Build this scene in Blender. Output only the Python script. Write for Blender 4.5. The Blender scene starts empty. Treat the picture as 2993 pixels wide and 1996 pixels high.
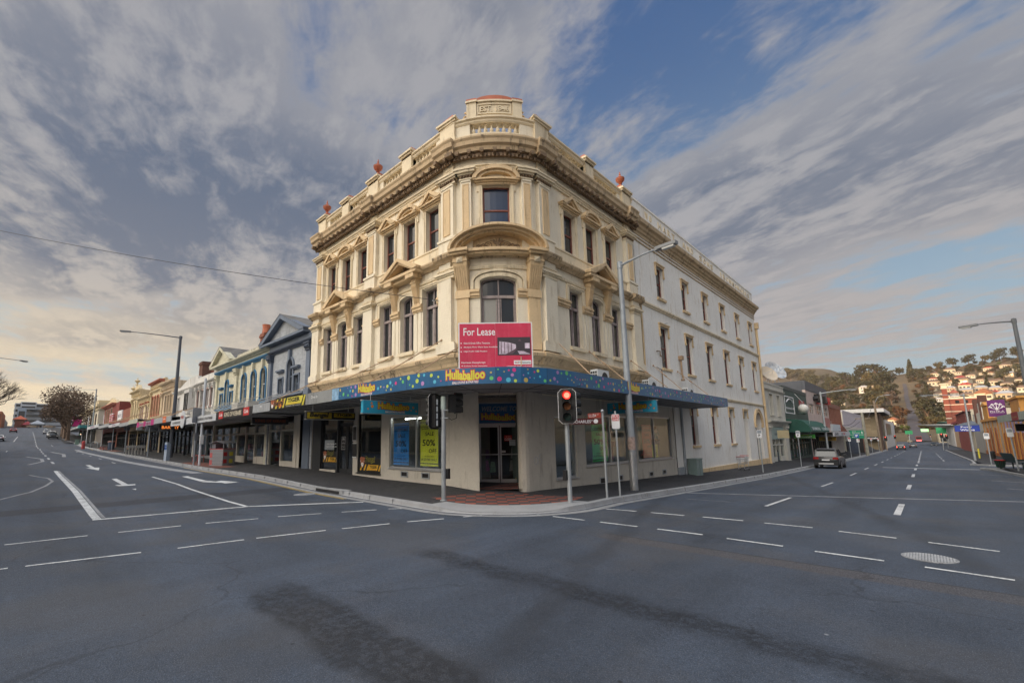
import bpy, bmesh, math, random
from mathutils import Vector, Matrix, noise
PI = math.pi
rnd = random.Random(7)
S = bpy.context.scene
COL = S.collection
# ------------------------------------------------------------------ camera
CZ = 1.75
cam = bpy.data.cameras.new('camera'); cam_o = bpy.data.objects.new('camera', cam); COL.objects.link(cam_o)
yaw, pit, rol = -.7822, .1503, -.0146
fwd = Vector((math.sin(yaw)*math.cos(pit), math.cos(yaw)*math.cos(pit), math.sin(pit)))
rt = Vector((math.cos(yaw), -math.sin(yaw), 0)); up = rt.cross(fwd)
r2 = rt*math.cos(rol)+up*math.sin(rol); u2 = up*math.cos(rol)-rt*math.sin(rol)
mw = Matrix((r2, u2, -fwd)).transposed().to_4x4(); mw.translation = (0, 0, CZ)
cam_o.matrix_world = mw
cam.sensor_width = 36; cam.lens = 1296/2993*36
cam.shift_x = (1496.5-1390.1)/2993; cam.shift_y = (1086.4-998)/2993
cam.clip_start = .05; cam.clip_end = 6000
S.camera = cam_o
# ------------------------------------------------------------------ light
S.view_settings.view_transform = 'Standard'; S.view_settings.look = 'None'
S.view_settings.gamma = 1; S.view_settings.use_curve_mapping = False
S.view_settings.exposure = -0.08
SUN_EL = math.radians(6.0)
SUN_H = Vector((-.64, -.768, 0))                       # horizontal direction towards the sun
sun_v = Vector((SUN_H.x*math.cos(SUN_EL), SUN_H.y*math.cos(SUN_EL), math.sin(SUN_EL)))
sl = bpy.data.lights.new('sun', 'SUN'); sl.energy = 5.0; sl.angle = math.radians(.5); sl.color = (1, .60, .29)
so = bpy.data.objects.new('sun', sl); COL.objects.link(so)
so.rotation_euler = sun_v.to_track_quat('Z', 'Y').to_euler()
W = bpy.data.worlds.new('World'); S.world = W; W.use_nodes = True
wt = W.node_tree; wt.nodes.clear()

class NT:
    """small helper to write node graphs as expressions"""
    def __init__(s, t): s.t = t
    def n(s, typ, **kw):
        nd = s.t.nodes.new(typ)
        for k, v in kw.items(): setattr(nd, k, v)
        return nd
    def put(s, sock, v):
        if hasattr(v, 'is_linked') or hasattr(v, 'links'): s.t.links.new(v, sock)
        else:
            if sock.type == 'RGBA' and not isinstance(v, (int, float)) and len(v) == 3: v = (*v, 1)
            if sock.type == 'RGBA' and isinstance(v, (int, float)): v = (v, v, v, 1)
            sock.default_value = v
    def m(s, op, a, b=None, c=None, clamp=False):
        nd = s.n('ShaderNodeMath', operation=op, use_clamp=clamp)
        s.put(nd.inputs[0], a)
        if b is not None: s.put(nd.inputs[1], b)
        if c is not None: s.put(nd.inputs[2], c)
        return nd.outputs[0]
    def vm(s, op, a, b=None, out=0):
        nd = s.n('ShaderNodeVectorMath', operation=op); s.put(nd.inputs[0], a)
        if b is not None: s.put(nd.inputs[1], b)
        return nd.outputs[out]
    def mix(s, f, a, b, bt='MIX'):
        nd = s.n('ShaderNodeMix', data_type='RGBA', blend_type=bt)
        s.put(nd.inputs[0], f); s.put(nd.inputs[6], a); s.put(nd.inputs[7], b); return nd.outputs[2]
    def noise(s, vec, scale, detail=4, rough=.5, dist=0, w=None):
        nd = s.n('ShaderNodeTexNoise')
        s.put(nd.inputs['Vector'], vec); nd.inputs['Scale'].default_value = scale; nd.inputs['Detail'].default_value = detail
        nd.inputs['Roughness'].default_value = rough; nd.inputs['Distortion'].default_value = dist
        return nd.outputs['Fac']
    def step(s, v, a, b, lo=0., hi=1.):
        nd = s.n('ShaderNodeMapRange', interpolation_type='SMOOTHSTEP'); s.put(nd.inputs[0], v)
        nd.inputs[1].default_value = a; nd.inputs[2].default_value = b; nd.inputs[3].default_value = lo; nd.inputs[4].default_value = hi
        return nd.outputs[0]
    def xyz(s, v):
        nd = s.n('ShaderNodeSeparateXYZ'); s.put(nd.inputs[0], v); return nd.outputs
    def cxyz(s, x, y, z):
        nd = s.n('ShaderNodeCombineXYZ'); s.put(nd.inputs[0], x); s.put(nd.inputs[1], y); s.put(nd.inputs[2], z); return nd.outputs[0]

def build_world():
    g = NT(wt)
    d = g.n('ShaderNodeTexCoord').outputs['Generated']
    x, y, z = g.xyz(d)
    sky = g.n('ShaderNodeTexSky', sky_type='NISHITA', sun_disc=False, sun_elevation=SUN_EL, air_density=1.0, dust_density=1.2, ozone_density=2.0)
    sky.sun_rotation = math.atan2(SUN_H.x, SUN_H.y)
    el = g.m('MAXIMUM', z, 0.0)
    # clear sky
    blue = g.mix(g.step(el, .05, .75), (.44, .60, .72), (.075, .165, .38))
    base = blue
    nsk = g.n('ShaderNodeVectorMath', operation='SCALE'); g.put(nsk.inputs[0], sky.outputs[0]); nsk.inputs[3].default_value = .10
    base = g.mix(.25, base, nsk.outputs[0])
    # cloud sheet on a plane overhead, streaked along the view direction
    zz = g.m('ADD', el, .10)
    u = g.m('DIVIDE', g.m('ADD', g.m('MULTIPLY', x, .7071), g.m('MULTIPLY', y, .7071)), zz)      # across
    v = g.m('DIVIDE', g.m('ADD', g.m('MULTIPLY', x, -.7071), g.m('MULTIPLY', y, .7071)), zz)     # along
    uv = g.cxyz(u, v, 0.0)
    warp = g.noise(uv, .8, 4, .55)
    ru = g.m('ADD', g.m('MULTIPLY', u, .87), g.m('MULTIPLY', v, .49)); rv = g.m('SUBTRACT', g.m('MULTIPLY', v, .87), g.m('MULTIPLY', u, .49))
    pu = g.m('ADD', g.m('MULTIPLY', ru, 1.25), g.m('MULTIPLY', warp, .55))
    pv = g.m('ADD', g.m('MULTIPLY', rv, .55), g.m('MULTIPLY', warp, .5))
    big = g.noise(g.cxyz(pu, pv, 3.7), .95, 5, .55)
    fine = g.noise(g.cxyz(g.m('MULTIPLY', pu, 3.0), g.m('MULTIPLY', pv, 2.2), 9.1), 1.5, 9, .60, .1)
    fine2 = g.noise(g.cxyz(g.m('MULTIPLY', ru, 5.5), g.m('MULTIPLY', rv, 3.6), 4.4), 1.6, 7, .62, .3)
    fine = g.m('ADD', g.m('MULTIPLY', fine, .58), g.m('MULTIPLY', fine2, .42))
    def gs(u0, v0, a, b, amp):
        q = g.m('ADD', g.m('POWER', g.m('ABSOLUTE', g.m('DIVIDE', g.m('SUBTRACT', u, u0), a)), 2.), g.m('POWER', g.m('ABSOLUTE', g.m('DIVIDE', g.m('SUBTRACT', v, v0), b)), 2.))
        return g.m('MULTIPLY', g.m('EXPONENT', g.m('MULTIPLY', q, -1.)), amp)
    bias = None
    for q in ((-.75, 1.02, .34, .30, .10), (-.22, 1.10, .17, .16, -.10), (.42, .86, .24, .16, -.12), (.62, 1.02, .25, .16, -.06), (1.15, 1.20, .6, .5, .10), (.9, 1.85, .5, .45, .10), (2.15, 1.85, .4, .4, -.14), (-1.0, 1.5, .9, .38, .16), (-2.0, 2.15, .9, .10, -.08), (-1.3, 2.0, 1., .25, .14), (-2.3, 2.7, 1.2, .4, .12), (.05, .82, .14, .12, .05)):
        t = gs(*q); bias = t if bias is None else g.m('ADD', bias, t)
    cov = g.m('ADD', g.m('ADD', g.m('MULTIPLY', big, .50), g.m('MULTIPLY', fine, .60)), bias)
    mask = g.step(cov, .465, .585)
    dens = g.step(cov, .50, .66)
    sh = g.step(g.m('SUBTRACT', g.m('ADD', g.m('MULTIPLY', big, .20), g.m('MULTIPLY', fine, .95)), g.m('ADD', gs(-1.15, 1.52, .8, .28, .14), gs(1.6, 1.3, .5, .5, .05))), .465, .66)
    warmth = g.step(g.vm('DOT_PRODUCT', d, tuple(SUN_H), out=1), -.55, .75)
    lowz = g.step(el, .05, .55)
    lit = g.mix(warmth, (.50, .455, .44), (.64, .565, .48))
    lit = g.mix(lowz, lit, (.40, .40, .425))
    dark = g.mix(lowz, (.235, .245, .285), (.125, .165, .245))
    cl = g.mix(sh, dark, lit)
    thin = g.mix(dens, lit, cl)
    col = g.mix(g.m('MULTIPLY', mask, .93), base, thin)
    # warm bright band near the horizon, strongest towards the sun
    hz = g.step(el, .0, .30, 1, 0)
    bandn = g.step(g.noise(g.cxyz(g.m('MULTIPLY', u, .25), g.m('MULTIPLY', el, 16.0), 2.0), 1.0, 4, .55, .3), .36, .62)
    hcol = g.mix(warmth, (.50, .50, .48), (1.0, .82, .54))
    col = g.mix(g.m('MULTIPLY', g.m('MULTIPLY', hz, g.step(warmth, .0, .9, .35, 1.0)), g.m('ADD', .28, g.m('MULTIPLY', bandn, .72))), col, hcol)
    # broad warm glow added to the unseen sky behind the camera, lights the facades
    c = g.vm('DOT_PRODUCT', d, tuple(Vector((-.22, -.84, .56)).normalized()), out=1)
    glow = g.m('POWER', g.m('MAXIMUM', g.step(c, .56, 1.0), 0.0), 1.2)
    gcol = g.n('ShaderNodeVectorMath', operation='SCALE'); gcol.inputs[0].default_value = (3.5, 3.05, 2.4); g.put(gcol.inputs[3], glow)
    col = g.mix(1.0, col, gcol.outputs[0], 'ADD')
    # fill light added to the unseen sky overhead and behind the camera
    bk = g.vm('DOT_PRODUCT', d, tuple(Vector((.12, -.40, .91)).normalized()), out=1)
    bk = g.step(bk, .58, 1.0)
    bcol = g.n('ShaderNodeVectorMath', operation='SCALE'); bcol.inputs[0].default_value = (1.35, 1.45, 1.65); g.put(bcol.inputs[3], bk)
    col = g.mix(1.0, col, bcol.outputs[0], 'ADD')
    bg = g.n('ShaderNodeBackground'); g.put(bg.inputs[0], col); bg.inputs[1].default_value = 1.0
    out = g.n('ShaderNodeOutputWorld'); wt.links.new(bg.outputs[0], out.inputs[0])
build_world()

# ------------------------------------------------------------------ object helpers
def tag(o, label=None, cat=None, group=None, kind=None):
    if label: o['label'] = label
    if cat: o['category'] = cat
    if group: o['group'] = group
    if kind: o['kind'] = kind
    return o
def thing(name, label, cat, loc=(0, 0, 0), rz=0, group=None):
    o = bpy.data.objects.new(name, None); COL.objects.link(o); o.location = loc; o.rotation_euler = (0, 0, rz)
    o.empty_display_size = .2
    return tag(o, label, cat, group)
def children(o): return [c for c in bpy.data.objects if c.parent == o]
KIDS = {}
def copy_tree(o, parent=None):
    c = o.copy(); COL.objects.link(c)
    if parent is not None: c.parent = parent
    KIDS.setdefault(c.name, [])
    for ch in list(KIDS.get(o.name, [])):
        KIDS[c.name].append(copy_tree(ch, c))
    return c

class MB:
    """collects shapes; build() links them as one mesh object"""
    def __init__(s, fm=None): s.v = []; s.f = []; s.fm = fm
    def vert(s, p):
        s.v.append(Vector(s.fm(*p)) if s.fm else Vector(p)); return len(s.v)-1
    def verts(s, ps): return [s.vert(p) for p in ps]
    def face(s, *i): s.f.append(tuple(i))
    def poly(s, ps): s.f.append(tuple(s.verts(ps)))
    def box(s, a0, b0, c0, a1, b1, c1, n=1):
        """box; n = pieces along the first axis (for curved walls)"""
        R = []
        for k in range(n+1):
            a = a0+(a1-a0)*k/n
            R.append(s.verts([(a, b0, c0), (a, b1, c0), (a, b1, c1), (a, b0, c1)]))
        for k in range(n):
            p, q = R[k], R[k+1]
            for i in range(4):
                j = (i+1) % 4; s.f.append((p[i], p[j], q[j], q[i]))
        s.f.append(tuple(reversed(R[0]))); s.f.append(tuple(R[-1]))
        return s
    def obox(s, c, ax, ay, az, hx, hy, hz):
        """oriented box: centre, axes, half sizes"""
        c = Vector(c); ax = Vector(ax); ay = Vector(ay); az = Vector(az)
        i = s.verts([tuple(c+ax*hx*sx+ay*hy*sy+az*hz*sz) for sz in (-1, 1) for sx, sy in ((-1, -1), (1, -1), (1, 1), (-1, 1))])
        for q in ((3, 2, 1, 0), (4, 5, 6, 7), (0, 1, 5, 4), (1, 2, 6, 5), (2, 3, 7, 6), (3, 0, 4, 7)): s.f.append(tuple(i[k] for k in q))
        return s
    def prism(s, pts, b0, b1):
        """polygon in (first, third) coordinates extruded along the second from b0 to b1"""
        A = s.verts([(p[0], b0, p[1]) for p in pts]); B = s.verts([(p[0], b1, p[1]) for p in pts]); n = len(pts)
        s.f.append(tuple(A)); s.f.append(tuple(reversed(B)))
        for i in range(n):
            j = (i+1) % n; s.f.append((A[j], A[i], B[i], B[j]))
        return s
    def strip(s, inner, outer, b0, b1):
        """band between two polylines (same length) in (first, third), extruded along the second"""
        for k in range(len(inner)-1):
            s.prism([inner[k], inner[k+1], outer[k+1], outer[k]], b0, b1)
        return s
    def slab(s, pts, z0, z1):
        A = s.verts([(p[0], p[1], z0) for p in pts]); B = s.verts([(p[0], p[1], z1) for p in pts]); n = len(pts)
        s.f.append(tuple(reversed(A))); s.f.append(tuple(B))
        for i in range(n):
            j = (i+1) % n; s.f.append((A[i], A[j], B[j], B[i]))
        return s
    def mould(s, s0, s1, prof, n=1):
        """profile [(d, z)...] swept along the first axis"""
        R = []
        for k in range(n+1):
            a = s0+(s1-s0)*k/n; R.append(s.verts([(a, d, z) for d, z in prof]))
        m = len(prof)
        for k in range(n):
            for i in range(m):
                j = (i+1) % m; s.f.append((R[k][i], R[k][j], R[k+1][j], R[k+1][i]))
        s.f.append(tuple(reversed(R[0]))); s.f.append(tuple(R[-1]))
        return s
    def tube(s, pts, r, n=8, cap=True):
        pts = [Vector(p) for p in pts]; rs = r if isinstance(r, (list, tuple)) else [r]*len(pts)
        prev = None; R = []
        for k, p in enumerate(pts):
            t = (pts[min(k+1, len(pts)-1)]-pts[max(k-1, 0)]).normalized()
            if prev is None: prev = Vector((0, 0, 1)) if abs(t.z) < .9 else Vector((1, 0, 0))
            a = prev-t*prev.dot(t)
            if a.length < 1e-6: a = Vector((1, 0, 0)) if abs(t.x) < .9 else Vector((0, 1, 0)); a -= t*a.dot(t)
            a.normalize(); prev = a; b = t.cross(a)
            R.append(s.verts([tuple(p+(a*math.cos(2*PI*i/n)+b*math.sin(2*PI*i/n))*rs[k]) for i in range(n)]))
        for k in range(len(R)-1):
            for i in range(n):
                j = (i+1) % n; s.f.append((R[k][i], R[k][j], R[k+1][j], R[k+1][i]))
        if cap: s.f.append(tuple(reversed(R[0]))); s.f.append(tuple(R[-1]))
        return s
    def lathe(s, c, prof, n=12, sq=False):
        """profile [(r, z)...] turned about a vertical axis at c"""
        R = []
        for r, z in prof:
            R.append(s.verts([(c[0]+r*math.cos(2*PI*i/n+PI/n), c[1]+r*math.sin(2*PI*i/n+PI/n), c[2]+z) for i in range(n)]))
        for k in range(len(R)-1):
            for i in range(n):
                j = (i+1) % n; s.f.append((R[k][i], R[k][j], R[k+1][j], R[k+1][i]))
        s.f.append(tuple(reversed(R[0]))); s.f.append(tuple(R[-1]))
        return s
    def ball(s, c, r, n=10, m=6, sc=(1, 1, 1)):
        R = []
        for k in range(m+1):
            t = -PI/2+PI*k/m
            R.append(s.verts([(c[0]+r*sc[0]*max(math.cos(t), .02)*math.cos(2*PI*i/n), c[1]+r*sc[1]*max(math.cos(t), .02)*math.sin(2*PI*i/n), c[2]+r*sc[2]*math.sin(t)) for i in range(n)]))
        for k in range(m):
            for i in range(n):
                j = (i+1) % n; s.f.append((R[k][i], R[k][j], R[k+1][j], R[k+1][i]))
        s.f.append(tuple(reversed(R[0]))); s.f.append(tuple(R[-1]))
        return s
    def wall(s, s0, s1, z0, z1, ops, d=0., rev=.25, cuts=()):
        """front face with openings [(a, b, c, e)] and their reveals"""
        A = sorted(set([round(q, 4) for q in [s0, s1, *cuts, *[o[0] for o in ops], *[o[1] for o in ops]] if s0-1e-6 <= q <= s1+1e-6]))
        B = sorted(set([round(q, 4) for q in [z0, z1, *[o[2] for o in ops], *[o[3] for o in ops]] if z0-1e-6 <= q <= z1+1e-6]))
        for i in range(len(A)-1):
            for j in range(len(B)-1):
                ca, cb = (A[i]+A[i+1])/2, (B[j]+B[j+1])/2
                if any(o[0] < ca < o[1] and o[2] < cb < o[3] for o in ops): continue
                s.poly([(A[i], d, B[j]), (A[i+1], d, B[j]), (A[i+1], d, B[j+1]), (A[i], d, B[j+1])])
        for a, b, c, e in ops:
            s.poly([(a, d, c), (a, d, e), (a, d-rev, e), (a, d-rev, c)])
            s.poly([(b, d, e), (b, d, c), (b, d-rev, c), (b, d-rev, e)])
            s.poly([(a, d, e), (b, d, e), (b, d-rev, e), (a, d-rev, e)])
            s.poly([(b, d, c), (a, d, c), (a, d-rev, c), (b, d-rev, c)])
        return s
    def add(s, verts, faces):
        o = len(s.v); s.v += [Vector(s.fm(*p)) if s.fm else Vector(p) for p in verts]; s.f += [tuple(o+i for i in f) for f in faces]
        return s
    def build(s, name, mat, parent=None, smooth=False, rel=None):
        me = bpy.data.meshes.new(name)
        vs = s.v
        if parent is not None and rel is not False:
            b = BASE(parent); vs = [v-b for v in vs] if b is not None else vs
        me.from_pydata([tuple(v) for v in vs], [], s.f); me.validate(); me.update()
        bm = bmesh.new(); bm.from_mesh(me); bmesh.ops.recalc_face_normals(bm, faces=bm.faces); bm.to_mesh(me); bm.free()
        if smooth:
            for p in me.polygons: p.use_smooth = True
            try: me.set_sharp_from_angle(angle=math.radians(35))
            except Exception: pass
        me.materials.append(mat)
        o = bpy.data.objects.new(name, me); COL.objects.link(o)
        if parent is not None:
            o.parent = parent; KIDS.setdefault(parent.name, []).append(o)
        return o
def BASE(p):
    """world position of a parent's origin (things built in world coordinates keep rotation 0)"""
    t = Vector((0, 0, 0)); q = p
    while q is not None: t += q.location; q = q.parent
    return t if t.length > 1e-9 else None

# ------------------------------------------------------------------ text as mesh
_TX = {}
def text_mesh(body, off=0., res=2, ext=0.):
    key = (body, off, res, ext)
    if key in _TX: return _TX[key]
    cu = bpy.data.curves.new('t', 'FONT'); cu.body = body; cu.size = 1; cu.resolution_u = res; cu.offset = off; cu.extrude = ext
    o = bpy.data.objects.new('t', cu); COL.objects.link(o)
    bpy.context.view_layer.update()
    me = bpy.data.meshes.new_from_object(o.evaluated_get(bpy.context.evaluated_depsgraph_get()))
    V = [tuple(v.co) for v in me.vertices]; F = [tuple(p.vertices) for p in me.polygons]
    bpy.data.objects.remove(o); bpy.data.curves.remove(cu); bpy.data.meshes.remove(me)
    _TX[key] = (V, F); return _TX[key]
def put_text(mb, body, s0, s1, z0, z1, d, off=0., ref_off=None, warp=None, shear=0., res=2, up=False, ext=0.):
    """fit text into s0..s1 x z0..z1 of the builder's (s, d, z) frame. ref_off: fit by this offset's box"""
    V, F = text_mesh(body, off, res, ext)
    if not V: return mb
    RV = text_mesh(body, 0. if ref_off is None else ref_off, res, ext)[0] if ref_off is not None else V
    x0 = min(v[0] for v in RV); x1 = max(v[0] for v in RV); y0 = min(v[1] for v in RV); y1 = max(v[1] for v in RV)
    out = []
    for v in V:
        a = (v[0]-x0)/(x1-x0); b = (v[1]-y0)/(y1-y0)
        if warp: a, b = warp(a, b)
        a += shear*(b-.5)
        out.append((s0+(s1-s0)*a, d+v[2], z0+(z1-z0)*b))
    return mb.add(out, F)
# ------------------------------------------------------------------ materials
MATS = {}
def newmat(name):
    m = bpy.data.materials.new(name); m.use_nodes = True; t = m.node_tree; t.nodes.clear()
    g = NT(t); b = g.n('ShaderNodeBsdfPrincipled'); o = g.n('ShaderNodeOutputMaterial'); t.links.new(b.outputs[0], o.inputs[0])
    MATS[name] = m
    return m, g, b, o
def pos(g, obj=False):
    return g.n('ShaderNodeTexCoord').outputs['Object'] if obj else g.n('ShaderNodeNewGeometry').outputs['Position']
def paint(name, col, rough=.6, var=.12, sc=1.2, stain=0., stcol=(.12, .10, .07), bump=.0, bsc=30., metal=0., spec=.4, obj=False, fine=.06, brick=None, emit=0., coat=0.):
    if name in MATS: return MATS[name]
    m, g, b, o = newmat(name); P = pos(g, obj)
    n1 = g.noise(P, sc, 5, .6); n2 = g.noise(P, sc*14, 3, .6)
    f = g.m('ADD', g.m('MULTIPLY', g.m('SUBTRACT', n1, .5), 4.2*var), g.m('MULTIPLY', g.m('SUBTRACT', n2, .5), 3.6*fine))
    k = g.m('ADD', 1.0, f)
    c = g.n('ShaderNodeVectorMath', operation='SCALE'); c.inputs[0].default_value = col; g.put(c.inputs[3], k); c = c.outputs[0]
    if brick:
        bt = g.n('ShaderNodeTexBrick'); x, y, z = g.xyz(P)
        g.put(bt.inputs['Vector'], g.cxyz(g.m('ADD', x, y), z, 0.0)); bt.inputs['Scale'].default_value = brick.get('scale', 1)
        bt.inputs['Mortar Size'].default_value = brick.get('mortar', .012); bt.inputs['Brick Width'].default_value = brick.get('w', .23); bt.inputs['Row Height'].default_value = brick.get('h', .08)
        bt.inputs['Color1'].default_value = (1, 1, 1, 1); bt.inputs['Color2'].default_value = (*[brick.get('v', .75)]*3, 1); bt.inputs['Mortar'].default_value = (*[brick.get('mc', .6)]*3, 1)
        c = g.mix(brick.get('f', 1.), c, bt.outputs[0], 'MULTIPLY')
    if stain > 0:
        x, y, z = g.xyz(P)
        st = g.noise(g.cxyz(g.m('MULTIPLY', x, 5.), g.m('MULTIPLY', y, 5.), g.m('MULTIPLY', z, .55)), 1., 6, .7)
        st = g.m('MULTIPLY', g.step(st, .50, .64), g.step(g.noise(P, .9, 4, .6), .42, .56))
        sp = g.step(g.noise(P, 5., 7, .8), .56, .66)
        st = g.m('MAXIMUM', st, g.m('MULTIPLY', sp, .40))
        c = g.mix(g.m('MULTIPLY', st, stain), c, stcol)
    g.put(b.inputs['Base Color'], c)
    g.put(b.inputs['Roughness'], g.m('ADD', rough, g.m('MULTIPLY', g.m('SUBTRACT', n2, .5), .2), clamp=True))
    b.inputs['Metallic'].default_value = metal; b.inputs['Specular IOR Level'].default_value = spec
    if coat: b.inputs['Coat Weight'].default_value = coat
    if bump:
        bn = g.n('ShaderNodeBump'); bn.inputs['Strength'].default_value = bump; bn.inputs['Distance'].default_value = .02
        g.put(bn.inputs['Height'], g.noise(P, bsc, 5, .6)); g.t.links.new(bn.outputs[0], b.inputs['Normal'])
    if emit:
        g.put(b.inputs['Emission Color'], c); b.inputs['Emission Strength'].default_value = emit
    return m
def lamp_mat(name, col, e):
    m, g, b, o = newmat(name); b.inputs['Base Color'].default_value = (*col, 1); b.inputs['Emission Color'].default_value = (*col, 1); b.inputs['Emission Strength'].default_value = e
    return m
def glass_dark(name, col=(.018, .022, .028), rough=.04, wob=.15):
    m, g, b, o = newmat(name); P = pos(g)
    b.inputs['Base Color'].default_value = (*col, 1); b.inputs['Roughness'].default_value = rough; b.inputs['Specular IOR Level'].default_value = .7
    bn = g.n('ShaderNodeBump'); bn.inputs['Strength'].default_value = wob; bn.inputs['Distance'].default_value = .02
    g.put(bn.inputs['Height'], g.noise(P, 1.3, 2, .5)); g.t.links.new(bn.outputs[0], b.inputs['Normal'])
    return m
def glass_clear(name, tint=(.90, .93, .93)):
    m = bpy.data.materials.new(name); m.use_nodes = True; t = m.node_tree; t.nodes.clear(); g = NT(t); MATS[name] = m
    tr = g.n('ShaderNodeBsdfTransparent'); tr.inputs[0].default_value = (*tint, 1)
    gl = g.n('ShaderNodeBsdfGlossy'); gl.inputs['Roughness'].default_value = .03; gl.inputs[0].default_value = (.9, .95, 1, 1)
    fr = g.n('ShaderNodeFresnel'); fr.inputs[0].default_value = 1.5
    mx = g.n('ShaderNodeMixShader'); g.put(mx.inputs[0], g.m('MINIMUM', g.m('MULTIPLY', fr.outputs[0], .6), .25)); t.links.new(tr.outputs[0], mx.inputs[1]); t.links.new(gl.outputs[0], mx.inputs[2])
    o = g.n('ShaderNodeOutputMaterial'); t.links.new(mx.outputs[0], o.inputs[0])
    return m
def asphalt(name):
    m, g, b, o = newmat(name); P = pos(g); x, y, z = g.xyz(P)
    big = g.noise(P, .16, 5, .6); mid = g.noise(P, .9, 6, .65)
    # wear along the two streets: streaks in x on the cross street, in y on the other
    sx = g.noise(g.cxyz(g.m('MULTIPLY', x, .05), g.m('MULTIPLY', y, .9), 1.), 1., 4, .6)
    sy = g.noise(g.cxyz(g.m('MULTIPLY', x, .9), g.m('MULTIPLY', y, .05), 2.), 1., 4, .6)
    inL = g.step(x, -6., -9.)
    st = g.mix(inL, sy, sx)
    c0 = lambda n, a: g.m('MULTIPLY', g.m('SUBTRACT', n, .5), a)
    k = g.m('ADD', g.m('ADD', 1.0, c0(big, 1.1)), g.m('ADD', c0(mid, .9), c0(st, 1.3)))
    grit = g.noise(P, 62., 2, .75); grit2 = g.noise(P, 120., 1, .5); chip = g.noise(P, 24., 3, .7)
    k = g.m('MAXIMUM', g.m('MULTIPLY', k, g.m('ADD', 1.0, g.m('ADD', c0(grit, 1.9), c0(chip, 1.0)))), .18)
    spk = g.step(grit2, .60, .70)
    c = g.n('ShaderNodeVectorMath', operation='SCALE'); c.inputs[0].default_value = (.040, .053, .076); g.put(c.inputs[3], k); c = c.outputs[0]
    brown = g.step(g.noise(P, .33, 4, .6), .47, .62)
    c = g.mix(g.m('MULTIPLY', brown, .30), c, (.070, .063, .056))
    c = g.mix(g.m('MULTIPLY', spk, .55), c, (.24, .25, .26))
    wob = g.m('MULTIPLY', g.m('SUBTRACT', g.noise(P, 1.1, 4, .6), .5), .55)
    def band(y0, y1, x0, soft):
        yy = g.m('ADD', y, wob)
        return g.m('MULTIPLY', g.m('MULTIPLY', g.step(yy, y0-soft, y0+soft), g.step(yy, y1-soft, y1+soft, 1, 0)), g.step(g.m('ADD', x, wob), x0-.35, x0+.35))
    d1 = band(2.02, 2.72, -6.2, .10); d2 = band(4.66, 5.12, -6.3, .14)
    d2 = g.m('MULTIPLY', d2, g.step(g.noise(P, .5, 3, .5), .30, .52))
    def dk(m_, a): 
        v_ = g.n('ShaderNodeVectorMath', operation='SCALE'); g.put(v_.inputs[0], c); v_.inputs[3].default_value = a; return g.mix(m_, c, v_.outputs[0])
    ragged = g.step(g.noise(P, 9., 5, .75), .40, .56)
    c = dk(g.m('MULTIPLY', d1, g.m('ADD', .55, g.m('MULTIPLY', ragged, .45))), .40)
    c = dk(g.m('MULTIPLY', d2, g.m('ADD', .45, g.m('MULTIPLY', ragged, .55))), .42)
    # old trench: coarser, slightly brown
    yy = g.m('ADD', y, g.m('MULTIPLY', wob, .18))
    tr = g.m('MULTIPLY', g.m('MULTIPLY', g.step(yy, 7.70, 7.74), g.step(yy, 8.12, 8.15, 1, 0)), g.step(x, -4.7, -4.4))
    c = g.mix(g.m('MULTIPLY', tr, .55), c, g.mix(g.step(grit, .40, .60), (.030, .027, .026), (.12, .105, .10)))
    ln = g.m('MULTIPLY', g.m('MULTIPLY', g.step(yy, 8.12, 8.14), g.step(yy, 8.16, 8.18, 1, 0)), g.step(x, -4.7, -4.4))
    c = g.mix(g.m('MULTIPLY', ln, .8), c, (.03, .03, .03))
    # trench across the left street, tyre-dark lines
    t2 = g.m('MULTIPLY', g.step(g.m('ADD', x, g.m('MULTIPLY', wob, .5)), -18.0, -17.85), g.step(g.m('ADD', x, g.m('MULTIPLY', wob, .5)), -16.9, -16.7, 1, 0))
    c = g.mix(g.m('MULTIPLY', g.m('MULTIPLY', t2, inL), .55), c, (.022, .022, .026))
    for yc, xa, w in ((8.75, -2.0, .5), (-1.1, 3, .45)):
        dg = g.m('ABSOLUTE', g.m('ADD', g.m('SUBTRACT', g.m('ADD', x, g.m('MULTIPLY', y, .28)), xa), wob))
        c = g.mix(g.m('MULTIPLY', g.step(dg, .05, .30, 1, 0), .35), c, (.022, .024, .028))
    # cracks
    vo = g.n('ShaderNodeTexVoronoi', feature='DISTANCE_TO_EDGE'); vo.inputs['Scale'].default_value = .23
    dn = g.n('ShaderNodeTexNoise'); g.put(dn.inputs['Vector'], P); dn.inputs['Scale'].default_value = 1.6; dn.inputs['Detail'].default_value = 5
    g.put(vo.inputs['Vector'], g.vm('ADD', P, g.vm('MULTIPLY', dn.outputs['Color'], (.8, .8, 0))))
    cr = g.m('MULTIPLY', g.step(vo.outputs['Distance'], .001, .007, 1, 0), g.step(g.noise(P, .25, 2, .5), .44, .50))
    c = g.mix(g.m('MULTIPLY', cr, .35), c, (.010, .010, .011))
    # gum spots and oil drips
    sp = g.n('ShaderNodeTexVoronoi'); sp.inputs['Scale'].default_value = 2.3; g.put(sp.inputs['Vector'], g.vm('MULTIPLY', P, (1, 1, 0)))
    so_ = g.step(sp.outputs['Distance'], .035, .055, 1, 0); sr = g.xyz(sp.outputs['Color'])[0]
    c = g.mix(g.m('MULTIPLY', g.m('MULTIPLY', so_, g.step(sr, .55, .56)), .8), c, (.015, .015, .018))
    c = g.mix(g.m('MULTIPLY', g.m('MULTIPLY', so_, g.step(sr, .06, .05)), .6), c, (.30, .31, .32))
    g.put(b.inputs['Base Color'], c)
    g.put(b.inputs['Roughness'], g.m('ADD', .60, g.m('MULTIPLY', mid, .2))); b.inputs['Specular IOR Level'].default_value = .38
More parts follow.
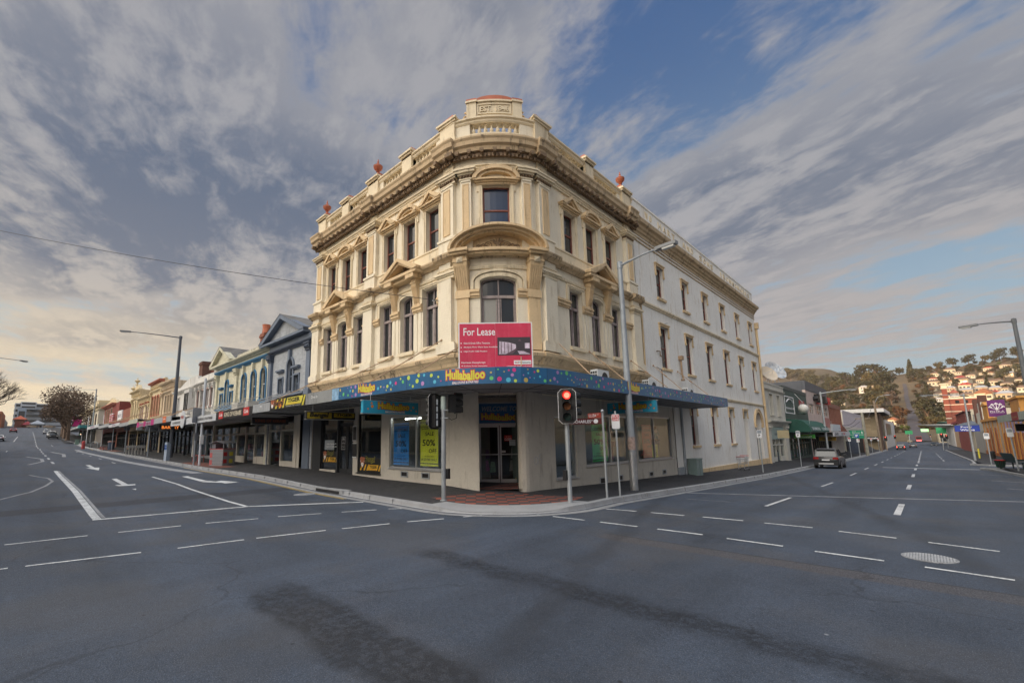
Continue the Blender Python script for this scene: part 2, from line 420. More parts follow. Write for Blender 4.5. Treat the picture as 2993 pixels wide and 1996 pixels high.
    bn = g.n('ShaderNodeBump'); bn.inputs['Strength'].default_value = .55; bn.inputs['Distance'].default_value = .012
    g.put(bn.inputs['Height'], g.m('ADD', grit, g.m('MULTIPLY', mid, .6))); g.t.links.new(bn.outputs[0], b.inputs['Normal'])
    return m
def worn_white(name, col=(.58, .60, .60), wear=.6):
    m, g, b, o = newmat(name); P = pos(g)
    w = g.step(g.m('ADD', g.m('MULTIPLY', g.noise(P, 2.2, 5, .65), .45), g.m('MULTIPLY', g.noise(P, 30, 4, .75), .55)), .47, .58)
    g.put(b.inputs['Base Color'], g.mix(g.m('MULTIPLY', w, wear), col, (.10, .105, .115))); b.inputs['Roughness'].default_value = .7
    return m
def pavers(name):
    m, g, b, o = newmat(name); P = pos(g)
    x, y, z = g.xyz(P)
    a = g.m('ADD', g.m('MULTIPLY', x, .7071), g.m('MULTIPLY', y, .7071)); c2 = g.m('SUBTRACT', g.m('MULTIPLY', y, .7071), g.m('MULTIPLY', x, .7071))
    ch = g.n('ShaderNodeTexChecker'); ch.inputs['Scale'].default_value = 1
    g.put(ch.inputs['Vector'], g.cxyz(g.m('DIVIDE', a, .29), g.m('DIVIDE', c2, .29), .5)); ch.inputs[1].default_value = (.26, .075, .05, 1); ch.inputs[2].default_value = (.06, .06, .066, 1)
    bt = g.n('ShaderNodeTexBrick'); bt.offset = 0; bt.inputs['Scale'].default_value = 1; bt.inputs['Mortar Size'].default_value = .006; bt.inputs['Brick Width'].default_value = .29; bt.inputs['Row Height'].default_value = .29
    g.put(bt.inputs['Vector'], g.cxyz(a, c2, 0.0)); bt.inputs['Color1'].default_value = (1, 1, 1, 1); bt.inputs['Color2'].default_value = (.85, .85, .85, 1); bt.inputs['Mortar'].default_value = (.35, .35, .35, 1)
    c = g.mix(1., ch.outputs[0], bt.outputs[0], 'MULTIPLY'); k = g.m('ADD', .7, g.m('MULTIPLY', g.noise(P, 2.5, 5, .6), .6))
    v = g.n('ShaderNodeVectorMath', operation='SCALE'); g.put(v.inputs[0], c); g.put(v.inputs[3], k)
    g.put(b.inputs['Base Color'], v.outputs[0]); b.inputs['Roughness'].default_value = .75
    return m
def leafmat(name, c1, c2, c3, sc=.35):
    m, g, b, o = newmat(name); P = pos(g)
    gi = g.n('ShaderNodeObjectInfo').outputs['Random']
    f = g.noise(P, sc, 4, .7); h = g.noise(P, sc*9, 2, .6)
    c = g.mix(g.step(f, .35, .65), c1, c2); c = g.mix(g.m('MULTIPLY', g.step(h, .5, .75), .6), c, c3)
    k = g.m('ADD', .72, g.m('MULTIPLY', gi, .56)); v = g.n('ShaderNodeVectorMath', operation='SCALE'); g.put(v.inputs[0], c); g.put(v.inputs[3], k)
    g.put(b.inputs['Base Color'], v.outputs[0]); b.inputs['Roughness'].default_value = .7; b.inputs['Specular IOR Level'].default_value = .2
    return m
def spots(name, base):
    """blue sign panels: slight fading only (the dots are pieces of their own)"""
    return paint(name, base, .35, .18, .7, .15, (.10, .16, .24), spec=.5)
asph = asphalt('asphalt')
concrete = paint('kerb_concrete', (.28, .285, .29), .8, .16, 1.5, .45, (.14, .14, .14), .3, 40)
gutter = paint('gutter_concrete', (.24, .245, .25), .8, .18, 1.2, .5, (.10, .10, .10), .3, 40)
path_m = paint('path_asphalt', (.030, .031, .035), .85, .20, .8, .25, (.12, .12, .12), .5, 70, fine=.22)
wline = worn_white('line_paint'); wfade = worn_white('faded_line', (.30, .31, .32), .75); yline = worn_white('yellow_line', (.52, .36, .06), .55)
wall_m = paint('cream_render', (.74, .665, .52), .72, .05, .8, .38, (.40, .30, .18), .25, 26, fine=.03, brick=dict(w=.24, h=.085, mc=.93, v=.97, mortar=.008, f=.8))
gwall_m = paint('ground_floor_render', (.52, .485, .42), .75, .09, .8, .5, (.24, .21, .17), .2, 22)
pwall_m = paint('white_render', (.76, .74, .69), .72, .06, .5, .45, (.46, .37, .25), .25, 26, brick=dict(w=.24, h=.085, mc=.95, v=.98, mortar=.008, f=.7))
trim_m = paint('ochre_trim', (.62, .46, .27), .68, .10, 1.4, .55, (.20, .13, .07), .2, 30)
lite_m = paint('pale_trim', (.68, .58, .41), .68, .08, 1.4, .50, (.22, .16, .09), .2, 30)
dirty_m = paint('weathered_trim', (.52, .39, .24), .75, .16, 1.6, .85, (.10, .075, .05), .35, 24)
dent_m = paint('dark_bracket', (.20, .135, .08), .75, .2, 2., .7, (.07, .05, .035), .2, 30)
terra = paint('terracotta_paint', (.42, .125, .065), .6, .15, 2., .3, (.14, .06, .04))
sash_m = paint('red_brown_sash', (.20, .065, .045), .5, .2, 5, .3, (.3, .2, .16))
sash2_m = paint('weathered_frame', (.30, .25, .24), .7, .3, 6, .6, (.12, .06, .05))
glass = glass_dark('window_glass')
blueg = glass_dark('blue_reflecting_glass', (.02, .035, .075), .05, .1)
blind = glass_dark('glass_over_blind', (.30, .29, .26), .12, .1)
cglass = glass_clear('shop_glass')
black = paint('black_paint', (.016, .016, .017), .45, .1)
dark = paint('dark_interior', (.03, .03, .032), .8, .3, 2.)
galv = paint('galvanised_steel', (.42, .45, .47), .45, .14, 4, .35, (.22, .23, .24), metal=.55)
gal2 = paint('grey_painted_steel', (.30, .33, .36), .5, .12, 3, .3, (.16, .16, .16), metal=.2)
alu = paint('aluminium', (.55, .56, .57), .35, .06, 5, metal=.7)
white_m = paint('white_paint', (.72, .72, .72), .5, .05, 2)
red_m = paint('red_paint', (.50, .03, .03), .45, .1)
rust = paint('rusty_rod', (.38, .26, .16), .7, .2, 6, .3, (.2, .1, .05))
soff = paint('soffit_sheet', (.30, .30, .30), .7, .12, 1.2, .3, (.12, .12, .12))
signblue = spots('sign_blue', (.022, .115, .25)); cyan_m = paint('sign_cyan', (.03, .30, .45), .4, .12, 2)
yel = paint('letter_yellow', (.66, .58, .07), .4, .05); pinkred = paint('letter_backing', (.58, .03, .09), .4, .05)
letw = paint('letter_white', (.78, .78, .78), .5, .04); letk = paint('letter_black', (.012, .012, .014), .5, .04)
orange_m = paint('sign_orange', (.75, .24, .03), .5, .12)
# ------------------------------------------------------------------ terrain
APT = [(-9, 0), (-15.5, .04), (-22, .2), (-32, .26), (-47.7, .45), (-60.8, .63), (-83, .9), (-115, 1.7), (-147, 3.5), (-180, 5.2), (-250, 8.5), (-400, 14)]
BPT = [(7.75, .03), (12, .03), (18.5, -.16), (29.5, -.45), (43, -.69), (64, -1.1), (110, -1.75), (151, -2.27), (250, -2.9), (330, -3.0), (420, -2.6)]
def lerp_pts(P, t):
    if t <= P[0][0]: return P[0][1]
    for (a, b), (c, d) in zip(P, P[1:]):
        if t <= c: return b+(d-b)*(t-a)/(c-a)
    return P[-1][1]
AP2 = [(-p[0], p[1]) for p in APT]
def GA(x): return lerp_pts(AP2, -x)
def GB(y): return lerp_pts(BPT, y)
def G(x, y): return GA(x)+GB(y)
def RZ(x, y): return G(x, y)-.13
def sm(t): t = max(0., min(1., t)); return t*t*(3-2*t)
def FP(x, y):
    """footpath level"""
    k = sm((-8.2-x)/3.0)
    return GA(x)+(1-k)*GB(y)+k*(.03+.055*max(0., min(2.8, y-7.75)))
def grid(name, xs, ys, zf, mat, kind='structure'):
    mb = MB(); I = {}
    for i, x in enumerate(xs):
        for j, y in enumerate(ys): I[i, j] = mb.vert((x, y, zf(x, y)))
    for i in range(len(xs)-1):
        for j in range(len(ys)-1): mb.face(I[i, j], I[i+1, j], I[i+1, j+1], I[i, j+1])
    return tag(mb.build(name, mat), kind=kind)
def fr(a, b, n): return [a+(b-a)*k/n for k in range(n+1)]
XS = sorted(set([-420, -330, -290, *[p[0] for p in APT], -70, -38, -27, -18.7, -12, -7.7, -6.45, -3, 0, 3, 6, 10, 20, 40, 80, 150, 260]))
YS = sorted(set([-300, -200, -120, -60, -30, -15, -8, -4, 0, 2, 4, 6, *[p[0] for p in BPT], 10, 15, 24, 36, 53, 85, 130, 200, 290, 370]))
grid('road', XS, YS, RZ, asph)
# ------------------------------------------------------------------ kerbs and footpaths
CC = (-9.55, 10.85); CR = 3.10
def kerb_path():
    P = []
    for x in (-118, -108, -96): P.append(((x, 7.3), (0, -1), 0))
    for x in (-92, -83, -72, -60.8, -54, -47.7, -40, -32, -27, -22, -18.7, -15.5, -13, -11.5, -10.3): P.append(((x, 7.75), (0, -1), 0))
    for k in range(0, 15):
        a = -PI/2+PI/2*k/14; n = (math.cos(a), math.sin(a))
        dr = sm((k-.5)/2.5)*sm((12.0-k)/2.5)
        P.append(((CC[0]+CR*n[0], CC[1]+CR*n[1]), n, dr))
    for y in (12, 13.5, 15, 18.5, 21, 24, 29.5, 36, 43, 50, 57, 64, 72, 85, 98, 110, 130, 145): P.append(((-6.45, y), (1, 0), 0))
    return P
KP = kerb_path()
def sweep(name, mat, prof, rng=None, zf=None):
    """prof(drop) -> [(offset outwards, dz)...] from the road edge inwards, swept along the kerb path"""
    mb = MB(); prev = None
    for k, (p, n, dr) in enumerate(KP):
        if rng and not (rng[0] <= k <= rng[1]): continue
        row = [mb.vert((p[0]+n[0]*o, p[1]+n[1]*o, (zf or G)(p[0], p[1])+dz)) for o, dz in prof(dr)]
        if prev:
            for i in range(len(row)-1): mb.face(prev[i], prev[i+1], row[i+1], row[i])
        prev = row
    return tag(mb.build(name, mat), kind='structure')
sweep('gutter', gutter, lambda d: [(.36, -.124), (.34, -.116), (.015, -.135)])
sweep('kerb', concrete, lambda d: [(.02, -.14), (0, -.11-.0*d), (-.02, -.012-.085*d), (-.05, .0-.085*d), (-.17, .004-.07*d)])
# joints between kerb stones
jm = MB()
for k in range(60):
    x = -11.2-1.25*k; jm.box(x-.006, 7.735, G(x, 7.75)-.125, x+.006, 7.93, G(x, 7.75)+.0055)
for k in range(50):
    y = 12.6+1.6*k; jm.box(-6.63, y-.006, G(-6.45, y)-.125, -6.435, y+.006, G(-6.45, y)+.0055)
tag(jm.build('kerb_joints', gutter), kind='structure')
# footpaths: strips between kerb back and building line
def strip_grid(name, xs, ys, mat, dz=0.): return grid(name, xs, ys, lambda x, y: FP(x, y)+dz, mat)
strip_grid('footpath_west', [-118, -108, -96, -92, -83, -72, -60.8, -54, -47.7, -40, -32, -27, -22, -18.7, -15.5, -13, -11.5, -9.54], [7.93, 8.6, 9.3, 10.0, 10.55, 14.5], path_m)
strip_grid('footpath_north', [-13.0, -9.9, -9.2, -8.4, -7.6, -6.62], [10.85, 12, 13.5, 15, 18.5, 21, 24, 29.5, 36, 43, 50, 57, 64, 72, 85, 98, 110, 130, 145], path_m)
mb = MB(); rows = []
for k in range(15):
    a = -PI/2+PI/2*k/14
    row = []
    for r in (CR-.62, 1.9, 1.3, .7, .1):
        x = CC[0]+r*math.cos(a); y = CC[1]+r*math.sin(a); row.append(mb.vert((x, y, FP(x, y)-.0015)))
    rows.append(row)
for p, q in zip(rows, rows[1:]):
    for i in range(4): mb.face(p[i], p[i+1], q[i+1], q[i])
tag(mb.build('footpath_corner', path_m), kind='structure')
# concrete ramp pad of the crossing, and the red and grey pavers behind it
apron = paint('apron_concrete', (.27, .275, .28), .8, .10, 1.2, .3, (.2, .2, .2), .2, 40)
mb = MB(); prev = None
for k in range(0, 15):
    a = -PI/2+PI/2*k/14; dr = sm((k-.5)/2.5)*sm((12.0-k)/2.5); row = []
    for r, dz in ((CR-.02, -.02-.077*dr+.012), (CR-.17, .004-.07*dr+.008), (CR-.40, .004-.035*dr+.006), (CR-.64, .0045)):
        x = CC[0]+r*math.cos(a); y = CC[1]+r*math.sin(a); row.append(mb.vert((x, y, FP(x, y)+dz)))
    if prev:
        for i in range(3): mb.face(prev[i], prev[i+1], row[i+1], row[i])
    prev = row
tag(mb.build('kerb_ramp', apron), kind='structure')
mb = MB(); rows = []
for k in range(-3, 18):
    a = -PI/2+PI/2*k/14; row = []
    for r in (CR-.63, 1.9, 1.4, .9, .3):
        x = CC[0]+r*math.cos(a); y = CC[1]+r*math.sin(a); row.append(mb.vert((x, y, FP(x, y)+.004)))
    rows.append(row)
for p, q in zip(rows, rows[1:]):
    for i in range(4): mb.face(p[i], p[i+1], q[i+1], q[i])
# into the doorway
mb.poly([(-10.5, 10.35, .150), (-9.1, 11.35, .150), (-10.35, 13.1, .152), (-12.0, 11.9, .152)])
tag(mb.build('corner_paving', pavers('red_grey_pavers')), kind='structure')
bm_ = MB()
for (x0, x1) in ((-37.5, -29.0), (-92, -84), (-80, -73)):
    for a, b in zip(fr(x0, x1, 4), fr(x0, x1, 4)[1:]):
        bm_.poly([(a, 7.94, FP(a, 7.94)+.004), (b, 7.94, FP(b, 7.94)+.004), (b, 8.9, FP(b, 8.9)+.004), (a, 8.9, FP(a, 8.9)+.004)])
tag(bm_.build('brick_paving', paint('brick_paving', (.17, .065, .05), .8, .25, 2., brick=dict(w=.23, h=.1, mc=.5))), kind='structure')
# the other kerbs: across the right street, beyond the cross streets
def kerb_block(name, pts, w=.16, h=.13, mat=None, fill=None, kind='structure'):
    mb = MB()
    for (x0, y0), (x1, y1) in zip(pts, pts[1:]):
        d = Vector((x1-x0, y1-y0, 0)); n = Vector((-d.y, d.x, 0)).normalized()*w
        ks = max(1, int(d.length/9))
        for k in range(ks):
            a = (x0+d.x*k/ks, y0+d.y*k/ks); b = (x0+d.x*(k+1)/ks, y0+d.y*(k+1)/ks)
            za, zb = RZ(*a), RZ(*b)
            i = mb.verts([(a[0], a[1], za-.05), (b[0], b[1], zb-.05), (b[0], b[1], zb+h), (a[0], a[1], za+h), (a[0]+n.x, a[1]+n.y, za-.05), (b[0]+n.x, b[1]+n.y, zb-.05), (b[0]+n.x, b[1]+n.y, zb+h+.005), (a[0]+n.x, a[1]+n.y, za+h+.005)])
            for q in ((0, 1, 2, 3), (7, 6, 5, 4), (3, 2, 6, 7), (0, 3, 7, 4), (1, 5, 6, 2)): mb.face(*[i[z] for z in q])
    return tag(mb.build(name, mat or concrete), kind=kind)
kerb_block('kerb', [(3.3, 150), (3.25, 70), (2.95, 60), (2.6, 57.8), (3.6, 56.6), (9, 56)])
kerb_block('kerb', [(9, 49.6), (4.4, 49.3), (2.9, 48.9), (2.6, 48), (3.1, 45), (3.45, 41), (3.7, 37), (4.3, 31), (5.2, 26)])
grid('footpath_east', [3.40, 5, 7.2], [57.2, 60, 64, 75, 95, 110, 130, 150], lambda x, y: G(x, y)+.002, path_m)
grid('footpath_island', [3.75, 9], [31, 36, 40.2, 43, 46, 49.2], lambda x, y: G(x, y)+.002, path_m)
kerb_block('kerb', [(-300, 5.2), (-180, 5.2), (-147, 5.3), (-122, 6.9), (-119, 8.4)], w=.16)
grid('footpath_far', [-300, -250, -180, -147, -122], [5.45, 7.1, 9.4], lambda x, y: G(x, y)+.002, path_m)
kerb_block('kerb', [(-87, -4.6), (-110, -4.5), (-123, -4.3)])
# ------------------------------------------------------------------ painted markings
ZM = .005
def flatmark(mb, p, q, w, w2=None):
    d = Vector((q[0]-p[0], q[1]-p[1])); L = d.length; n = Vector((-d.y, d.x))/L*(w/2); ks = max(1, int(L/3)+1)
    br = [0, 1]
    for k in range(1, ks): br.append(k/ks)
    for bx in XS:
        if abs(d.x) > 1e-6 and 0 < (bx-p[0])/d.x < 1: br.append((bx-p[0])/d.x)
    for by in YS:
        if abs(d.y) > 1e-6 and 0 < (by-p[1])/d.y < 1: br.append((by-p[1])/d.y)
    br = sorted(set(br))
    for a, b in zip(br, br[1:]):
        A = Vector((p[0], p[1]))+d*a; B = Vector((p[0], p[1]))+d*b
        mb.poly([(v.x, v.y, RZ(v.x, v.y)+ZM) for v in (A-n, B-n, B+n, A+n)])
def polymark(mb, pts): mb.poly([(x, y, RZ(x, y)+ZM) for x, y in pts])
mk = MB()
for a, b in (((-12.38, -.10), (-12.26, 1.07)), ((-12.19, 1.55), (-12.02, 2.64)), ((-11.94, 3.11), (-11.64, 4.16)), ((-11.56, 4.6), (-11.18, 5.55)), ((-10.97, 6.0), (-10.60, 6.82)), ((-10.49, 7.12), (-10.25, 7.40)),
             ((-10.16, -1.9), (-10.10, -.01)), ((-10.05, .18), (-9.74, 1.58)), ((-9.62, 2.09), (-9.45, 3.14)), ((-9.41, 3.35), (-9.09, 4.62)), ((-8.99, 4.94), (-8.69, 5.94)), ((-8.57, 6.34), (-8.22, 7.14)),
             ((-6.90, 9.0), (-6.80, 9.0)), ((-6.46, 9.04), (-5.63, 9.09)), ((-5.25, 9.11), (-4.42, 9.16)), ((-4.01, 9.18), (-3.16, 9.2)), ((-2.73, 9.15), (-1.87, 9.13)), ((-1.43, 9.06), (-.61, 9.04)), ((-.19, 8.99), (.61, 8.93)), ((1.05, 8.9), (1.9, 8.85)),
             ((-6.06, 10.85), (-5.3, 10.98)), ((-4.95, 11.02), (-4.18, 11.1)), ((-3.80, 11.17), (-2.99, 11.24)), ((-2.59, 11.23), (-1.77, 11.27)), ((-1.35, 11.17), (-.54, 11.09)), ((-.14, 11.01), (.64, 10.87)), ((1.0, 10.8), (1.8, 10.7))):
    flatmark(mk, a, b, .07)
flatmark(mk, (-8.05, 7.60), (-7.86, 8.05), .07)
tag(mk.build('crossing_lines', wline), kind='structure')
mk = MB()
flatmark(mk, (-14.55, 1.33), (-13.92, 4.69), .15); flatmark(mk, (-13.92, 4.69), (-12.52, 6.86), .14); flatmark(mk, (-12.52, 6.86), (-12.15, 7.35), .13)
flatmark(mk, (-37.0, 1.42), (-14.6, 1.42), .17)
flatmark(mk, (-27.2, 4.58), (-19.6, 4.54), .10); flatmark(mk, (-19.6, 4.54), (-13.9, 4.66), .10)
for p in ([(-43.0, 3.20), (-43.0, 3.44), (-38.9, 3.37), (-38.9, 3.62), (-35.6, 3.29), (-38.9, 2.93), (-38.9, 3.16)], [(-27.4, 3.03), (-27.4, 3.22), (-23.4, 3.14), (-23.4, 3.38), (-20.8, 3.05), (-23.4, 2.72), (-23.4, 2.94)],
          [(-26.19, 5.61), (-26.15, 5.86), (-22.68, 5.78), (-21.8, 5.95), (-22.05, 6.22), (-20.95, 6.62), (-20.75, 6.02), (-21.2, 6.02), (-21.94, 5.50)]):
    polymark(mk, p)
tag(mk.build('lane_lines', wline), kind='structure')
mk = MB()
for x in (-50.9, -60.2, -70, -79.6, -88, -97): flatmark(mk, (x, 1.66), (x+3.6, 1.66), .16)
for k in range(14): flatmark(mk, (-104-7*k, 1.5-.02*k), (-101-7*k, 1.5-.02*k), .15)
flatmark(mk, (-132, -1.77), (-157, -1.5), .12); flatmark(mk, (-93, -1.75), (-88, -1.75), .1)
flatmark(mk, (-117.4, 3.5), (-112, 3.6), .1)
for k in range(5): flatmark(mk, (-46-9*k, 5.0), (-44-9*k, 5.0), .10)
for y in (14.79, 24.68, 34.84, 44, 53): flatmark(mk, (-.65, y), (-.65, y+3.1), .13)
for k in range(14): flatmark(mk, (-.62, 62+5.5*k), (-.6, 65+5.5*k), .14)
for y in (14.38, 23.76, 33.97, 42.98, 52, 61, 70, 79): flatmark(mk, (-3.24, y), (-3.24, y+3.2), .09)
for k in range(6): flatmark(mk, (-3.2, 88+9*k), (-3.2, 91.5+9*k), .12)
for k in range(6): flatmark(mk, (1.3, 70+8*k), (1.3, 73+8*k), .12)
for y in (28.2, 33.9, 40.3): flatmark(mk, (2.15, y), (3.3, y-.9), .07)
for y in (52, 58): flatmark(mk, (2.1, y), (3.2, y-.3), .07)
tag(mk.build('lane_dashes', worn_white('dash_paint', (.52, .53, .53), .6)), kind='structure')
mk = MB()
flatmark(mk, (-37.0, 1.56), (-14.7, 1.56), .07)
pts = [(-20.6, -.5), (-22.7, .29), (-25.4, .74), (-28.0, 1.02), (-30.4, .95), (-34, .3)]
for a, b in zip(pts, pts[1:]): flatmark(mk, a, b, .10)
pts = [(-90, 5.5), (-70, 5.6), (-55, 5.75), (-45, 5.9), (-36, 6.3), (-28, 6.75)]
for a, b in zip(pts, pts[1:]): flatmark(mk, a, b, .55)
pts = [(-47, .3), (-52, 1.15), (-58, 1.2), (-66, .2)]
for a, b in zip(pts, pts[1:]): flatmark(mk, a, b, .22)
pts = [(-62, 2.9), (-72, 3.3), (-84, 2.6)]
for a, b in zip(pts, pts[1:]): flatmark(mk, a, b, .3)
flatmark(mk, (-2.5, 47.5), (7, 48.3), 1.0); flatmark(mk, (-6.2, 16.6), (2.8, 22), .18); flatmark(mk, (-5.4, 14.6), (-4.2, 14.7), .05)
tag(mk.build('faded_lines', wfade), kind='structure')
mk = MB()
flatmark(mk, (-34, 7.36), (-13.2, 7.38), .05); flatmark(mk, (-30, 7.27), (-13.2, 7.28), .04); flatmark(mk, (-95, 7.36), (-88, 7.2), .08)
tag(mk.build('yellow_lines', yline), kind='structure')
# drain pit in the kerb, manholes
mb = MB(); z = G(-15.2, 7.75)
mb.box(-16.3, 7.73, z-.135, -14.1, 8.45, z+.012); o = tag(mb.build('drain_pit', concrete), 'concrete lid of the drain pit let into the left kerb', 'drain')
mb = MB(); mb.box(-16.05, 7.715, z-.11, -14.35, 7.729, z-.02); mb.build('inlet_slot', black, o)
def manhole(x, y, r, label):
    z = RZ(x, y)+.006
    t = thing('manhole_cover', label, 'manhole', (x, y, z))
    mb = MB(); mb.lathe((0, 0, -.01), [(r, 0), (r, .012), (r*.93, .012), (r*.93, .008)], 32); mb.build('rim', wfade, t, rel=False)
    mb = MB()
    for k in range(-8, 9):
        a = k*r*.104; h = math.sqrt(max(0, (r*.9)**2-a*a)); mb.box(a-r*.028, -h, .0, a+r*.028, h, .007)
    mb.build('ribs', paint('cast_iron_light', (.34, .35, .36), .6, .2, 8), t, rel=False); return t
manhole(-.14, 9.68, .31, 'round ribbed manhole cover between the dashed crossing lines on the right')
manhole(-15.4, 7.0, .36, 'faint round manhole cover by the drain pit in the left gutter').scale = (1, 1, .6)
# ------------------------------------------------------------------ corner building
AR = 3.5; AH = math.asin(1.4496/3.5); SL = -11.1; ALEN = 2*AR*AH; SR = SL+ALEN; SM = SL+ALEN/2
def CB(s, d, z):
    """along the facade: left street, round the corner, right street; d outwards"""
    if s <= SL: return (s, 10.3-d, z)
    if s >= SR: return (-9.05+d, 12.35+(s-SR), z)
    a = -PI/4+(s-SM)/AR; k = AR*math.cos(AH)*.70711
    return (-10.075-k+(AR+d)*math.cos(a), 11.325+k+(AR+d)*math.sin(a), z)
def Y2S(y): return y-12.35+SR
LW = lambda s, d, z: (s, 10.3-d, z)          # left street wall planes (x, out, z)
RW = lambda s, d, z: (-9.06+d, s, z)         # right street wall planes (y, out, z)
def spans(s0, s1):
    """split a run at the corner so that only the curved piece is subdivided"""
    out = []
    for a, b, n in ((s0, min(s1, SL), 1), (max(s0, SL), min(s1, SR), 14), (max(s0, SR), s1, 1)):
        if b-a > 1e-6: out.append((a, b, max(1, int(round(n*(b-a)/ALEN))) if n > 1 else 1))
    return out
def run(mb, s0, s1, prof):
    """one continuous moulding round the corner"""
    br = sorted(set([s0, s1]+[q for q in (SL, SR) if s0 < q < s1]+[SL+ALEN*k/14 for k in range(1, 14) if s0 < SL+ALEN*k/14 < s1]))
    R = [mb.verts([(a, d, z) for d, z in prof]) for a in br]; m = len(prof)
    for p, q in zip(R, R[1:]):
        for i in range(m):
            j = (i+1) % m; mb.f.append((p[i], p[j], q[j], q[i]))
    mb.f.append(tuple(reversed(R[0]))); mb.f.append(tuple(R[-1]))
def jog(mb, s0, s1, prof, dd):
    zc = sum(p[1] for p in prof)/len(prof)
    run(mb, s0, s1, [(d+(dd if d > 0 else 0), z+(.004 if z > zc else -.004)) for d, z in prof])
def arch_fill(mb, a, b, zs, ry, d, rev, n=10):
    c, rx = (a+b)/2, (b-a)/2
    A = [(c-rx*math.cos(PI*k/n), zs+ry*math.sin(PI*k/n)) for k in range(n+1)]
    for (x0, z0), (x1, z1) in zip(A, A[1:]):
        mb.poly([(x0, d, z0), (x1, d, z1), (x1, d, zs+ry), (x0, d, zs+ry)])
        mb.poly([(x0, d, z0), (x1, d, z1), (x1, d-rev, z1), (x0, d-rev, z0)])
    return A
def arc_pts(c, rx, zs, ry, n=12, t0=0., t1=1.): return [(c-rx*math.cos(PI*(t0+(t1-t0)*k/n)), zs+ry*math.sin(PI*(t0+(t1-t0)*k/n))) for k in range(n+1)]
BL, BR = -22.05, Y2S(42.85)
P1, P2, P3 = (-21.93, -21.2), (-16.92, -16.2), (-11.78, -11.1)
P4, P5 = (Y2S(12.36), Y2S(13.06)), (Y2S(19.15), Y2S(19.85))
PS = [P1, P2, P3, P4, P5]
ORN = Y2S(20.25)                              # end of the ornamental part on the right street
cb = thing('corner_building', 'three storey cream Victorian corner building with rounded bay, cornice and blue spotted awning', 'building')
W2 = [-20.43, -18.97, -17.5, -15.33, -13.88, -12.42]; W2R = [Y2S(14.5), Y2S(16.13), Y2S(17.76)]
PWY = [23.2, 26.75, 30.25, 33.8, 37.35, 41.0]
ops2 = [(c-.385, c+.385, 8.93, 10.6) for c in W2]+[(SM-.50, SM+.50, 9.0, 10.78)]+[(c-.42, c+.42, 8.93, 10.6) for c in W2R]+[(Y2S(y)-.46, Y2S(y)+.46, 8.98, 10.72) for y in PWY]
ops1 = [(c-.44, c+.44, 5.12, 7.36) for c in W2]+[(SM-.62, SM+.62, 4.95, 7.30)]+[(c-.46, c+.46, 5.12, 7.36) for c in W2R]
ops1p = [(Y2S(y)-.52, Y2S(y)+.52, 5.22, 7.42) for y in PWY]
ARC = [SL+ALEN*k/14 for k in range(15)]
mb = MB(CB)
mb.wall(BL, ORN, 8.25, 11.6, [o for o in ops2 if o[1] < ORN], 0, .30, ARC)
mb.build('upper_wall', wall_m, cb)
mb = MB(CB)
mb.wall(BL, ORN, 4.45, 8.25, ops1, .14, .42, ARC)
for c, h in ((W2[1], .44), (W2[4], .44), (W2R[1], .46), (SM, .62)):
    o = [q for q in ops1 if abs((q[0]+q[1])/2-c) < .01][0]
    arch_fill(mb, o[0], o[1], o[3]-.16, .16, .141, .42)
mb.wall(BL, ORN, 3.2, 4.46, [], -.004, .1, ARC)
mb.build('first_floor_wall', wall_m, cb)
mb = MB(CB)
gw = [(Y2S(26.55)-.5, Y2S(26.55)+.5, 1.22, 3.40), (Y2S(30.1)-.5, Y2S(30.1)+.5, 1.22, 3.45), (Y2S(33.6)-.5, Y2S(33.6)+.5, 1.22, 3.48), (Y2S(37.05)-.5, Y2S(37.05)+.5, -.1, 3.48), (Y2S(39.6), Y2S(41.5), -.9, 3.5)]
mb.wall(ORN, BR, 8.2, 11.6, [o for o in ops2 if o[0] > ORN], .02, .42)
mb.wall(ORN, BR, 4.4, 8.2, ops1p, .02, .42)
mb.wall(Y2S(23.65), BR, -1.6, 4.4, gw, .02, .45)
mb.wall(ORN, Y2S(23.65), 3.2, 4.4, [], .02, .2)
arch_fill(mb, Y2S(39.6), Y2S(41.5), 2.55, .95, .02, .45, 14)
mb.build('side_wall', pwall_m, cb)
mb = MB()
mb.poly([(-22.05, 10.3, -1), (-22.05, 43, -1), (-22.05, 43, 12.4), (-22.05, 10.3, 12.4)])
mb.poly([(-22.05, 42.85, -1.6), (-9.04, 42.85, -1.6), (-9.04, 42.85, 12.6), (-22.05, 42.85, 12.6)])
mb.poly([(-22.04, 10.5, 12.3), (-11.1, 10.5, 12.3), (-9.3, 12.4, 12.3), (-9.3, 42.8, 12.3), (-22.04, 42.8, 12.3)])
mb.build('party_wall', wall_m, cb)
# --- mouldings
def H(z0, z1, d, b=-.04): return [(b, z0), (d, z0), (d, z1), (b, z1)]
LOWC = [(-.04, 4.24), (.10, 4.24), (.13, 4.34), (.20, 4.40), (.24, 4.47), (.34, 4.50), (.36, 4.60), (.30, 4.64), (.20, 4.70), (-.04, 4.72)]
MIDC = [(.06, 7.96), (.20, 7.98), (.25, 8.05), (.36, 8.09), (.40, 8.17), (.40, 8.22), (.28, 8.26), (.02, 8.30), (.02, 7.96)]
TOPC = [(-.04, 12.02), (.28, 12.02), (.31, 12.16), (.40, 12.22), (.42, 12.36), (.47, 12.44), (.47, 12.50), (.28, 12.55), (-.04, 12.57)]
mb = MB(CB); run(mb, BL-.05, ORN+.15, LOWC)
for p in PS: jog(mb, p[0]-.06, p[1]+.06, LOWC, .05)
mb.build('lower_cornice', dirty_m, cb)
mb = MB(CB); run(mb, BL-.03, ORN+.04, MIDC)
for p in PS: jog(mb, p[0]-.08, p[1]+.08, MIDC, .14)
mb.build('middle_cornice', dirty_m, cb)
mb = MB(CB)
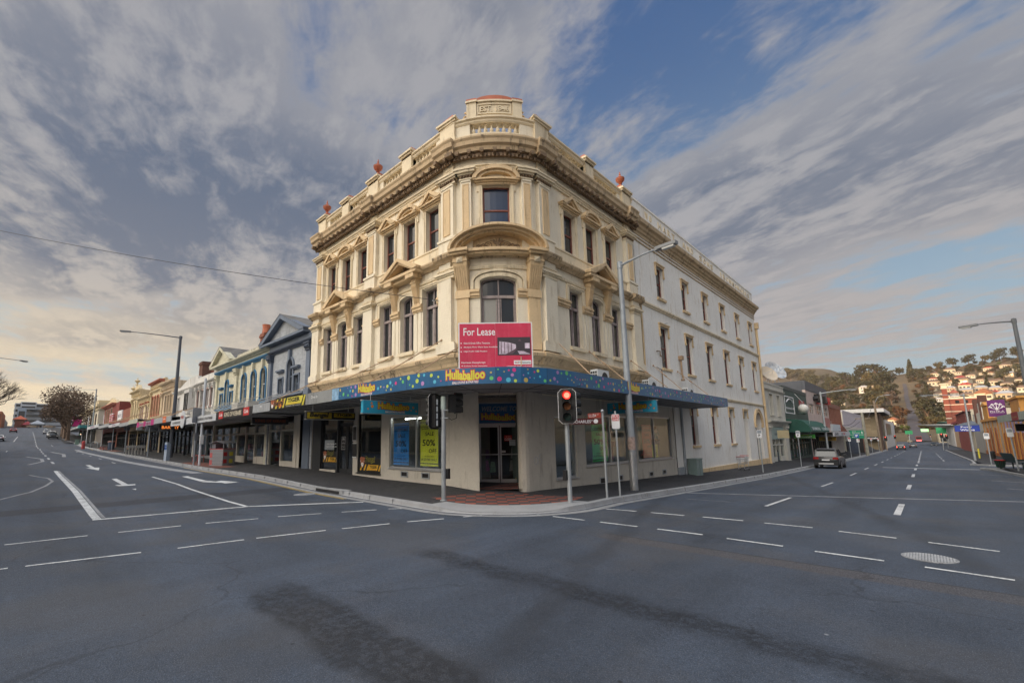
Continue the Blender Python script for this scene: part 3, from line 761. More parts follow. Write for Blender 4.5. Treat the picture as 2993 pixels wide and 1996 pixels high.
run(mb, BL, ORN, [(.10, 7.56), (.19, 7.58), (.21, 7.66), (.17, 7.70), (.10, 7.70)])
run(mb, BL, ORN, [(-.02, 8.30), (.10, 8.30), (.10, 8.78), (.13, 8.80), (.13, 8.86), (.06, 8.90), (-.02, 8.90)])
mb.build('string_course', lite_m, cb)
mb = MB(CB); run(mb, BL-.05, ORN+.05, TOPC)
for p in PS: jog(mb, p[0]-.08, p[1]+.08, TOPC, .13)
tc = mb.build('top_cornice', dirty_m, cb)
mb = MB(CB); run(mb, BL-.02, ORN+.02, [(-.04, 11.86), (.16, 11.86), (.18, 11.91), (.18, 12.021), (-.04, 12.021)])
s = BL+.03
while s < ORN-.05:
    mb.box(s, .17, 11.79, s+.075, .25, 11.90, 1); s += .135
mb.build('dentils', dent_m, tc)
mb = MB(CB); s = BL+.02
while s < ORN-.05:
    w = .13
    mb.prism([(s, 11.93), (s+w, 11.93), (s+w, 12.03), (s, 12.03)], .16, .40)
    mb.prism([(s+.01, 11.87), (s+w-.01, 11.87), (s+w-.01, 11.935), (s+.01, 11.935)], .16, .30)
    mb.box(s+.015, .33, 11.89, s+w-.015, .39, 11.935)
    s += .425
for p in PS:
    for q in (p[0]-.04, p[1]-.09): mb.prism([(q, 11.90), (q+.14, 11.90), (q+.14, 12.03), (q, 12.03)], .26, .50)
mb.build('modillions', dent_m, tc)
mb = MB(CB); run(mb, BL-.02, ORN+.02, [(-.04, 11.36), (.07, 11.36), (.07, 11.42), (.10, 11.44), (.10, 11.49), (.15, 11.52), (.15, 11.56), (-.04, 11.57)])
mb.build('architrave', lite_m, cb)
mb = MB(CB); run(mb, BL, ORN, [(-.06, 11.55), (.03, 11.55), (.03, 11.88), (-.06, 11.88)])
mb.build('frieze', wall_m, cb)
# --- pilasters
def pilaster(p, arc=False):
    a, b = p
    m = MB(CB); n = 2 if arc else 1
    base = pil = None
    m.box(a-.05, .0, 8.28, b+.05, .24, 8.86, n); m.box(a-.09, .0, 8.84, b+.09, .28, 8.93, n)
    m.box(a, .0, 8.92, b, .17, 11.0, n)
    m.box(a+.02, .0, 10.92, b-.02, .20, 10.98, n)
    o = m.build('pilaster', wall_m, cb)
    m = MB(CB); w = b-a; q = w*.27
    for x0, x1, z0, z1, d0, d1 in ((a+q, b-q, 9.10, 10.80, .165, .185),):
        m.box(x0, d0, z0, x1, d1, z1, n)
        m.box(x0-.03, .16, z0-.03, x0, .20, z1+.03, n); m.box(x1, .16, z0-.03, x1+.03, .20, z1+.03, n); m.box(x0, .16, z0-.03, x1, .199, z0, n); m.box(x0, .16, z1, x1, .199, z1+.03, n)
    m.build('panel', trim_m, o)
    m = MB(CB)
    for z0, z1, d in ((11.0, 11.05, .21), (11.17, 11.23, .25), (11.23, 11.32, .33), (11.32, 11.37, .37)): m.box(a-(d-.17), .0, z0, b+(d-.17), d, z1, n)
    m.build('capital', lite_m, o)
    m = MB(CB); m.box(a-.015, .0, 11.05, b+.015, .195, 11.17, n); k = a
    while k < b-.05: m.prism([(k+.01, 11.15), (k+.05, 11.06), (k+.09, 11.15)], .19, .245); k += .105
    m.build('leaf_band', dent_m, o)
    if not arc:
        m = MB(CB); m.box(a+.05, .0, 11.571, b-.05, .10, 11.86); m.box(a+.22, .09, 11.64, b-.22, .115, 11.78); m.build('frieze_block', lite_m, o)
    return o
for p in PS: pilaster(p)
for sg in (-1, 1):
    c = SM+sg*1.07; pilaster((c-.19, c+.19), True)
def low_pilaster(p):
    a, b = p; m = MB(CB)
    m.box(a-.06, .1, 4.70, b+.06, .38, 5.0); m.box(a-.02, .1, 4.99, b+.02, .34, 5.05)
    m.box(a, .1, 5.04, b, .30, 7.42)
    m.box(a+.03, .1, 7.62, b-.03, .29, 7.98)
    o = m.build('lower_pilaster', wall_m, cb)
    m = MB(CB)
    for z0, z1, d in ((7.36, 7.43, .33), (7.47, 7.53, .37), (7.53, 7.62, .43)): m.box(a-(d-.30), .1, z0, b+(d-.30), d, z1)
    m.box(a-.01, .1, 7.42, b+.01, .315, 7.48); m.box(a-.03, .1, 7.70, b+.03, .335, 7.76)
    m.build('capital', lite_m, o)
for p in PS: low_pilaster(p)
# --- impost bands and piers between first floor windows
m = MB(CB); edges = [P1[1]]
def imp(a, b, dd=0., n=1):
    for z0, z1, d in ((6.56, 6.62, .19), (6.625, 6.74, .23), (6.745, 6.80, .27), (6.80, 6.85, .24)): m.box(a, .1, z0, b, d+dd, z1, n)
for W, A, B, h in ((W2[:3], P1[1], P2[0], .44), (W2[3:], P2[1], P3[0], .44), (W2R, P4[1], P5[0], .46)):
    xs = [A]+[v for c in W for v in (c-h, c+h)]+[B]
    for a, b in zip(xs[::2], xs[1::2]): imp(a+.002, b-.002)
imp(SM-.97, SM-.63, 0, 3); imp(SM+.63, SM+.97, 0, 3)
m.build('impost_moulding', trim_m, cb)
m = MB(CB)
for W, h in ((W2[:3], .44), (W2[3:], .44), (W2R, .46)):
    for c0, c1 in zip(W, W[1:]):
        x = (c0+c1)/2; m.box(x-.035, .12, 5.08, x+.035, .1425, 6.46)
        m.box(x-.2, .10, 5.03, x-.037, .165, 6.55); m.box(x+.037, .10, 5.03, x+.2, .165, 6.55)
m.build('pier_slots', wall_m, cb)
# --- consoles and pediments over the middle window of each bay
def console(c, w, z0, z1, dmax, n=1, fl=5):
    m = MB(CB); P = []
    for k in range(9):
        t = k/8; P.append((.16+ (dmax-.16)*(.18+.82*(t*t*(3-2*t)))+.03*math.sin(t*2*PI), z0+(z1-z0)*t*.78))
    prof = P+[(dmax, z0+(z1-z0)*.79), (dmax, z1), (.1, z1), (.1, z0)]
    m.mould(c-w/2, c+w/2, prof, n)
    for k in range(fl):
        x = c-w/2+w*(k+.5)/fl; m.mould(x-w*.045, x+w*.045, [(p[0]+.022, p[1]) for p in P[:-1]]+[(.12, P[-2][1]), (.12, P[0][1])], 1)
    m.box(c-w/2-.03, .1, z0-.05, c+w/2+.03, .24, z0+.0, n)
    m.box(c-w/2-.02, .1, z0+(z1-z0)*.80, c+w/2+.02, dmax+.03, z0+(z1-z0)*.85, n)
    m.box(c-w*.30, .1, z0+(z1-z0)*.88, c+w*.30, dmax+.02, z1-.03, n)
    return m
def scroll(m, c, z, r, d0, d1, hand=1):
    pts = [(c+hand*r*(1-.78*k/22)*math.cos(k*.42), (d0+d1)/2, z+r*(1-.78*k/22)*math.sin(k*.42)) for k in range(23)]
    m.tube(pts, [.020*(1-.5*k/22) for k in range(23)], 5)
for c in (W2[1], W2[4], W2R[1]):
    for sg in (-1, 1): console(c+sg*.725, .30, 6.90, 7.86, .40).build('console', trim_m, cb)
    m = MB(CB)
    m.prism([(c-1.18, 8.03), (c+1.18, 8.03), (c+1.18, 8.14), (c-1.18, 8.14)], .1, .62); m.box(c-.98, .1, 7.86, c-.48, .60, 8.03); m.box(c+.48, .1, 7.86, c+.98, .60, 8.03); m.box(c-.48, .1, 7.90, c+.48, .47, 8.03)
    for sg in (-1, 1):
        m.prism([(c+sg*1.22, 8.145), (c+sg*1.22, 8.24), (c, 8.84), (c, 8.70), (c+sg*.95, 8.145)][::sg], .1, .66)
        m.prism([(c+sg*1.0, 8.15), (c+sg*.85, 8.15), (c, 8.60), (c, 8.69)][::sg], .1, .58)
    o = m.build('bay_pediment', trim_m, cb)
    m = MB(CB)
    for sg in (-1, 1): scroll(m, c+sg*.22, 8.27, .11, .28, .32, sg); scroll(m, c+sg*.46, 8.22, .07, .28, .32, sg)
    m.ball((c, .30, 8.32), .05, 6, 4); m.tube([(c, .30, 8.2), (c, .32, 8.5)], .03, 5); m.prism([(c-.9, 8.15), (c+.9, 8.15), (c, 8.62)], .1, .20); m.build('scrollwork', dent_m, o)
# --- upper window pediments
def win_pediment(c, h, arc, n=1, zb=10.76, lift=.0):
    m = MB(CB); w = h+.24; zb += lift
    m.box(c-w, .0, zb, c+w, .22, zb+.06, n); m.box(c-w+.05, .0, zb-.06, c+w-.05, .15, zb, n); m.box(c-w+.10, .0, zb-.13, c+w-.10, .09, zb-.06, n)
    if arc:
        rise = .40 if n == 1 else .46
        A = arc_pts(c, w+.02, zb+.06, rise, 14); B = arc_pts(c, w-.12, zb+.06, rise-.13, 14); C = arc_pts(c, w-.25, zb+.06, rise-.23, 14)
        m.strip(B, A, .0, .25); m.strip(C, B, .0, .17)
    else:
        ap = zb+.52
        for sg in (-1, 1):
            m.prism([(c+sg*(w+.03), zb+.062), (c+sg*(w+.03), zb+.11), (c, ap), (c, ap-.12), (c+sg*(w-.20), zb+.062)][::sg], .0, .25)
            m.prism([(c+sg*(w-.2), zb+.063), (c+sg*(w-.34), zb+.063), (c, ap-.22), (c, ap-.121)][::sg], .0, .17)
    return m
def surround(c, h, z0, z1, n=1):
    m = MB(CB); t = .13
    m.box(c-h-t, .0, z0-.05, c-h, .06, z1, n); m.box(c+h, .0, z0-.05, c+h+t, .06, z1, n); m.box(c-h-t, .0, z1, c+h+t, .061, z1+.13, n)
    m.box(c-h-t-.07, .0, z1-.22, c-h-t, .055, z1+.13, 1); m.box(c+h+t, .0, z1-.22, c+h+t+.07, .055, z1+.13, 1)
    m.box(c-h-t+.03, .06, z0, c-h-t+.06, .08, z1, n); m.box(c+h+t-.06, .06, z0, c+h+t-.03, .08, z1, n)
    return m
def sash(parent, c, h, z0, z1, d, fr_, gl, n=1, cols=1, fm=CB):
    """sliding sash: frame, two rails, panes"""
    m = MB(fm); t = .05
    m.box(c-h, d-.05, z0, c-h+t, d+.03, z1, 1); m.box(c+h-t, d-.05, z0, c+h, d+.03, z1, 1); m.box(c-h+t, d-.05, z1-t, c+h-t, d+.029, z1, n); m.box(c-h+t, d-.05, z0, c+h-t, d+.029, z0+t, n)
    zm = (z0+z1)/2; m.box(c-h+t, d-.04, zm-.03, c+h-t, d+.02, zm+.03, n)
    for k in range(1, cols): x = c-h+2*h*k/cols; m.box(x-.015, d-.04, z0+t, x+.015, d+.01, z1-t, 1)
    o = m.build('window', fr_, parent)
    m = MB(fm); m.box(c-h+t*.5, d-.035, z0+t*.5, c+h-t*.5, d-.015, zm, n); m.build('pane', gl, o)
    m = MB(fm); m.box(c-h+t*.5, d-.02, zm+.001, c+h-t*.5, d, z1-t*.5, n); m.build('pane', gl, o)
    return o
def casement(parent, c, h, z0, z1, zt, d, fr_, gl, arch=0., n=1, gl2=None):
    m = MB(CB); t = .055
    m.box(c-h, d-.06, z0, c-h+t, d+.03, z1, 1); m.box(c+h-t, d-.06, z0, c+h, d+.03, z1, 1); m.box(c-h+t, d-.06, z0, c+h-t, d+.029, z0+t*1.4, n)
    m.box(c-h+t, d-.06, zt-.05, c+h-t, d+.05, zt+.05, n); m.box(c-t*.6, d-.05, z0+t, c+t*.6, d+.028, zt-.05, 1); m.box(c-.022, d-.05, zt+.05, c+.022, d+.02, z1-.02, 1)
    if arch: m.strip(arc_pts(c, h-.05, z1-arch-.05, arch, 10), arc_pts(c, h, z1-arch, arch, 10), d-.06, d+.028)
    else: m.box(c-h+t, d-.06, z1-t, c+h-t, d+.029, z1, n)
    for sg in (-1, 1): m.box(c+sg*h*.5-h*.40, d-.04, z0+t*1.3, c+sg*h*.5-h*.40+.03, d+.02, zt-.05, 1); m.box(c+sg*h*.5+h*.40-.03, d-.04, z0+t*1.3, c+sg*h*.5+h*.40, d+.02, zt-.05, 1)
    o = m.build('window', fr_, parent)
    for sg in (-1, 1):
        x0, x1 = (c-h+t*.5, c-t*.4) if sg < 0 else (c+t*.4, c+h-t*.5)
        m = MB(CB); m.box(x0, d-.045, z0+t, x1, d-.02, zt-.02, max(1, n//2)); m.build('pane', (gl2 if gl2 and sg < 0 else gl), o)
    m = MB(CB)
    m.box(c-h+t*.5, d-.045, zt+.02, c+h-t*.5, d-.02, z1-.03, n); m.build('pane', glass, o)
    return o
for i, c in enumerate(W2+W2R):
    h = .385 if i < 6 else .42
    w = sash(cb, c, h, 8.93, 10.6, -.17, sash_m, glass)
    surround(c, h, 8.93, 10.6).build('surround', lite_m, w)
    win_pediment(c, h, i % 3 == 1).build('pediment', trim_m, w)
w = sash(cb, SM, .50, 9.0, 10.78, -.18, sash_m, blueg, 4)
surround(SM, .50, 9.0, 10.78, 5).build('surround', lite_m, w)
win_pediment(SM, .56, True, 8, 10.93).build('pediment', trim_m, w)
for i, c in enumerate(W2+W2R):
    h = .44 if i < 6 else .46; ar_ = .16 if i % 3 == 1 else 0.
    w = casement(cb, c, h, 5.12, 7.36, 6.68, -.06, sash2_m, glass, ar_)
    m = MB(CB); t = .10
    if ar_:
        m.strip(arc_pts(c, h, 7.20, .16, 10), arc_pts(c, h+.17, 7.20, .34, 10), .13, .20); m.strip(arc_pts(c, h+.09, 7.20, .26, 10), arc_pts(c, h+.13, 7.20, .30, 10), .19, .225)
        for sg in (-1, 1): m.box(c+sg*(h+.08)-.085, .13, 6.86, c+sg*(h+.08)+.085, .20, 7.20)
    else:
        for sg in (-1, 1): m.box(c+sg*(h+.065)-.065, .13, 6.86, c+sg*(h+.065)+.065, .19, 7.40); m.box(c+sg*(h+.14)-.012, .13, 6.86, c+sg*(h+.14)+.012, .205, 7.51)
        m.box(c-h-.14, .13, 7.40, c+h+.14, .19, 7.46); m.box(c-h-.15, .13, 7.46, c+h+.15, .215, 7.52)
    m.box(c-h-.06, .12, 4.98, c+h+.06, .24, 5.115)
    m.build('surround', lite_m, w)
w = casement(cb, SM, .62, 4.95, 7.30, 6.62, -.08, sash2_m, glass, .16, 6, blind)
m = MB(CB); A = [arc_pts(SM, r, 7.14, q, 14) for r, q in ((.62, .16), (.78, .30), (.82, .33), (.92, .42))]
m.strip(A[0], A[1], .13, .19); m.strip(A[2], A[3], .13, .23)
for sg in (-1, 1):
    m.box(SM+sg*.70-.08, .13, 6.86, SM+sg*.70+.08, .19, 7.14, 1); m.box(SM+sg*.87-.05, .13, 6.86, SM+sg*.87+.05, .23, 7.14, 1)
m.build('surround', lite_m, w)
# --- corner bay: big consoles, segmental hood and its scrollwork
for sg in (-1, 1):
    c = SM+sg*1.19
    mm = console(c, .44, 6.86, 8.02, .52, 3, 6); mm.box(c-.205, .1, 4.72, c+.205, .24, 6.80, 3); mm.box(c-.25, .1, 6.56, c+.25, .27, 6.80, 3)
    mm.build('console', trim_m, cb)
    m = MB(CB); z = 7.85; i = m.verts([(c-.10, .545, z-.1), (c+.10, .545, z-.1), (c+.10, .545, z+.1), (c-.10, .545, z+.1), (c, .61, z)])
    for k in range(4): m.face(i[k], i[(k+1) % 4], i[4])
    m.build('diamond_boss', lite_m, cb)
m = MB(CB)
for a, b in ((SM-1.46, SM-.92), (SM+.92, SM+1.46)): m.box(a, .1, 8.02, b, .66, 8.10, 6); m.box(a-.03, .1, 8.10, b+.03, .74, 8.20, 6)
m.box(SM-.92, .1, 8.02, SM+.92, .50, 8.10, 8); m.box(SM-.89, .1, 8.10, SM+.89, .58, 8.20, 8)
for r0, z0, q0, r1, q1, d in ((1.28, 8.20, .64, 1.40, .72, .62), (1.40, 8.20, .72, 1.49, .80, .76), (1.20, 8.20, .58, 1.28, .64, .50)):
    m.strip(arc_pts(SM, r0, z0, q0, 24), arc_pts(SM, r1, z0, q1, 24), .05, d)
hood = m.build('corner_hood', trim_m, cb)
m = MB(CB)
A = arc_pts(SM, 1.26, 8.2, .62, 20)
for (x0, z0), (x1, z1) in zip(A, A[1:]): m.poly([(x0, .16, 8.19), (x1, .16, 8.19), (x1, .16, z1), (x0, .16, z0)])
m.build('tympanum', trim_m, hood)
m = MB(CB)
for sg in (-1, 1):
    scroll(m, SM+sg*.30, 8.40, .14, .20, .26, sg); scroll(m, SM+sg*.64, 8.34, .11, .20, .26, -sg); scroll(m, SM+sg*.90, 8.28, .07, .20, .26, sg)
    m.tube([(SM, .23, 8.25), (SM+sg*.2, .24, 8.28), (SM+sg*.48, .23, 8.46), (SM+sg*.8, .23, 8.28), (SM+sg*1.1, .22, 8.24)], [.03, .03, .026, .024, .012], 5)
    for k in range(3): m.tube([(SM, .23, 8.36), (SM+sg*.06*(k+.6), .25, 8.56), (SM+sg*.10*(k+.6), .24, 8.66-.05*k)], [.03, .024, .008], 5)
m.ball((SM, .26, 8.34), .06, 8, 5)
m.build('scrollwork', dent_m, hood)
CP = lambda s, d, z: CB(s, d, z+.19)
# --- parapet: balustrade, piers, caps, urns, inscription block
m = MB(CP); PLIN = [(-.28, 12.45), (.10, 12.45), (.10, 12.98), (-.28, 12.98)]
run(m, BL, ORN, [(-.28, 12.30), (.08, 12.30), (.08, 12.66), (-.28, 12.66)])
RAIL = [(-.26, 13.07), (.06, 13.07), (.10, 13.13), (.10, 13.19), (.16, 13.23), (.16, 13.29), (.06, 13.33), (-.26, 13.33)]
run(m, BL, ORN, RAIL)
bal_par = m.build('balustrade', lite_m, cb)
runs = [(P1[1]+.35, -19.4), (-18.75, P2[0]-.35), (P2[1]+.35, -14.3), (-13.65, P3[0]-.4), (SM-.92, SM+.92), (P4[1]+.4, Y2S(15.8)), (Y2S(16.45), P5[0]-.35)]
bprof = [(.075, 0), (.075, .05), (.045, .07), (.07, .13), (.075, .19), (.05, .25), (.038, .29), (.05, .33), (.04, .345), (.075, .36), (.075, .41)]
m0 = MB(); m0.lathe((0, 0, 0), bprof, 8); b0 = m0.build('baluster', lite_m, bal_par, smooth=True, rel=False); first = True
for a, b in runs:
    n = max(2, int(round((b-a)/.225)))
    for k in range(n):
        s = a+(b-a)*(k+.5)/n; p = CP(s, -.08, 12.66)
        if first: o = b0; first = False
        else: o = b0.copy(); COL.objects.link(o); o.parent = bal_par; KIDS[bal_par.name].append(o)
        o.location = p
m = MB(CP); full = [BL]+[v for r in runs for v in r]+[ORN]
for a, b in zip(full[::2], full[1::2]):
    for q0, q1, n in spans(a, b): m.box(q0, -.24, 12.64, q1, .05, 13.08, n)
m.build('parapet_panel', wall_m, cb)
piers = [(P1[0]-.02, P1[1]+.05, 0), (P2[0]-.02, P2[1]+.05, 0), (P3[0]-.05, P3[1]+.02, 1), (P4[0]-.02, P4[1]+.05, 1), (P5[0]-.02, P5[1]+.10, 0), (-19.4, -18.75, 1), (-14.3, -13.65, 1), (Y2S(15.8), Y2S(16.45), 1)]
URN = [(.0, 0), (.16, 0), (.16, .06), (.10, .10), (.055, .18), (.05, .24), (.09, .27), (.07, .30), (.10, .33), (.19, .42), (.215, .50), (.20, .54), (.215, .56), (.14, .60), (.075, .68), (.035, .74), (.05, .78), (.03, .82), (.025, .92), (.0, .94)]
for a, b, flat in piers:
    m = MB(CP); m.box(a, -.34, 12.26, b, .16, 13.30); m.box(a-.04, -.36, 12.47, b+.04, .20, 12.66)
    m.box(a-.05, -.40, 13.30, b+.05, .22, 13.38); m.box(a-.10, -.44, 13.38, b+.10, .28, 13.46); m.box(a-.06, -.41, 13.46, b+.06, .23, 13.50)
    o = m.build('parapet_pier', lite_m, cb)
    m = MB(CP)
    if flat:
        c = (a+b)/2; i = m.verts([(a-.02, -.36, 13.5), (b+.02, -.36, 13.5), (b+.02, .18, 13.5), (a-.02, .18, 13.5), (a+.10, -.26, 13.68), (b-.10, -.26, 13.68), (b-.10, .08, 13.68), (a+.10, .08, 13.68)])
        for q in ((0, 1, 5, 4), (1, 2, 6, 5), (2, 3, 7, 6), (3, 0, 4, 7), (4, 5, 6, 7)): m.face(*[i[k] for k in q])
        m.build('red_cap', terra, o)
    else:
        c = (a+b)/2; m.box(a, -.33, 13.5, b, .15, 13.58); m.box(a+.08, -.27, 13.58, b-.08, .09, 13.68); o2 = m.build('red_cap', terra, o)
        m = MB(); p = CP(c, -.09, 13.66); m.lathe(p, [(max(r, .004), z*.95) for r, z in URN], 16); m.build('urn', terra, o, smooth=True)
m = MB(CP)
a, b = SM-1.02, SM+1.02
m.box(a+.30, -.34, 13.33, b-.30, .04, 13.92, 10)
m.box(SM-.62, .03, 13.42, SM+.62, .075, 13.46, 8); m.box(SM-.62, .03, 13.80, SM+.62, .075, 13.84, 8); m.box(SM-.62, .03, 13.46, SM-.585, .075, 13.80, 1); m.box(SM+.585, .03, 13.46, SM+.62, .075, 13.80, 1)
for q in (a, b-.36): m.box(q, -.40, 13.33, q+.36, .10, 13.92, 3); m.box(q-.03, -.42, 13.92, q+.39, .15, 13.99, 3)
m.box(a+.33, -.38, 13.92, b-.33, .10, 13.985, 10)
blk = m.build('inscription_block', lite_m, cb)
m = MB(CP)
A = arc_pts(SM, .70, 13.985, .15, 12); 
for (x0, z0), (x1, z1) in zip(A, A[1:]): m.prism([(x0, 13.98), (x1, 13.98), (x1, z1+.03), (x0, z0+.03)], -.36, .08)
for q in (a, b-.36): m.box(q-.01, -.40, 13.99, q+.37, .12, 14.07, 3)
m.build('red_cap', terra, blk)
m = MB(CP); put_text(m, 'EST. 1846', SM-.52, SM+.52, 13.52, 13.74, .05, ext=.03, off=.01); m.build('inscription', lite_m, blk)
m = MB(CP)
for sg in (-1, 1):
    c = SM+sg*1.12; pts = [(c+sg*.10*math.cos(k*.5)*(1-k*.03), -.12, 13.48+.12*math.sin(k*.5)*(1-k*.03)) for k in range(14)]
    m.tube(pts, .035, 6); m.tube([(c-sg*.06, -.12, 13.36), (c-sg*.08, -.12, 13.62), (c, -.12, 13.74), (c+sg*.05, -.12, 13.70)], .04, 6)
m.build('side_scroll', trim_m, blk)
WORDS = [('W.', 21.8, 22.8), ('HART', 23.4, 26.0), ('AND', 27.0, 29.0), ('SONS', 29.9, 32.8), ('IRONMONGERS', 34.1, 42.0)]
# --- plain side wall: parapet with raised letters, cornice, windows
PC = [(-.04, 11.80), (.05, 11.80), (.07, 11.94), (.14, 11.98), (.16, 12.08), (.25, 12.12), (.28, 12.24), (.42, 12.28), (.46, 12.46), (.36, 12.53), (-.04, 12.57)]
m = MB(CB); m.mould(ORN, BR+.08, PC, 1)
for z in (11.42, 11.62): m.mould(ORN, BR+.02, [(-.02, z), (.05, z), (.07, z+.04), (.05, z+.08), (-.02, z+.08)], 1)
m.build('side_cornice', dirty_m, cb)
m = MB(CB); m.box(ORN, -.02, 11.58, BR, .021, 11.95); m.box(ORN, -.30, 12.44, BR, .03, 13.64); m.box(ORN, -.34, 13.64, BR+.02, .07, 13.74)
sp = m.build('side_parapet', pwall_m, cb)
m = MB(CB)
for wd, y0, y1 in WORDS:
    for k, ch in enumerate(wd):
        y = y0+(y1-y0)*(k+.5)/len(wd); q = (y1-y0)/len(wd)*.33
        put_text(m, ch, Y2S(y)-q*(.35 if ch == 'I' else 1), Y2S(y)+q*(.35 if ch == 'I' else 1), 13.08, 13.46, .03, ext=.03, off=.008)
m.build('raised_letters', lite_m, sp)
m = MB(CB)
m.mould(ORN, BR, [(.0, 8.16), (.07, 8.18), (.09, 8.24), (.14, 8.28), (.14, 8.36), (.0, 8.38)], 1)
m.mould(Y2S(24.4), BR, [(.0, 3.98), (.07, 4.0), (.09, 4.05), (.13, 4.09), (.13, 4.16), (.0, 4.18)], 1)
m.build('string_course', lite_m, cb)
def label_mould(m, a, b, z0, z1, drop=.45):
    m.box(a-.10, .01, z1, b+.10, .09, z1+.10); m.box(a-.14, .01, z1+.10, b+.14, .13, z1+.16)
    for x in (a-.10, b): m.box(x, .01, z1-drop, x+.10, .08, z1); m.prism([(x-.02, z1-drop), (x+.12, z1-drop), (x+.08, z1-drop-.10), (x+.02, z1-drop-.10)], .01, .10)
    m.box(a-.08, .01, z0-.13, b+.08, .11, z0-.005)
for y in PWY:
    for (z0, z1, h) in ((8.98, 10.72, .46), (5.22, 7.42, .52)):
        c = Y2S(y); w = sash(cb, c, h, z0, z1, -.17, sash_m, glass)
        m = MB(CB); label_mould(m, c-h, c+h, z0, z1); m.build('surround', trim_m, w)
for y, z1 in ((26.55, 3.40), (30.1, 3.45), (33.6, 3.48)):
    c = Y2S(y); w = sash(cb, c, .5, 1.22, z1, -.20, sash_m, glass); m = MB(CB); label_mould(m, c-.5, c+.5, 1.22, z1); m.build('surround', trim_m, w)
c = Y2S(37.05); m = MB(CB); m.box(c-.5, -.43, -.6, c+.5, -.36, 3.48); w = m.build('blind_door', paint('tan_door', (.42, .33, .22), .6), cb)
m = MB(CB); m.box(c-.5, -.35, 1.6, c+.5, -.34, 3.4); m.build('pane', glass, w); m = MB(CB); label_mould(m, c-.5, c+.5, -1.2, 3.48); m.build('surround', trim_m, w)
m = MB(CB); c = Y2S(40.55)
m.strip(arc_pts(c, .95, 2.55, .95, 16), arc_pts(c, 1.13, 2.55, 1.13, 16), .0, .10); m.strip(arc_pts(c, 1.17, 2.55, 1.17, 16), arc_pts(c, 1.26, 2.55, 1.26, 16), .0, .14)
for sg in (-1, 1): m.box(c+sg*1.08-.14, .0, 2.33, c+sg*1.08+.14, .15, 2.55)
ent = m.build('arched_entrance', trim_m, cb)
m = MB(CB); m.box(c-.95, -.42, -1.2, c+.95, -.37, 2.52); m.build('door', paint('dark_door', (.05, .04, .035), .5), ent)
m = MB(CB); A = arc_pts(c, .93, 2.56, .92, 14)
for (x0, z0), (x1, z1) in zip(A, A[1:]): m.poly([(c, -.40, 2.56), (x0, -.40, z0), (x1, -.40, z1)])
m.build('fanlight', red_m if False else paint('red_fanlight', (.25, .05, .035), .4), ent)
m = MB(CB)
for k in range(1, 12): t = PI*k/12; m.tube([(c, -.38, 2.56), (c-.92*math.cos(t), -.38, 2.56+.9*math.sin(t))], .014, 4)
m.box(c-.95, -.41, 2.50, c+.95, -.33, 2.58); m.build('fan_bars', dent_m, ent)
m = MB(CB); m.box(Y2S(25.4), .0, -1.4, BR, .10, -.10+.0); m.build('plinth', trim_m, cb)
m = MB(CB); m.tube([(Y2S(42.75), .12, -.9), (Y2S(42.75), .12, 10.6)], .09, 8); m.box(Y2S(42.6), .03, 10.6, Y2S(42.9), .30, 11.1); m.tube([(Y2S(20.45), .10, 3.7), (Y2S(20.45), .10, 8.1)], .05, 6)
m.build('downpipe', trim_m, cb)
# ------------------------------------------------------------------ ground floor of the corner building
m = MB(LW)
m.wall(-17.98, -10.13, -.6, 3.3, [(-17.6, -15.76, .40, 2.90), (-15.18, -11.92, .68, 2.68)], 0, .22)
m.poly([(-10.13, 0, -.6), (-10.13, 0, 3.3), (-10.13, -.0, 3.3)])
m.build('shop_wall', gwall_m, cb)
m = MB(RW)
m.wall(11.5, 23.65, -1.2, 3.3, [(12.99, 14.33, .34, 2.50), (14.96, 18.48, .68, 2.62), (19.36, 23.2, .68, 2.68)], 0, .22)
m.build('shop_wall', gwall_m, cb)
m = MB()
# door recess: left return, right rounded return
m.poly([(-10.13, 10.3, -.6), (-11.72, 11.80, -.6), (-11.72, 11.80, 3.3), (-10.13, 10.3, 3.3)])
cur = [(-9.06, 11.5), (-9.09, 11.38), (-9.17, 11.30), (-9.28, 11.30), (-9.40, 11.36), (-10.62, 12.92)]
for a, b in zip(cur, cur[1:]): m.poly([(a[0], a[1], -.6), (b[0], b[1], -.6), (b[0], b[1], 3.3), (a[0], a[1], 3.3)])
m.build('door_recess', gwall_m, cb)
# soffit of recess and of the awning are one sheet further down
DN = Vector((.7071, -.7071, 0)); DU = Vector((.7071, .7071, 0)); DC = Vector((-11.12, 12.40, 0))
DW = lambda s, d, z: tuple(DC+DU*s+DN*d+Vector((0, 0, z)))
m = MB(DW)
t = .05
m.box(-.80, -.05, .15, -.74, .04, 2.30); m.box(.74, -.05, .15, .80, .04, 2.30); m.box(-.80, -.05, 2.24, .80, .045, 2.32); m.box(-.80, -.05, 3.05, .80, .045, 3.1); m.box(-.80, -.05, 2.32, -.75, .04, 3.05); m.box(.75, -.05, 2.32, .80, .04, 3.05)
door = m.build('entrance_frame', alu, cb)
for sg in (-1, 1):
    m = MB(DW); a, b = (-.74, -.015) if sg < 0 else (.015, .74)
    m.box(a, -.02, .16, a+.05, .03, 2.24); m.box(b-.05, -.02, .16, b, .03, 2.24); m.box(a+.05, -.02, .16, b-.05, .029, .29); m.box(a+.05, -.02, 2.17, b-.05, .029, 2.24); m.tube([(a+.02, .07, 1.18), (b-.02, .07, 1.18)], .022, 8)
    m.build('door_leaf', alu, door)
    m = MB(DW); m.box(a+.05, -.005, .29, b-.05, .005, 2.17); m.build('pane', cglass, door)
m = MB(DW); m.box(-.75, -.02, 2.32, .75, .02, 3.05); wp = m.build('welcome_panel', paint('welcome_blue', (.03, .17, .40), .4, .15, 2), cb)
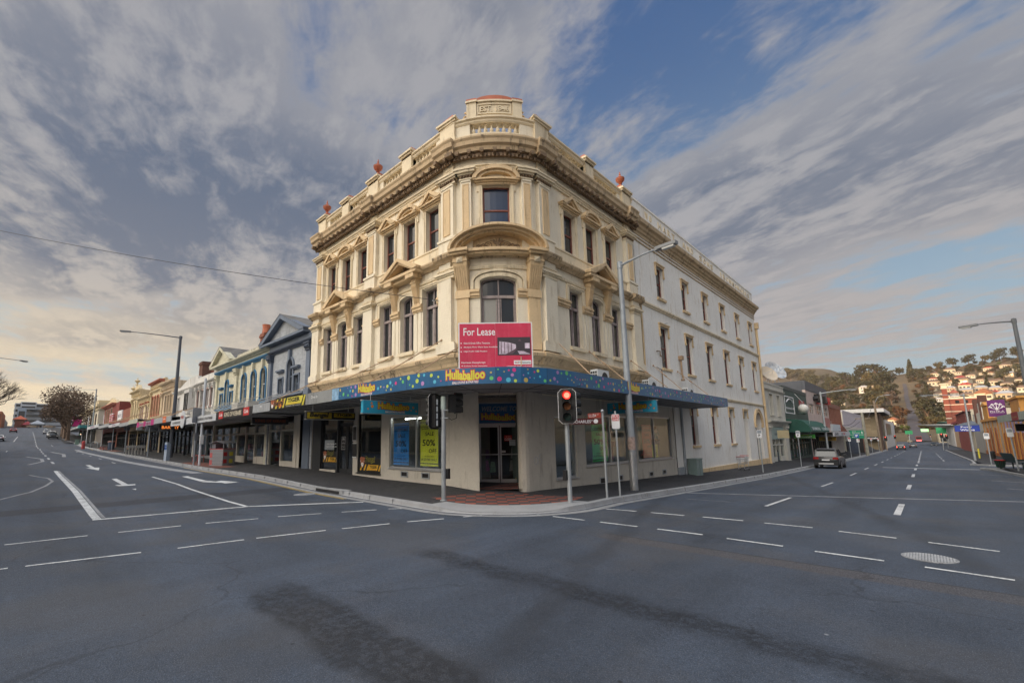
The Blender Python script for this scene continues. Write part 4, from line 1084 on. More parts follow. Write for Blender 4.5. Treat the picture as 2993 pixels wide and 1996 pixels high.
def logo(m_back, m_let, s0, s1, z0, z1, d, sub=None):
    """wavy fat lettering with its red-pink backing"""
    def wp_(a, b): return a, b*.86+.07*math.sin(a*7+.5)+.07*(1-a)
    put_text(m_back, 'Hullaballoo', s0, s1, z0, z1, d, off=.11, ref_off=.045, warp=wp_, res=2)
    V0 = len(m_let.v)
    put_text(m_let, 'Hullaballoo', s0, s1, z0, z1, d+.006, off=.045, ref_off=.045, warp=wp_, res=2)
m = MB(DW); m2 = MB(DW); logo(m, m2, -.66, .66, 2.42, 2.70, .022); m.build('logo_backing', pinkred, wp); m2.build('logo_letters', yel, wp)
m = MB(DW); put_text(m, 'WELCOME TO', -.66, .66, 2.76, 2.95, .022, off=.02, shear=.03); m.build('welcome_words', paint('dull_white', (.36, .40, .46), .5), wp)
m = MB(DW)
m.box(-.80, -.10, 3.1, .80, .05, 3.32); m.build('door_head', gwall_m, cb)
def sheet(name, label, cat, fm, rect, d, mat, items=(), group=None):
    """a thin printed sheet; items = (text, s0, s1, z0, z1, material[, offset])"""
    m = MB(fm); a, b, c, e = rect; m.box(a, d-.004, c, b, d, e); o = m.build(name, mat); tag(o, label, cat, group)
    for it in items:
        q = MB(fm); put_text(q, it[0], it[1], it[2], it[3], it[4], d+.002, off=it[6] if len(it) > 6 else .015); q.build('lettering', it[5], o)
    return o
sheet('closed_sign', 'red CLOSED sign inside the right glass door', 'sign', DW, (.17, .46, 1.66, 1.87), .012, red_m, [('SORRY WE ARE', .22, .40, 1.81, 1.835, letw), ('CLOSED', .19, .44, 1.68, 1.77, letw)])
o = sheet('notice', 'white paper notice on the right glass door under the CLOSED sign', 'notice', DW, (.36, .64, 1.49, 1.70), .016, paint('pale_paper', (.55, .60, .64), .6), [('OPENING HOURS', .39, .60, 1.645, 1.67, letk)])
q = MB(DW)
for k in range(5): q.box(.40, .0165, 1.52+.022*k, .60-.03*(k % 2), .018, 1.526+.022*k)
q.build('print_lines', paint('print_grey', (.25, .27, .3)), o)
sheet('push_plate', 'small white PUSH label on the right glass door', 'label', DW, (.04, .21, 1.245, 1.315), .012, white_m, [('PUSH', .07, .18, 1.265, 1.295, letk)])
sheet('sticker', 'small yellow oval sticker low on the right glass door', 'sticker', DW, (.55, .65, .30, .335), .012, yel)
# shop front windows: aluminium frames and glass
def shopwin(fm, a, b, z0, z1, mulls=(), d=-.08, fr_=alu, t=.05):
    m = MB(fm); m.box(a, d-.04, z0, a+t, d+.04, z1); m.box(b-t, d-.04, z0, b, d+.04, z1); m.box(a+t, d-.04, z0, b-t, d+.041, z0+t); m.box(a+t, d-.04, z1-t, b-t, d+.039, z1)
    for x in mulls: m.box(x-.03, d-.035, z0+t, x+.03, d+.045, z1-t)
    m.box(a-.03, d+.05, z0-.04, b+.03, .05, z0)
    o = m.build('shop_window', fr_, cb); m = MB(fm); xs = [a+t*.5, *mulls, b-t*.5]
    for p, q in zip(xs, xs[1:]):
        mm = MB(fm); mm.box(p, d-.006, z0+t*.5, q, d+.006, z1-t*.5); mm.build('pane', cglass, o)
    return o
shopwin(LW, -15.18, -11.92, .68, 2.68, (-13.47,))
shopwin(RW, 12.99, 14.33, .34, 2.50); shopwin(RW, 14.96, 18.48, .68, 2.62, (16.95,)); shopwin(RW, 19.36, 23.2, .68, 2.68, (21.2,))
shopwin(LW, -17.6, -15.76, .40, 2.90, (), fr_=black)
# interiors
def room(fm, a, b, z0, z1, depth, mat, back=None, name='shop_interior'):
    m = MB(fm)
    m.poly([(a, -.24, z0), (a, -depth, z0), (a, -depth, z1), (a, -.24, z1)]); m.poly([(b, -.24, z1), (b, -depth, z1), (b, -depth, z0), (b, -.24, z0)])
    m.poly([(a, -.24, z0), (b, -.24, z0), (b, -depth, z0), (a, -depth, z0)]); m.poly([(a, -.24, z1), (b, -.24, z1), (b, -depth, z1), (a, -depth, z1)]); m.poly([(a, -depth, z0), (b, -depth, z0), (b, -depth, z1), (a, -depth, z1)])
    return m.build(name, mat, cb)
pale_in = paint('pale_interior', (.42, .43, .41), .8, .15, 1.)
room(LW, -15.5, -11.7, .3, 2.95, 2.2, paint('mid_interior', (.17, .165, .15), .8, .3, 1.)); room(LW, -17.7, -15.6, .2, 3.0, 2.0, dark)
room(RW, 12.8, 14.6, .1, 2.8, 1.8, paint('green_interior', (.11, .15, .14), .8, .3, 1.)); room(RW, 14.75, 18.8, .4, 2.9, 2.0, pale_in); room(RW, 19.1, 23.5, .4, 2.9, 1.8, pale_in)
m = MB(DW)
m.poly([(-.8, -.1, .15), (.8, -.1, .15), (.8, -4, .15), (-.8, -4, .15)]); m.poly([(-.8, -4, .15), (.8, -4, .15), (.8, -4, 3.2), (-.8, -4, 3.2)]); m.poly([(-.8, -.1, .15), (-.8, -4, .15), (-.8, -4, 3.2), (-.8, -.1, 3.2)]); m.poly([(.8, -.1, .15), (.8, -4, .15), (.8, -4, 3.2), (.8, -.1, 3.2)]); m.poly([(-.8, -.1, 3.2), (.8, -.1, 3.2), (.8, -4, 3.2), (-.8, -4, 3.2)])
m.build('shop_interior', dark, cb)
tube_m = lamp_mat('tube_light', (1, .97, .88), 22.)
for x0, x1, z in ((-14.9, -13.9, 2.58), (-13.25, -12.75, 2.60)):
    m = MB(LW); m.box(x0, -.62, z, x1, -.57, z+.03); tag(m.build('fluorescent_tube', tube_m), 'lit fluorescent tube inside the left shop window, above the %s poster' % ('blue' if x0 < -14 else 'yellow'), 'light')
# posters
def poster(fm, a, b, z0, z1, d, col, label, skew=0):
    w = b-a; h = z1-z0; mt = paint('poster_'+label.split()[0], col, .5, .06, 3); X = lambda u: a+w*u; Zz = lambda v: z0+h*v
    o = sheet('poster', label, 'poster', fm, (a, b, z0, z1), d, mt, [('COSTUME', X(.06), X(.94), Zz(.79), Zz(.86), letk, .02), ('SALE', X(.28), X(.76), Zz(.65), Zz(.73), letk, .02), ('50%', X(.12), X(.84), Zz(.43), Zz(.57), letk, .02), ('OFF', X(.48), X(.92), Zz(.28), Zz(.37), letk, .02), ('ORIGINAL PRICE', X(.24), X(.76), Zz(.195), Zz(.222), letk, .015), ('IN STORE ONLY', X(.06), X(.94), Zz(.11), Zz(.165), letk, .02)])
    q = MB(fm); q.box(X(.0), d, Zz(.045), X(1), d+.002, Zz(.065)); q.box(X(.0), d, Zz(.935), X(1), d+.002, Zz(.95)); q.build('rule', letk, o)
poster(LW, -15.02, -14.02, .80, 2.42, -.11, (.03, .26, .72), 'blue costume sale poster in the left shop window')
poster(LW, -13.30, -12.28, .80, 2.48, -.11, (.82, .82, .05), 'yellow costume sale poster in the left shop window')
poster(RW, 15.62, 16.80, .80, 2.34, -.11, (.06, .62, .12), 'green costume sale poster in the right shop window')
poster(RW, 20.05, 21.05, .78, 2.30, -.11, (.55, .06, .03), 'red costume sale poster in the far right shop window')
sheet('small_poster', 'small lime yellow poster leaning low in the far right shop window', 'poster', RW, (21.35, 22.0, .74, 1.35), -.24, paint('lime', (.60, .66, .04), .5), [('END', 21.45, 21.9, 1.2, 1.3, letk), ('OF', 21.5, 21.8, 1.05, 1.15, letk), ('50', 21.45, 21.9, .82, 1.0, letk)])
sheet('window_banner', 'purple and pink banner across the far right shop window', 'banner', RW, (20.9, 22.3, 1.62, 1.86), -.5, paint('purple_banner', (.22, .04, .22), .5))
# goods
def shelf_unit(fm, a, b, z0, z1, d, name_label, cols):
    t_ = MB(fm); n = 5
    for k in range(n+1): t_.box(a, d-.35, z0+(z1-z0)*k/n, b, d, z0+(z1-z0)*k/n+.02)
    t_.box(a-.02, d-.36, z0, a, d, z1); t_.box(b, d-.36, z0, b+.02, d, z1)
    o = t_.build('display_shelf', alu); tag(o, name_label, 'shelf')
    r = random.Random(len(name_label)); groups = {}
    for k in range(n):
        x = a+.02
        while x < b-.12:
            w = r.uniform(.06, .13); h = (z1-z0)/n*r.uniform(.5, .85); c = r.choice(cols); groups.setdefault(c, MB(fm)).box(x, d-.25, z0+(z1-z0)*k/n+.021, x+w, d-.02, z0+(z1-z0)*k/n+h); x += w+.015
    for c, g_ in groups.items(): g_.build('goods', paint('goods_%d%d%d' % tuple(int(v*99) for v in c), c, .4), o)
pal = [(.5, .48, .45), (.3, .06, .05), (.08, .09, .1), (.35, .3, .2), (.06, .1, .25), (.55, .55, .55)]
shelf_unit(LW, -13.95, -13.36, .7, 2.3, -.75, 'shelf of small goods between the blue and yellow posters', pal)
shelf_unit(LW, -12.22, -11.95, .7, 2.0, -.75, 'narrow shelf of goods right of the yellow poster', pal)
m = MB(RW)
for k in range(9): m.box(13.05+.055*k, -.5-.02*(k % 3), 1.25, 13.09+.055*k, -.47, 1.75); m.box(13.05+.055*k, -.5-.02*(k % 3), .55, 13.09+.055*k, -.47, 1.15)
tag(m.build('tinsel_rack', paint('green_tinsel', (.02, .16, .06), .3, .5, 20)), 'rack of shiny green tinsel in the narrow right window', 'rack')
# costume mannequins in the right windows: one skinned figure with clothes each
def mannequin(x, y, z, rz, label, skin_c, top_c, leg_c, hat=None, dress=False):
    t = thing('mannequin', label, 'mannequin', (x, y, z), rz)
    def fig(name, pts, edges, rad, mat):
        me = bpy.data.meshes.new(name); me.from_pydata(pts, edges, []); o = bpy.data.objects.new(name, me); COL.objects.link(o)
        sk = o.modifiers.new('s', 'SKIN'); sb = o.modifiers.new('b', 'SUBSURF'); sb.levels = 1; sb.render_levels = 1
        for i, r in enumerate(rad): me.skin_vertices[0].data[i].radius = (r, r)
        me.skin_vertices[0].data[0].use_root = True
        dg = bpy.context.evaluated_depsgraph_get(); ne = bpy.data.meshes.new_from_object(o.evaluated_get(dg)); o.modifiers.clear(); o.data = ne; bpy.data.meshes.remove(me)
        ne.materials.clear(); ne.materials.append(mat)
        for p in ne.polygons: p.use_smooth = True
        o.parent = t; KIDS.setdefault(t.name, []).append(o); return o
    sc = .93
    P = [(0, 0, .92), (0, 0, 1.08), (0, 0, 1.34), (0, 0, 1.46), (0, .01, 1.56), (0, .01, 1.66), (.17, 0, 1.38), (.24, -.02, 1.12), (.16, .12, .98), (-.17, 0, 1.38), (-.25, -.03, 1.13), (-.22, .06, .90), (.09, 0, .86), (.11, .02, .48), (.12, 0, .08), (.13, .11, .03), (-.09, 0, .86), (-.10, .04, .48), (-.12, 0, .08), (-.13, .11, .03)]
    E_ = [(0, 1), (1, 2), (2, 3), (3, 4), (4, 5), (2, 6), (6, 7), (7, 8), (2, 9), (9, 10), (10, 11), (0, 12), (12, 13), (13, 14), (14, 15), (0, 16), (16, 17), (17, 18), (18, 19)]
    R_ = [.13, .11, .13, .05, .085, .07, .055, .042, .03, .055, .042, .03, .09, .06, .04, .03, .09, .06, .04, .03]
    fig('body', [tuple(v*sc for v in p) for p in P], E_, R_, skin_c)
    fig('costume_top', [tuple(v*sc for v in p) for p in [P[0], P[1], P[2], P[6], (.23, -.02, 1.16), P[9], (-.23, -.03, 1.17)]], [(0, 1), (1, 2), (2, 3), (3, 4), (2, 5), (5, 6)], [.15, .125, .145, .075, .06, .075, .06], top_c)
    if dress:
        q = MB(); q.lathe((0, 0, .25), [(.27, 0), (.22, .3), (.15, .62), (.14, .72)], 12); q.build('skirt', leg_c, t, True, rel=False)
    else:
        fig('trousers', [tuple(v*sc for v in p) for p in [P[0], P[12], P[13], P[14], P[16], P[17], P[18]]], [(0, 1), (1, 2), (2, 3), (0, 4), (4, 5), (5, 6)], [.145, .105, .078, .06, .105, .078, .06], leg_c)
    if hat:
        q = MB(); q.lathe((0, .01, 1.56*sc), [(.16, 0), (.16, .015), (.10, .02), (.09, .12), (.01, .14)], 12); q.build('hat', hat, t, True, rel=False)
skin_t = paint('mannequin_skin', (.50, .34, .24), .5); skin_d = paint('mannequin_dark', (.18, .11, .08), .5)
mannequin(-9.55, 17.15, .68, PI/2, 'mannequin in orange costume and white skirt beside the green poster', skin_t, paint('tan_cloth', (.42, .17, .06), .8), paint('pale_cloth', (.45, .48, .52), .8), dress=True)
mannequin(-9.6, 17.95, .68, PI/2+.3, 'mannequin in dark patterned costume and hat behind the bus zone sign', skin_t, paint('dark_pattern', (.10, .05, .05), .8, .6, 18), paint('plum_cloth', (.22, .06, .09), .8, .4, 14), black)
mannequin(-9.6, 22.55, .68, PI/2-.2, 'mannequin in blue and orange costume at the far right window end', skin_t, paint('teal_cloth', (.05, .16, .20), .8, .5, 12), paint('jean_cloth', (.14, .17, .24), .8, .5, 12), paint('ginger', (.30, .09, .03), .7))
# clothes hanging behind the door glass
for s0, z0, z1, c, lb in ((-.60, 1.0, 1.35, (.16, .10, .20), 'purple'), (-.62, .55, .95, (.42, .10, .28), 'pink'), (-.38, .5, .9, (.14, .24, .14), 'green'), (.42, 1.0, 1.45, (.3, .3, .3), 'silver'), (.36, .55, .95, (.36, .34, .32), 'grey')):
    m = MB(DW); m.prism([(s0, z0), (s0+.24, z0+.02), (s0+.20, z1), (s0+.05, z1)], -.34, -.30); tag(m.build('hanging_costume', paint('costume_'+lb, c, .5, .6, 22)), 'packaged %s costume hanging behind the glass entrance doors' % lb, 'costume')
m = MB(DW); m.ball((.55, -.12, 2.08), .035, 8, 6); tag(m.build('indicator_lamp', lamp_mat('green_glow', (.1, .9, .5), 2.5)), 'small glowing green lamp high behind the right door glass', 'light')
# air vents in the plinth
for k, (fm, a, b, z0, z1) in enumerate(((LW, -14.35, -13.9, .36, .58), (LW, -13.08, -12.62, .36, .58), (RW, 15.85, 16.45, -.06, .20), (RW, 17.34, 17.75, -.04, .20), (RW, 20.29, 20.72, -.06, .16), (RW, 21.76, 22.2, -.06, .17))):
    m = MB(fm); m.box(a, .0, z0, a+.05, .025, z1); m.box(b-.05, .0, z0, b, .025, z1); m.box(a+.05, .0, z0, b-.05, .024, z0+.04); m.box(a+.05, .0, z1-.04, b-.05, .024, z1); o = m.build('wall_vent', galv, cb)
    m = MB(fm); m.box(a+.05, .0, z0+.04, b-.05, .006, z1-.04); m.build('vent_mesh', black, o)
# graffiti tag
m = MB(RW)
gp = paint('faded_blue_ink', (.34, .37, .42), .7)
for pts in ([(11.86+.10*math.cos(t), .004, 1.02+.13*math.sin(t)) for t in fr(0, 2*PI, 14)], [(11.97, .004, 1.14), (11.97, .004, .93), (12.0, .004, .9)], [(12.16, .004, 1.24), (12.05, .004, 1.20), (12.05, .004, 1.08), (12.14, .004, 1.06), (12.17, .004, .97), (12.09, .004, .89), (12.03, .004, .93)]): m.tube(pts, .007, 4)
m.build('graffiti', gp, cb)
m = MB(RW); m.tube([(18.92, .06, -.6), (18.92, .06, 3.2)], .05, 8); m.tube([(24.55, .08, -.4), (24.55, .08, 3.6)], .07, 8); m.box(23.65, .0, -1.2, 24.35, .10, .16); m.build('downpipe', gal2, cb)
# restaurant part on the left: dark framed window, doors and panels
char = paint('charcoal_paint', (.030, .032, .036), .5, .15)
m = MB(LW); m.wall(-22.2, -17.98, -.4, 3.3, [(-21.15, -19.5, .42, 2.85), (-19.42, -18.05, .27, 2.85)], -.02, .3); m.build('restaurant_front', char, cb)
m = MB(LW); m.box(-21.15, -.16, .42, -19.5, -.14, 2.85); m.build('restaurant_pane', glass, cb)
m = MB(LW); m.box(-21.1, -.02, .28, -19.55, .02, .42); m.build('restaurant_sill', gwall_m, cb)
m = MB(LW)
for a, b in ((-19.42, -18.75), (-18.72, -18.05)): m.box(a, -.2, .27, a+.07, -.12, 2.5); m.box(b-.07, -.2, .27, b, -.12, 2.5); m.box(a+.07, -.2, .27, b-.07, -.121, .5); m.box(a+.07, -.2, 2.4, b-.07, -.121, 2.5)
m.box(-19.42, -.2, 2.5, -18.05, -.11, 2.58); m.tube([(-18.80, -.08, 1.0), (-18.80, -.08, 1.6)], .015, 6)
dd = m.build('restaurant_door', char, cb)
m = MB(LW); m.box(-19.40, -.17, .4, -18.07, -.155, 2.84); m.build('pane', glass, dd)
sheet('menu_case', 'white framed menu case on the restaurant pillar', 'menu', LW, (-17.96, -17.62, 1.72, 2.42), .05, alu)
m = MB(LW); m.box(-17.92, .05, 1.78, -17.66, .056, 2.36); tag(m.build('menu_sheet', black), 'dark menu sheet inside the white framed menu case', 'menu')
o = sheet('menu_display', 'dark menu panel with white end strips below the menu case', 'menu', LW, (-17.95, -17.62, 1.02, 1.66), .04, black)
m = MB(LW); m.box(-17.95, .04, 1.02, -17.62, .046, 1.06); m.box(-17.95, .04, 1.62, -17.62, .046, 1.66); m.build('end_strip', white_m, o)
def tiger_face(fm, c, z, w, h, d, parent):
    """small heraldic cat face: orange head, pale muzzle, dark stripes"""
    q = MB(fm); q.prism([(c-w*.5, z+h*.42), (c-w*.38, z+h*.5), (c+w*.38, z+h*.5), (c+w*.5, z+h*.42), (c+w*.42, z), (c+w*.2, z-h*.35), (c, z-h*.5), (c-w*.2, z-h*.35), (c-w*.42, z)], d, d+.004); q.build('face', paint('tiger_orange', (.42, .13, .06), .5), parent)
    q = MB(fm); q.prism([(c-w*.22, z), (c+w*.22, z), (c+w*.28, z-h*.2), (c, z-h*.46), (c-w*.28, z-h*.2)], d+.004, d+.007)
    for sg in (-1, 1): q.prism([(c+sg*w*.30, z+h*.18), (c+sg*w*.44, z+h*.16), (c+sg*w*.36, z+h*.04)][::sg], d+.004, d+.007)
    q.build('muzzle', letw, parent)
    q = MB(fm)
    for sg in (-1, 1):
        q.prism([(c+sg*w*.12, z+h*.12), (c+sg*w*.28, z+h*.16), (c+sg*w*.24, z+h*.06)][::sg], d+.0075, d+.009)
        for k in range(3): q.prism([(c+sg*w*.05, z+h*(.26+.08*k)), (c+sg*w*.3, z+h*(.30+.08*k)), (c+sg*w*.05, z+h*(.29+.08*k))][::sg], d+.0075, d+.009)
    q.prism([(c-w*.07, z-h*.12), (c+w*.07, z-h*.12), (c, z-h*.2)], d+.0075, d+.009); q.build('stripes', letk, parent)
def tiger_sign(o, fm, a, b, z0, z1, d):
    """lettering of the restaurant panels, low window version"""
    w = b-a; h = z1-z0
    tiger_face(fm, a+w*.14, z0+h*.55, w*.22, h*.72, d, o)
    q = MB(fm); put_text(q, 'Bengal', a+w*.28, a+w*.72, z0+h*.48, z0+h*.98, d+.002, off=.05, shear=.05); q.build('name_back', yel, o)
    q = MB(fm); put_text(q, 'Bengal', a+w*.28, a+w*.72, z0+h*.48, z0+h*.98, d+.006, off=.02, ref_off=.05, shear=.05); q.build('name', letk, o)
    q = MB(fm)
    for k in (.02, .20, .34, .88): q.prism([(a+w*k, z0+h*.03), (a+w*(k+.07), z0+h*.03), (a+w*(k+.14), z0+h*.44), (a+w*(k+.09), z0+h*.44)], d, d+.003)
    q.prism([(a+w*.42, z0+h*.05), (a+w*.84, z0+h*.05), (a+w*.90, z0+h*.42), (a+w*.46, z0+h*.42)], d+.003, d+.006); q.build('slashes', paint('amber', (.70, .40, .03), .4, .3, 6), o)
    q = MB(fm); put_text(q, 'TIGER', a+w*.50, a+w*.84, z0+h*.18, z0+h*.38, d+.008, off=.04); q.build('name', letk, o)
    q = MB(fm); put_text(q, 'TASMANIA', a+w*.50, a+w*.82, z0+h*.075, z0+h*.14, d+.008, off=.02); q.build('name', paint('burnt_orange', (.5, .16, .03)), o)
o = sheet('restaurant_panel', 'black restaurant panel with tiger face at the foot of the window beside the pillar', 'sign', LW, (-17.55, -15.81, .46, 1.02), -.06, black); tiger_sign(o, LW, -17.5, -15.85, .48, 1.10, -.06)
o = sheet('restaurant_panel', 'black restaurant panel with tiger face at the foot of the window left of the doors', 'sign', LW, (-21.1, -19.55, .72, 1.25), -.12, black); tiger_sign(o, LW, -21.05, -19.6, .74, 1.32, -.12)
sheet('window_notice', 'grey window notice lettered Indian Nepalese and Vegetarian Restaurant', 'notice', LW, (-20.9, -19.95, 1.34, 1.80), -.12, paint('grey_sheet', (.30, .33, .36), .6), [('Indian Nepalese &', -20.7, -19.75, 1.56, 1.66, letw), ('Vegetarian Restaurant', -20.8, -19.65, 1.44, 1.53, letw)])
o = sheet('door_notice', 'black notice with white outline on the restaurant door', 'notice', LW, (-19.22, -18.86, 1.35, 1.95), -.10, white_m)
m = MB(LW); m.box(-19.205, -.10, 1.365, -18.875, -.098, 1.935); m.build('print', black, o); m = MB(LW); put_text(m, 'OPEN', -19.15, -18.93, 1.78, 1.88, -.096); put_text(m, 'Lunch & Dinner', -19.17, -18.91, 1.62, 1.68, -.096); put_text(m, 'Dine in & Takeaway', -19.17, -18.91, 1.45, 1.51, -.096); m.build('lettering', letw, o)
# ------------------------------------------------------------------ awning
AP = [(-21.47, 7.92), (-15.45, 7.92), (-10.8, 7.92), (-9.87, 8.02), (-9.2, 8.15), (-8.57, 8.40), (-8.0, 8.82), (-7.53, 9.33), (-7.22, 10.1), (-7.1, 11.3), (-7.1, 16.0), (-7.1, 19.6), (-7.1, 26.0)]
def path_map(P):
    L = [0]
    for a, b in zip(P, P[1:]): L.append(L[-1]+math.hypot(b[0]-a[0], b[1]-a[1]))
    def f(s, d, z):
        k = 0
        while k < len(P)-2 and s > L[k+1]: k += 1
        a, b = Vector(P[k]), Vector(P[k+1]); t = (s-L[k])/(L[k+1]-L[k]); p = a+(b-a)*t; e = (b-a).normalized(); n = Vector((e.y, -e.x))
        return (p.x+n.x*d, p.y+n.y*d, z)
    return f, L
AF, AL_ = path_map(AP)
def aw_s(x, y):
    best = None
    for k in range(len(AP)-1):
        a, b = Vector(AP[k]), Vector(AP[k+1]); e = b-a; t = max(0, min(1, (Vector((x, y))-a).dot(e)/e.length_squared)); dd = (a+e*t-Vector((x, y))).length
        if best is None or dd < best[0]: best = (dd, AL_[k]+t*e.length)
    return best[1]
aw = thing('street_awning', 'long shop awning with blue spotted fascia wrapping round the corner building', 'awning')
def fascia(fm, s0, s1, z0, z1, cuts, t=.05):
    m = MB(fm); br = sorted(set([s0, s1]+[c for c in cuts if s0 < c < s1]))
    for a, b in zip(br, br[1:]):
        m.poly([(a, 0, z0), (b, 0, z0), (b, 0, z1), (a, 0, z1)]); m.poly([(a, -t, z0), (b, -t, z0), (b, -t, z1), (a, -t, z1)])
        m.poly([(a, 0, z0), (b, 0, z0), (b, -t, z0), (a, -t, z0)]); m.poly([(a, 0, z1), (b, 0, z1), (b, -t, z1), (a, -t, z1)])
    for a in (s0, s1): m.poly([(a, 0, z0), (a, -t, z0), (a, -t, z1), (a, 0, z1)])
    return m
sB = aw_s(-15.45, 7.92); sE = AL_[-1]; sG = aw_s(-17.7, 7.92)
fa = fascia(AF, sB, sE, 3.23, 3.68, AL_).build('fascia', signblue, aw)
m = MB(); m.box(-7.15, 26.0, 3.23, -7.10, 26.05, 3.68); m.poly([(-9.05, 26.0, 3.23), (-7.1, 26.0, 3.23), (-7.1, 26.0, 3.68), (-9.05, 26.0, 3.68)]); m.build('end_fascia', signblue, aw)
greyf = paint('weathered_grey_fascia', (.25, .26, .26), .6, .15, 1.5, .6, (.08, .08, .08))
fg = fascia(AF, sG, sB-.004, 3.22, 3.67, AL_).build('fascia', greyf, aw); fg['label'] = 'weathered grey fascia panel'
m = MB(AF); put_text(m, 'Dine In', sG+.52, sG+1.05, 3.44, 3.55, .004); m.build('lettering', letw, fg)
m = MB(AF); m.box(sB+.01, .001, 3.24, sB+.5, .004, 3.66); m.build('peeling_patch', paint('peeling_blue', (.25, .42, .60), .5, .4, 6), fa)
fp = fascia(AF, 0, sG-.004, 3.225, 3.675, AL_).build('fascia', black, aw); fp['label'] = 'black, yellow and orange restaurant fascia panel'
m = MB(AF); w = sG; m.prism([(1.75, 3.34), (3.35, 3.34), (3.55, 3.65), (1.95, 3.65)], .001, .004)
for k in (.62, 1.05, 1.42, 3.42): m.prism([(k, 3.24), (k+.16, 3.24), (k+.34, 3.66), (k+.22, 3.66)], .001, .003)
m.build('yellow_shape', yel, fp)
m = MB(AF); put_text(m, 'TIGER', 2.0, 3.25, 3.43, 3.62, .006, off=.05); put_text(m, 'Bengal', .55, 1.55, 3.28, 3.62, .005, off=.04, shear=.05); m.build('name', letk, fp)
m = MB(AF); put_text(m, 'Bengal', .55, 1.55, 3.28, 3.62, .0035, off=.09, ref_off=.04, shear=.05); m.build('name_back', orange_m, fp)
m = MB(AF); put_text(m, 'TASMANIA', 2.05, 3.0, 3.36, 3.40, .006); m.build('tiger_place', orange_m, fp)
m = MB(AF); put_text(m, "Indian Nepalese & Vegetarian Restaurant", 1.85, 3.3, 3.255, 3.31, .004); m.build('small_words', letw, fp)
tiger_face(AF, .28, 3.45, .42, .40, .002, fp)
# joints, spots and logos
m = MB(AF)
for x, y in ((-10.8, 7.92), (-7.22, 10.1), (-7.1, 12.75), (-7.1, 17.34), (-7.1, 19.71), (-8.0, 8.82)): s = aw_s(x, y); m.box(s-.008, .0, 3.235, s+.008, .003, 3.675)
m.build('panel_joint', paint('dark_joint', (.03, .07, .14)), fa)
logos = [(aw_s(-13.05, 7.92), 1.05), (aw_s(-8.62, 8.42)-.12, 1.16), (aw_s(-7.1, 15.15), .92)]
sp_m = {}
r = random.Random(11); dcols = dict(magenta=(.60, .05, .22), lime=(.50, .62, .10), green=(.14, .52, .16), skyblue=(.10, .45, .62), lilac=(.42, .22, .48), gold=(.55, .42, .12))
placed = []
for it in range(900):
    s = r.uniform(sB+.6, sE-.1); z = r.uniform(3.29, 3.62); rad = r.choice([.022, .028, .035, .045, .055, .066]); 
    if s > aw_s(-7.1, 18.5): rad *= .8
    if any(abs(s-c) < w*.5+.14 for c, w in logos): continue
    if any(math.hypot(s-q[0], z-q[1]) < rad+q[2]+.045 for q in placed): continue
    if z+rad > 3.675 or z-rad < 3.235 or any(abs(s-l) < rad+.01 for l in AL_): continue
    placed.append((s, z, rad))
    if len(placed) > 190: break
for k, (s, z, rad) in enumerate(placed):
    c = list(dcols)[k % 6]; q = sp_m.setdefault(c, MB(AF)); q.poly([(s+rad*math.cos(t*PI/7), .0022, z+rad*math.sin(t*PI/7)) for t in range(14)])
for c, q in sp_m.items(): o = q.build('spots', paint('spot_'+c, dcols[c], .4, .08), fa); o['label'] = c+' spots on the fascia'
for c, w in logos:
    mb_, ml = MB(AF), MB(AF); logo(mb_, ml, c-w*.5, c+w*.5, 3.345, 3.665, .004)
    mb_.build('logo_backing', pinkred, fa); ml.build('logo_letters', yel, fa)
    q = MB(AF); put_text(q, 'BALLOONS & PARTIES', c-w*.32, c+w*.34, 3.255, 3.325, .003, off=.05, ref_off=.02, shear=.02); q.build('logo_words_backing', pinkred, fa); q = MB(AF); put_text(q, 'BALLOONS & PARTIES', c-w*.32, c+w*.34, 3.255, 3.325, .008, off=.02, shear=.02); q.build('logo_words', letw, fa)
# roof sheet and soffit with joints
inner = [(-21.47, 10.35), (-10.0, 10.35), (-9.1, 11.2), (-9.1, 26.0)]
outl = [(p[0], p[1]) for p in AP]
def off_in(P, d):
    f, L = path_map(P); return [f(s+1e-6 if i < len(L)-1 else s-1e-6, -d, 0)[:2] for i, s in enumerate(L)]
oi = off_in(AP, .05)
m = MB()
poly = oi+[(-9.05, 25.99), (-9.05, 12.3), (-12.1, 12.6), (-11.2, 10.31), (-21.47, 10.31)]
def tri_sheet(m, poly, z):
    bm = bmesh.new(); vs = [bm.verts.new((p[0], p[1], z)) for p in poly]; bm.faces.new(vs); bmesh.ops.triangulate(bm, faces=bm.faces); bm.verts.index_update()
    m.add([tuple(v.co) for v in bm.verts], [tuple(v.index for v in f.verts) for f in bm.faces]); bm.free()
tri_sheet(m, poly, 3.255); so_ = m.build('soffit', soff, aw)
m = MB(); tri_sheet(m, poly, 3.60); m.build('roof_sheet', galv, aw)
m = MB()
for k in range(1, 7): y = 7.92+.38*k; m.box(-21.4, y-.006, 3.246, -11.0, y+.006, 3.257)
for k in range(1, 6): x = -7.1-.38*k; m.box(x-.006, 12.0, 3.246, x+.006, 25.9, 3.257)
for k in range(8): x = -20.4+1.22*k; m.box(x-.006, 7.98, 3.2465, x+.006, 10.28, 3.2575)
for a in range(5): t = -PI/2+PI/2*(a+.5)/5; m.tube([(-11.0+.3*math.cos(t), 12.2+.3*math.sin(t), 3.252), (-11.0+4.1*math.cos(t), 12.0+4.0*math.sin(t), 3.252)], .008, 4)
for a in range(10): t0 = -PI/2+PI/2*a/10; t1 = -PI/2+PI/2*(a+1)/10; m.tube([(-11.0+2.9*math.cos(t0), 12.1+2.9*math.sin(t0), 3.252), (-11.0+2.9*math.cos(t1), 12.1+2.9*math.sin(t1), 3.252)], .008, 4)
m.build('soffit_joints', dark, so_)
